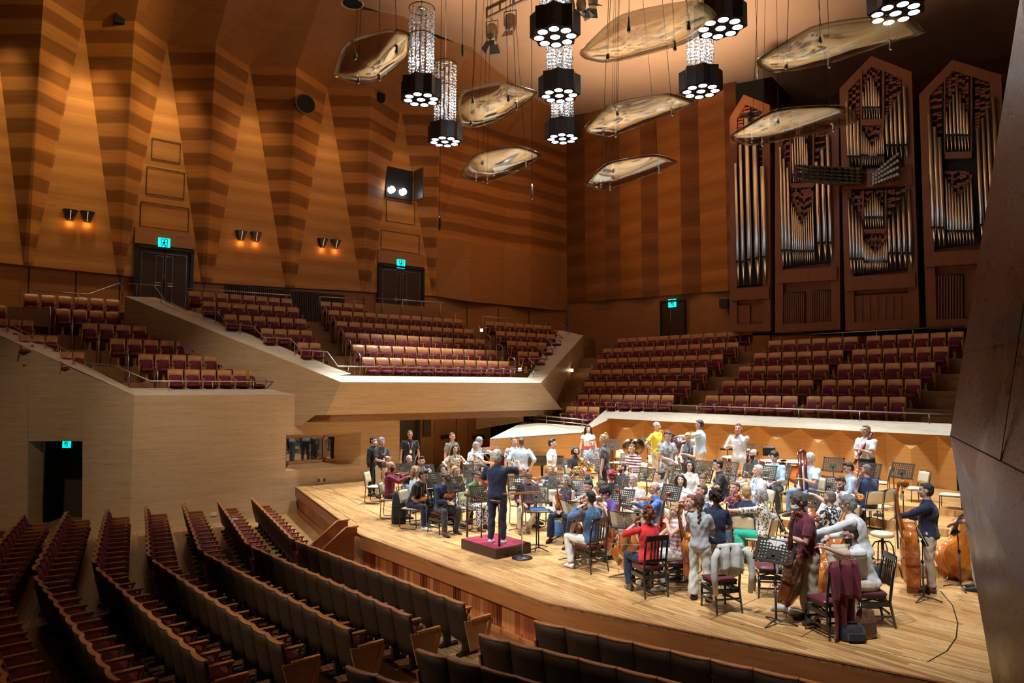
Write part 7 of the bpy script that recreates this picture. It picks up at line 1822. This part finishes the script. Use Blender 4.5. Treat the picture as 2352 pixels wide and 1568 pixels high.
# ------------------------------------------------------------------ percussion and piano
M['copper'] = mat('hammered_copper', (.60, .22, .07), .25, 1); M['drumskin'] = mat('drum_skin', (.66, .60, .50), .5)
for x, y, r, lb in ((1690, 1048, .36, 'copper kettledrum before the timpanist'), (1776, 1056, .34, 'copper kettledrum behind the reader in light blue'), (1826, 1058, .36, 'copper kettledrum left of the contrabassoonist')):
    P = at(x, y, L3+.86); t = thing('kettledrum', lb, 'drum', (P.x, P.y, L3), 0, 'copper kettledrums')
    bm = newbm(); lathe(bm, [(.06, .28), (r*.55, .36), (r*.85, .52), (r*.97, .70), (r, .82)], 28); obj('bowl', bm, M['copper'], t)
    bm = newbm(); lathe(bm, [(r*.99, .845), (r*.99, .852)], 28); obj('head', bm, M['drumskin'], t)
    bm = newbm(); tube(bm, [((r+.012)*math.cos(q*math.pi/14), (r+.012)*math.sin(q*math.pi/14), .84) for q in range(28)], .016, 6, closed=True); obj('hoop', bm, M['steel'], t)
    for q in range(8):
        a = q*math.pi/4; bm = newbm(); rod(bm, ((r+.02)*math.cos(a), (r+.02)*math.sin(a), .85), ((r+.01)*math.cos(a), (r+.01)*math.sin(a), .45), .011, 6); obj('tension_rod', bm, M['steel'], t)
    for q in range(3):
        a = q*2.1; bm = newbm(); rod(bm, (.3*math.cos(a), .3*math.sin(a), 0), (.2*math.cos(a), .2*math.sin(a), .45), .015, 6); obj('leg', bm, M['dark'], t)
P = at(1565, 1028, L3+.85); t = thing('bass_drum', 'large bass drum on its stand between two standing people', 'drum', (P.x, P.y, L3), facez(P, 75))
Ry = Matrix.Rotation(math.pi/2, 3, 'X')
bm = newbm(); lathe(bm, [(.40, -.25), (.40, .25)], 32, (0, 0, .85), Ry); obj('shell', bm, mat('drum_shell', (.05, .018, .02), .25, coat=.4), t)
for s in (-1, 1):
    bm = newbm(); lathe(bm, [(.385, -.006), (.385, .006)], 32, (0, s*.255, .85), Ry); obj('head', bm, M['drumskin'], t)
    bm = newbm(); tube(bm, [(.405*math.cos(q*math.pi/16), s*.25, .85+.405*math.sin(q*math.pi/16)) for q in range(32)], .02, 6, closed=True); obj('hoop', bm, M['ebony'], t)
    bm = newbm(); tube(bm, [(s*.32, -.3, 0), (s*.3, 0, .40), (s*.32, .3, 0)], .018, 6); rod(bm, (s*.3, 0, .4), (s*.41, 0, .85), .018, 6); obj('stand_leg', bm, M['steel'], t)
P = at(1455, 1026, L3+1.0); t = thing('cymbal_stand', 'pair of dark cymbals standing upright behind the striped shirt', 'cymbals', (P.x, P.y, L3), facez(P, 30))
for s in (-1, 1):
    bm = newbm(); lathe(bm, [(.02, .03), (.06, .025), (.12, .008), (.24, 0), (.24, -.004), (.05, -.002)], 24, (s*.13, 0, 1.0), Matrix.Rotation(s*1.2, 3, 'Y') @ Matrix.Rotation(math.pi/2, 3, 'X')); obj('cymbal', bm, mat('dark_bronze', (.22, .14, .07), .3, 1) if s < 0 else bpy.data.materials['dark_bronze'], t)
bm = newbm(); rod(bm, (0, 0, 0), (0, 0, .85), .014, 6); box(bm, (0, 0, .8), (.34, .12, .02)); lathe(bm, [(.2, 0), (.2, .015)], 12); obj('holder', bm, M['dark'], t)
P = at(1671, 1031, L3+.95); t = thing('stick_tray', 'small black padded tray on a stand left of the timpanist', 'tray', (P.x, P.y, L3), facez(P, 0))
bm = newbm(); box(bm, (0, 0, .95), (.42, .25, .05)); obj('tray', bm, M['dark'], t); bm = newbm(); rod(bm, (0, 0, 0), (0, 0, .93), .014, 6); obj('post', bm, M['steel'], t)
bm = newbm()
for q in range(3): rod(bm, (0, 0, .3), (.25*math.cos(q*2.1), .25*math.sin(q*2.1), 0), .01, 6)
obj('tripod', bm, M['steel'], t)
P = at(1769, 1037, L3+.95); t = thing('drummer_throne', 'black backrest chair behind the copper kettledrums', 'chair', (P.x, P.y, L3), facez(P, 10))
bm = newbm(); curved_slab(bm, .34, .82, 1.08, -.2, -.22, .05, .04, .02); obj('backrest', bm, M['dark'], t)
bm = newbm(); lathe(bm, [(.19, .6), (.2, .64), (.18, .68)], 18); obj('seat', bm, M['dark'], t); bm = newbm(); rod(bm, (0, 0, 0), (0, 0, .6), .03, 8); rod(bm, (0, -.1, .62), (0, -.23, .9), .015, 6); lathe(bm, [(.24, 0), (.2, .03)], 10); obj('stand_post', bm, M['steel'], t)
P = at(1215, 1040, S9+1.0); t = thing('grand_piano', 'closed black grand piano behind the standing men near the ramp', 'piano', (P.x+.2, P.y+.1, S9), facez(P, 90)+math.pi+.35)
oc = [(-.74, -.75), (.74, -.75), (.74, -.2), (.72, .3), (.45, .75), (.35, 1.1), (.2, 1.3), (-.2, 1.35), (-.6, 1.2), (-.74, .9)]
bm = newbm(); prism(bm, [(x, y, .66) for x, y in oc], (0, 0, .30)); obj('case', bm, M['piano'], t)
bm = newbm(); prism(bm, [(x*1.01, y if y > -.5 else -.45, .965) for x, y in oc], (0, 0, .025)); obj('lid', bm, M['piano'], t)
bm = newbm(); box(bm, (0, -.72, .72), (1.24, .16, .03)); obj('keyboard', bm, cloth('white'), t)
for x, y in ((-.62, -.5), (.62, -.5), (-.05, 1.05)):
    bm = newbm(); tube(bm, [(x, y, .66), (x, y, .45), (x, y, .08)], [.07, .06, .04], 8); lg = obj('leg', bm, M['piano'], t); bm = newbm(); ball(bm, (x, y, .04), .04, 8); obj('castor', bm, M['gold'], lg)
# ------------------------------------------------------------------ bags, cloths, small things
def bag(x, y, zf, size, m, label, cat, rz=0, name='bag', strap=None):
    P = at(x, y, zf+size[2]/2); t = thing(name, label, cat, (P.x, P.y, zf), rz)
    bm = newbm(); w_, d_, h_ = size; tube(bm, [(0, 0, 0.001), (0, 0, h_*.12), (0, 0, h_*.55), (0, 0, h_*.92), (0, 0, h_)], [(w_*.46, d_*.46), (w_*.5, d_*.5), (w_*.48, d_*.42), (w_*.40, d_*.25), (w_*.3, d_*.12)], 12); obj('bag_body', bm, m, t)
    bm = newbm(); tube(bm, [(-w_*.2, 0, h_*.93), (-w_*.15, 0, h_*1.15), (w_*.15, 0, h_*1.15), (w_*.2, 0, h_*.93)], .012, 6); obj('handle', bm, strap or m, t)
    bm = newbm(); box(bm, (0, -d_*.45, h_*.4), (w_*.6, d_*.2, h_*.4)); obj('pocket', bm, strap or m, t); return t
M['leather'] = mat('brown_leather', (.17, .072, .045), .35)
bag(1988, 1432, S9, (.34, .14, .36), M['leather'], 'brown leather satchel standing on the floor beside the pointing man', 'bag', 1.2, 'leather_bag', mat('dark_leather', (.08, .035, .022), .4))
bag(2024, 1318, S9, (.30, .2, .26), cloth('black'), 'black handbag on the floor behind the pointing man', 'bag', .3, 'handbag')
bag(2018, 1190, L1, (.26, .16, .22), cloth('black'), 'small black bag under the empty cream chair', 'bag', .3, 'handbag')
bag(1958, 1452, S9, (.34, .24, .2), cloth('black'), 'black rucksack slumped under the red velvet jacket', 'bag', .9, 'rucksack')
bag(916, 1166, S9, (.36, .2, .75), cloth('black'), 'tall black gig bag leaning on the cream chair at far left', 'bag', .9, 'gig_bag')
bag(1692+60, 1255, S9, (.3, .2, .34), cloth('black'), 'black bag under the chair of the turquoise trousers', 'bag', .2, 'handbag')
bag(1105, 1180, S9, (.2, .12, .26), cloth('brown'), 'small brown bag under the chair of the green T-shirt', 'bag', .2, 'handbag')
toy = mat('toy_print', (.05, .16, .36), .6); tt = NT(toy); vv = tt.n('ShaderNodeTexVoronoi'); tt.l(tt.coords(), vv.inputs['Vector']); vv.inputs['Scale'].default_value = 9
sp = tt.n('ShaderNodeSeparateColor'); tt.l(vv.outputs['Color'], sp.inputs[0]); tt.color(tt.ramp(sp.outputs[0], [(0, (.03, .10, .26)), (.38, (.05, .24, .45)), (.55, (.55, .03, .03)), (.75, (.72, .50, .03)), (.9, (.05, .12, .30))], 'CONSTANT'))
bag(1289, 1203, S9, (.40, .26, .52), toy, 'bright blue, red and yellow child rucksack beside the cello sheet stand', 'bag', .2, 'rucksack', cloth('blue'))
def drape(name, label, cat, top, u, w_, hl, hr, m, seed=1, slack=.03):
    """a cloth hung over a chair back: runs down on both sides of the edge"""
    bm = newbm(); u = u.normalized(); nrm = V((-u.y, u.x, 0)); nx, nz = 14, 26; rows = []; rr = random.Random(seed)
    for j in range(nz+1):
        s = j/nz*(hl+hr)-hl; row = []
        for i in range(nx+1):
            v = i/nx*2-1; side = -1 if s < 0 else 1; dp = abs(s); fall = min(1, dp/.1)
            fold = math.sin(v*7+seed+dp*2)*slack*fall+math.sin(v*15+seed*2)*slack*.4*fall
            wid = w_/2*(1+.22*fall*math.sin(dp*3+seed)*(.5+.5*side)-.10*dp)
            row.append(bm.verts.new(top+u*v*wid+nrm*(side*(.03*fall+.02*dp)+fold)+V((0, 0, -dp+.02*(1-fall)-.05*v*v*fall-.04*math.sin(v*4+seed)*(1 if abs(s) > .8*max(hl, hr) else 0)))))
        rows.append(row)
    for A, B in zip(rows, rows[1:]):
        for i in range(nx): f = bm.faces.new((A[i], A[i+1], B[i+1], B[i])); f.smooth = True
    o = obj(name, bm, m); s_ = o.modifiers.new('thick', 'SOLIDIFY'); s_.thickness = .012; return tag(o, label, cat)
velvet = mat('wine_velvet', (.13, .004, .018), .7); velvet.node_tree.nodes['Principled BSDF'].inputs['Sheen Weight'].default_value = .2
def chair_named(sub): return next(o for o in C.objects if o.get('category') == 'chair' and sub in o.get('label', ''))
c = chair_named('draped red velvet'); Rc = Matrix.Rotation(c.rotation_euler.z, 3, 'Z')
drape('velvet_jacket', 'deep red velvet jacket hanging over a black piano chair at the stage edge', 'jacket', c.location+Rc @ V((0, -.30, 1.0)), Rc @ V((1, 0, 0)), .42, .45, .98, velvet, 3, .055)
c = chair_named('pale cardigan'); Rc = Matrix.Rotation(c.rotation_euler.z, 3, 'Z')
cd = drape('cardigan', 'pale grey-green cardigan draped over a black piano chair', 'cardigan', c.location+Rc @ V((0, -.30, 1.0)), Rc @ V((1, 0, 0)), .40, .34, .44, cloth('offwhite'), 1, .03)
for s in (-1, 1):
    a = c.location+Rc @ V((s*.21, -.33, .93)); bm = newbm(); tube(bm, [a, a+Rc @ V((s*.07, -.02, -.1)), a+Rc @ V((s*.09, -.03, -.35)), a+Rc @ V((s*.06, -.02, -.62))], [.045, .05, .045, .035], 10); obj('sleeve', bm, cloth('offwhite'), cd)
P = at(1798, 1238, S9+1.05); drape('towel', 'pale mint cloth hanging from the sheet stand of the masked cellist', 'cloth', P, RT, .20, .12, .42, cloth('paleblue'), 5, .02)
P = at(1280, 1140, S9+.85); drape('white_cloth', 'white cloth hanging beside the grey-bobbed woman', 'cloth', P, RT, .16, .1, .5, cloth('white'), 2, .02)
P = at(1760, 1180, S9+.85); drape('grey_jacket', 'pale grey jacket on the chair back behind the turquoise trousers', 'jacket', P, RT, .4, .1, .5, cloth('lightgrey'), 4, .02)
P = at(1815, 1404, S9+.03); bm = newbm(); rr = random.Random(4)
tube(bm, [P+V((-.25, -.1, 0)), P+V((-.1, .02, .02)), P+V((.05, -.04, .015)), P+V((.2, .06, .0))], [.03, .05, .045, .02], 8); tag(obj('floor_cloth', bm, cloth('white')), 'crumpled white cloth on the floor at the masked cellist endpin', 'cloth')
P = at(1825, 1402, S9+.015); bm = newbm(); tube(bm, [P+V((.14*math.cos(k*.7)*(1+.2*math.sin(k*1.9)), .10*math.sin(k*.7), .004*(k % 3))) for k in range(22)], .006, 5); tag(obj('loose_cable', bm, M['dark']), 'coiled black cable on the floor by the masked cellist', 'cable')
# blue cap left on a seat
s = min((o for o in C.objects if o.name.startswith('stall_seat') and o.parent is None), key=lambda o: (hz(527, 1175, .75)-o.location).length)
P = s.location+V((0, 0, .0)); P = V((P.x, P.y, .47)); t = thing('cap', 'pale blue cap lying on a stall seat near the stage', 'cap', P, .5)
bm = newbm(); ball(bm, (0, 0, .03), (.10, .11, .09), 12); obj('crown', bm, cloth('lightblue'), t); bm = newbm(); ball(bm, (0, .11, .0), (.08, .07, .012), 10); obj('peak', bm, cloth('lightblue'), t)
for x, y, zf, lb in ((2053, 1065, L2, 'thin black instrument stand left of the rightmost music stand'),):
    P = at(x, y+45, zf+.5); t = thing('instrument_stand', lb, 'stand', (P.x, P.y, zf)); bm = newbm(); rod(bm, (0, 0, .05), (0, 0, 1.15), .012, 6); lathe(bm, [(.03, .8), (.03, .9)], 8); obj('post', bm, M['dark'], t)
    for q in range(3): bm = newbm(); rod(bm, (0, 0, .12), (.28*math.cos(q*2.1), .28*math.sin(q*2.1), .01), .012, 6); obj('leg', bm, M['dark'], t)
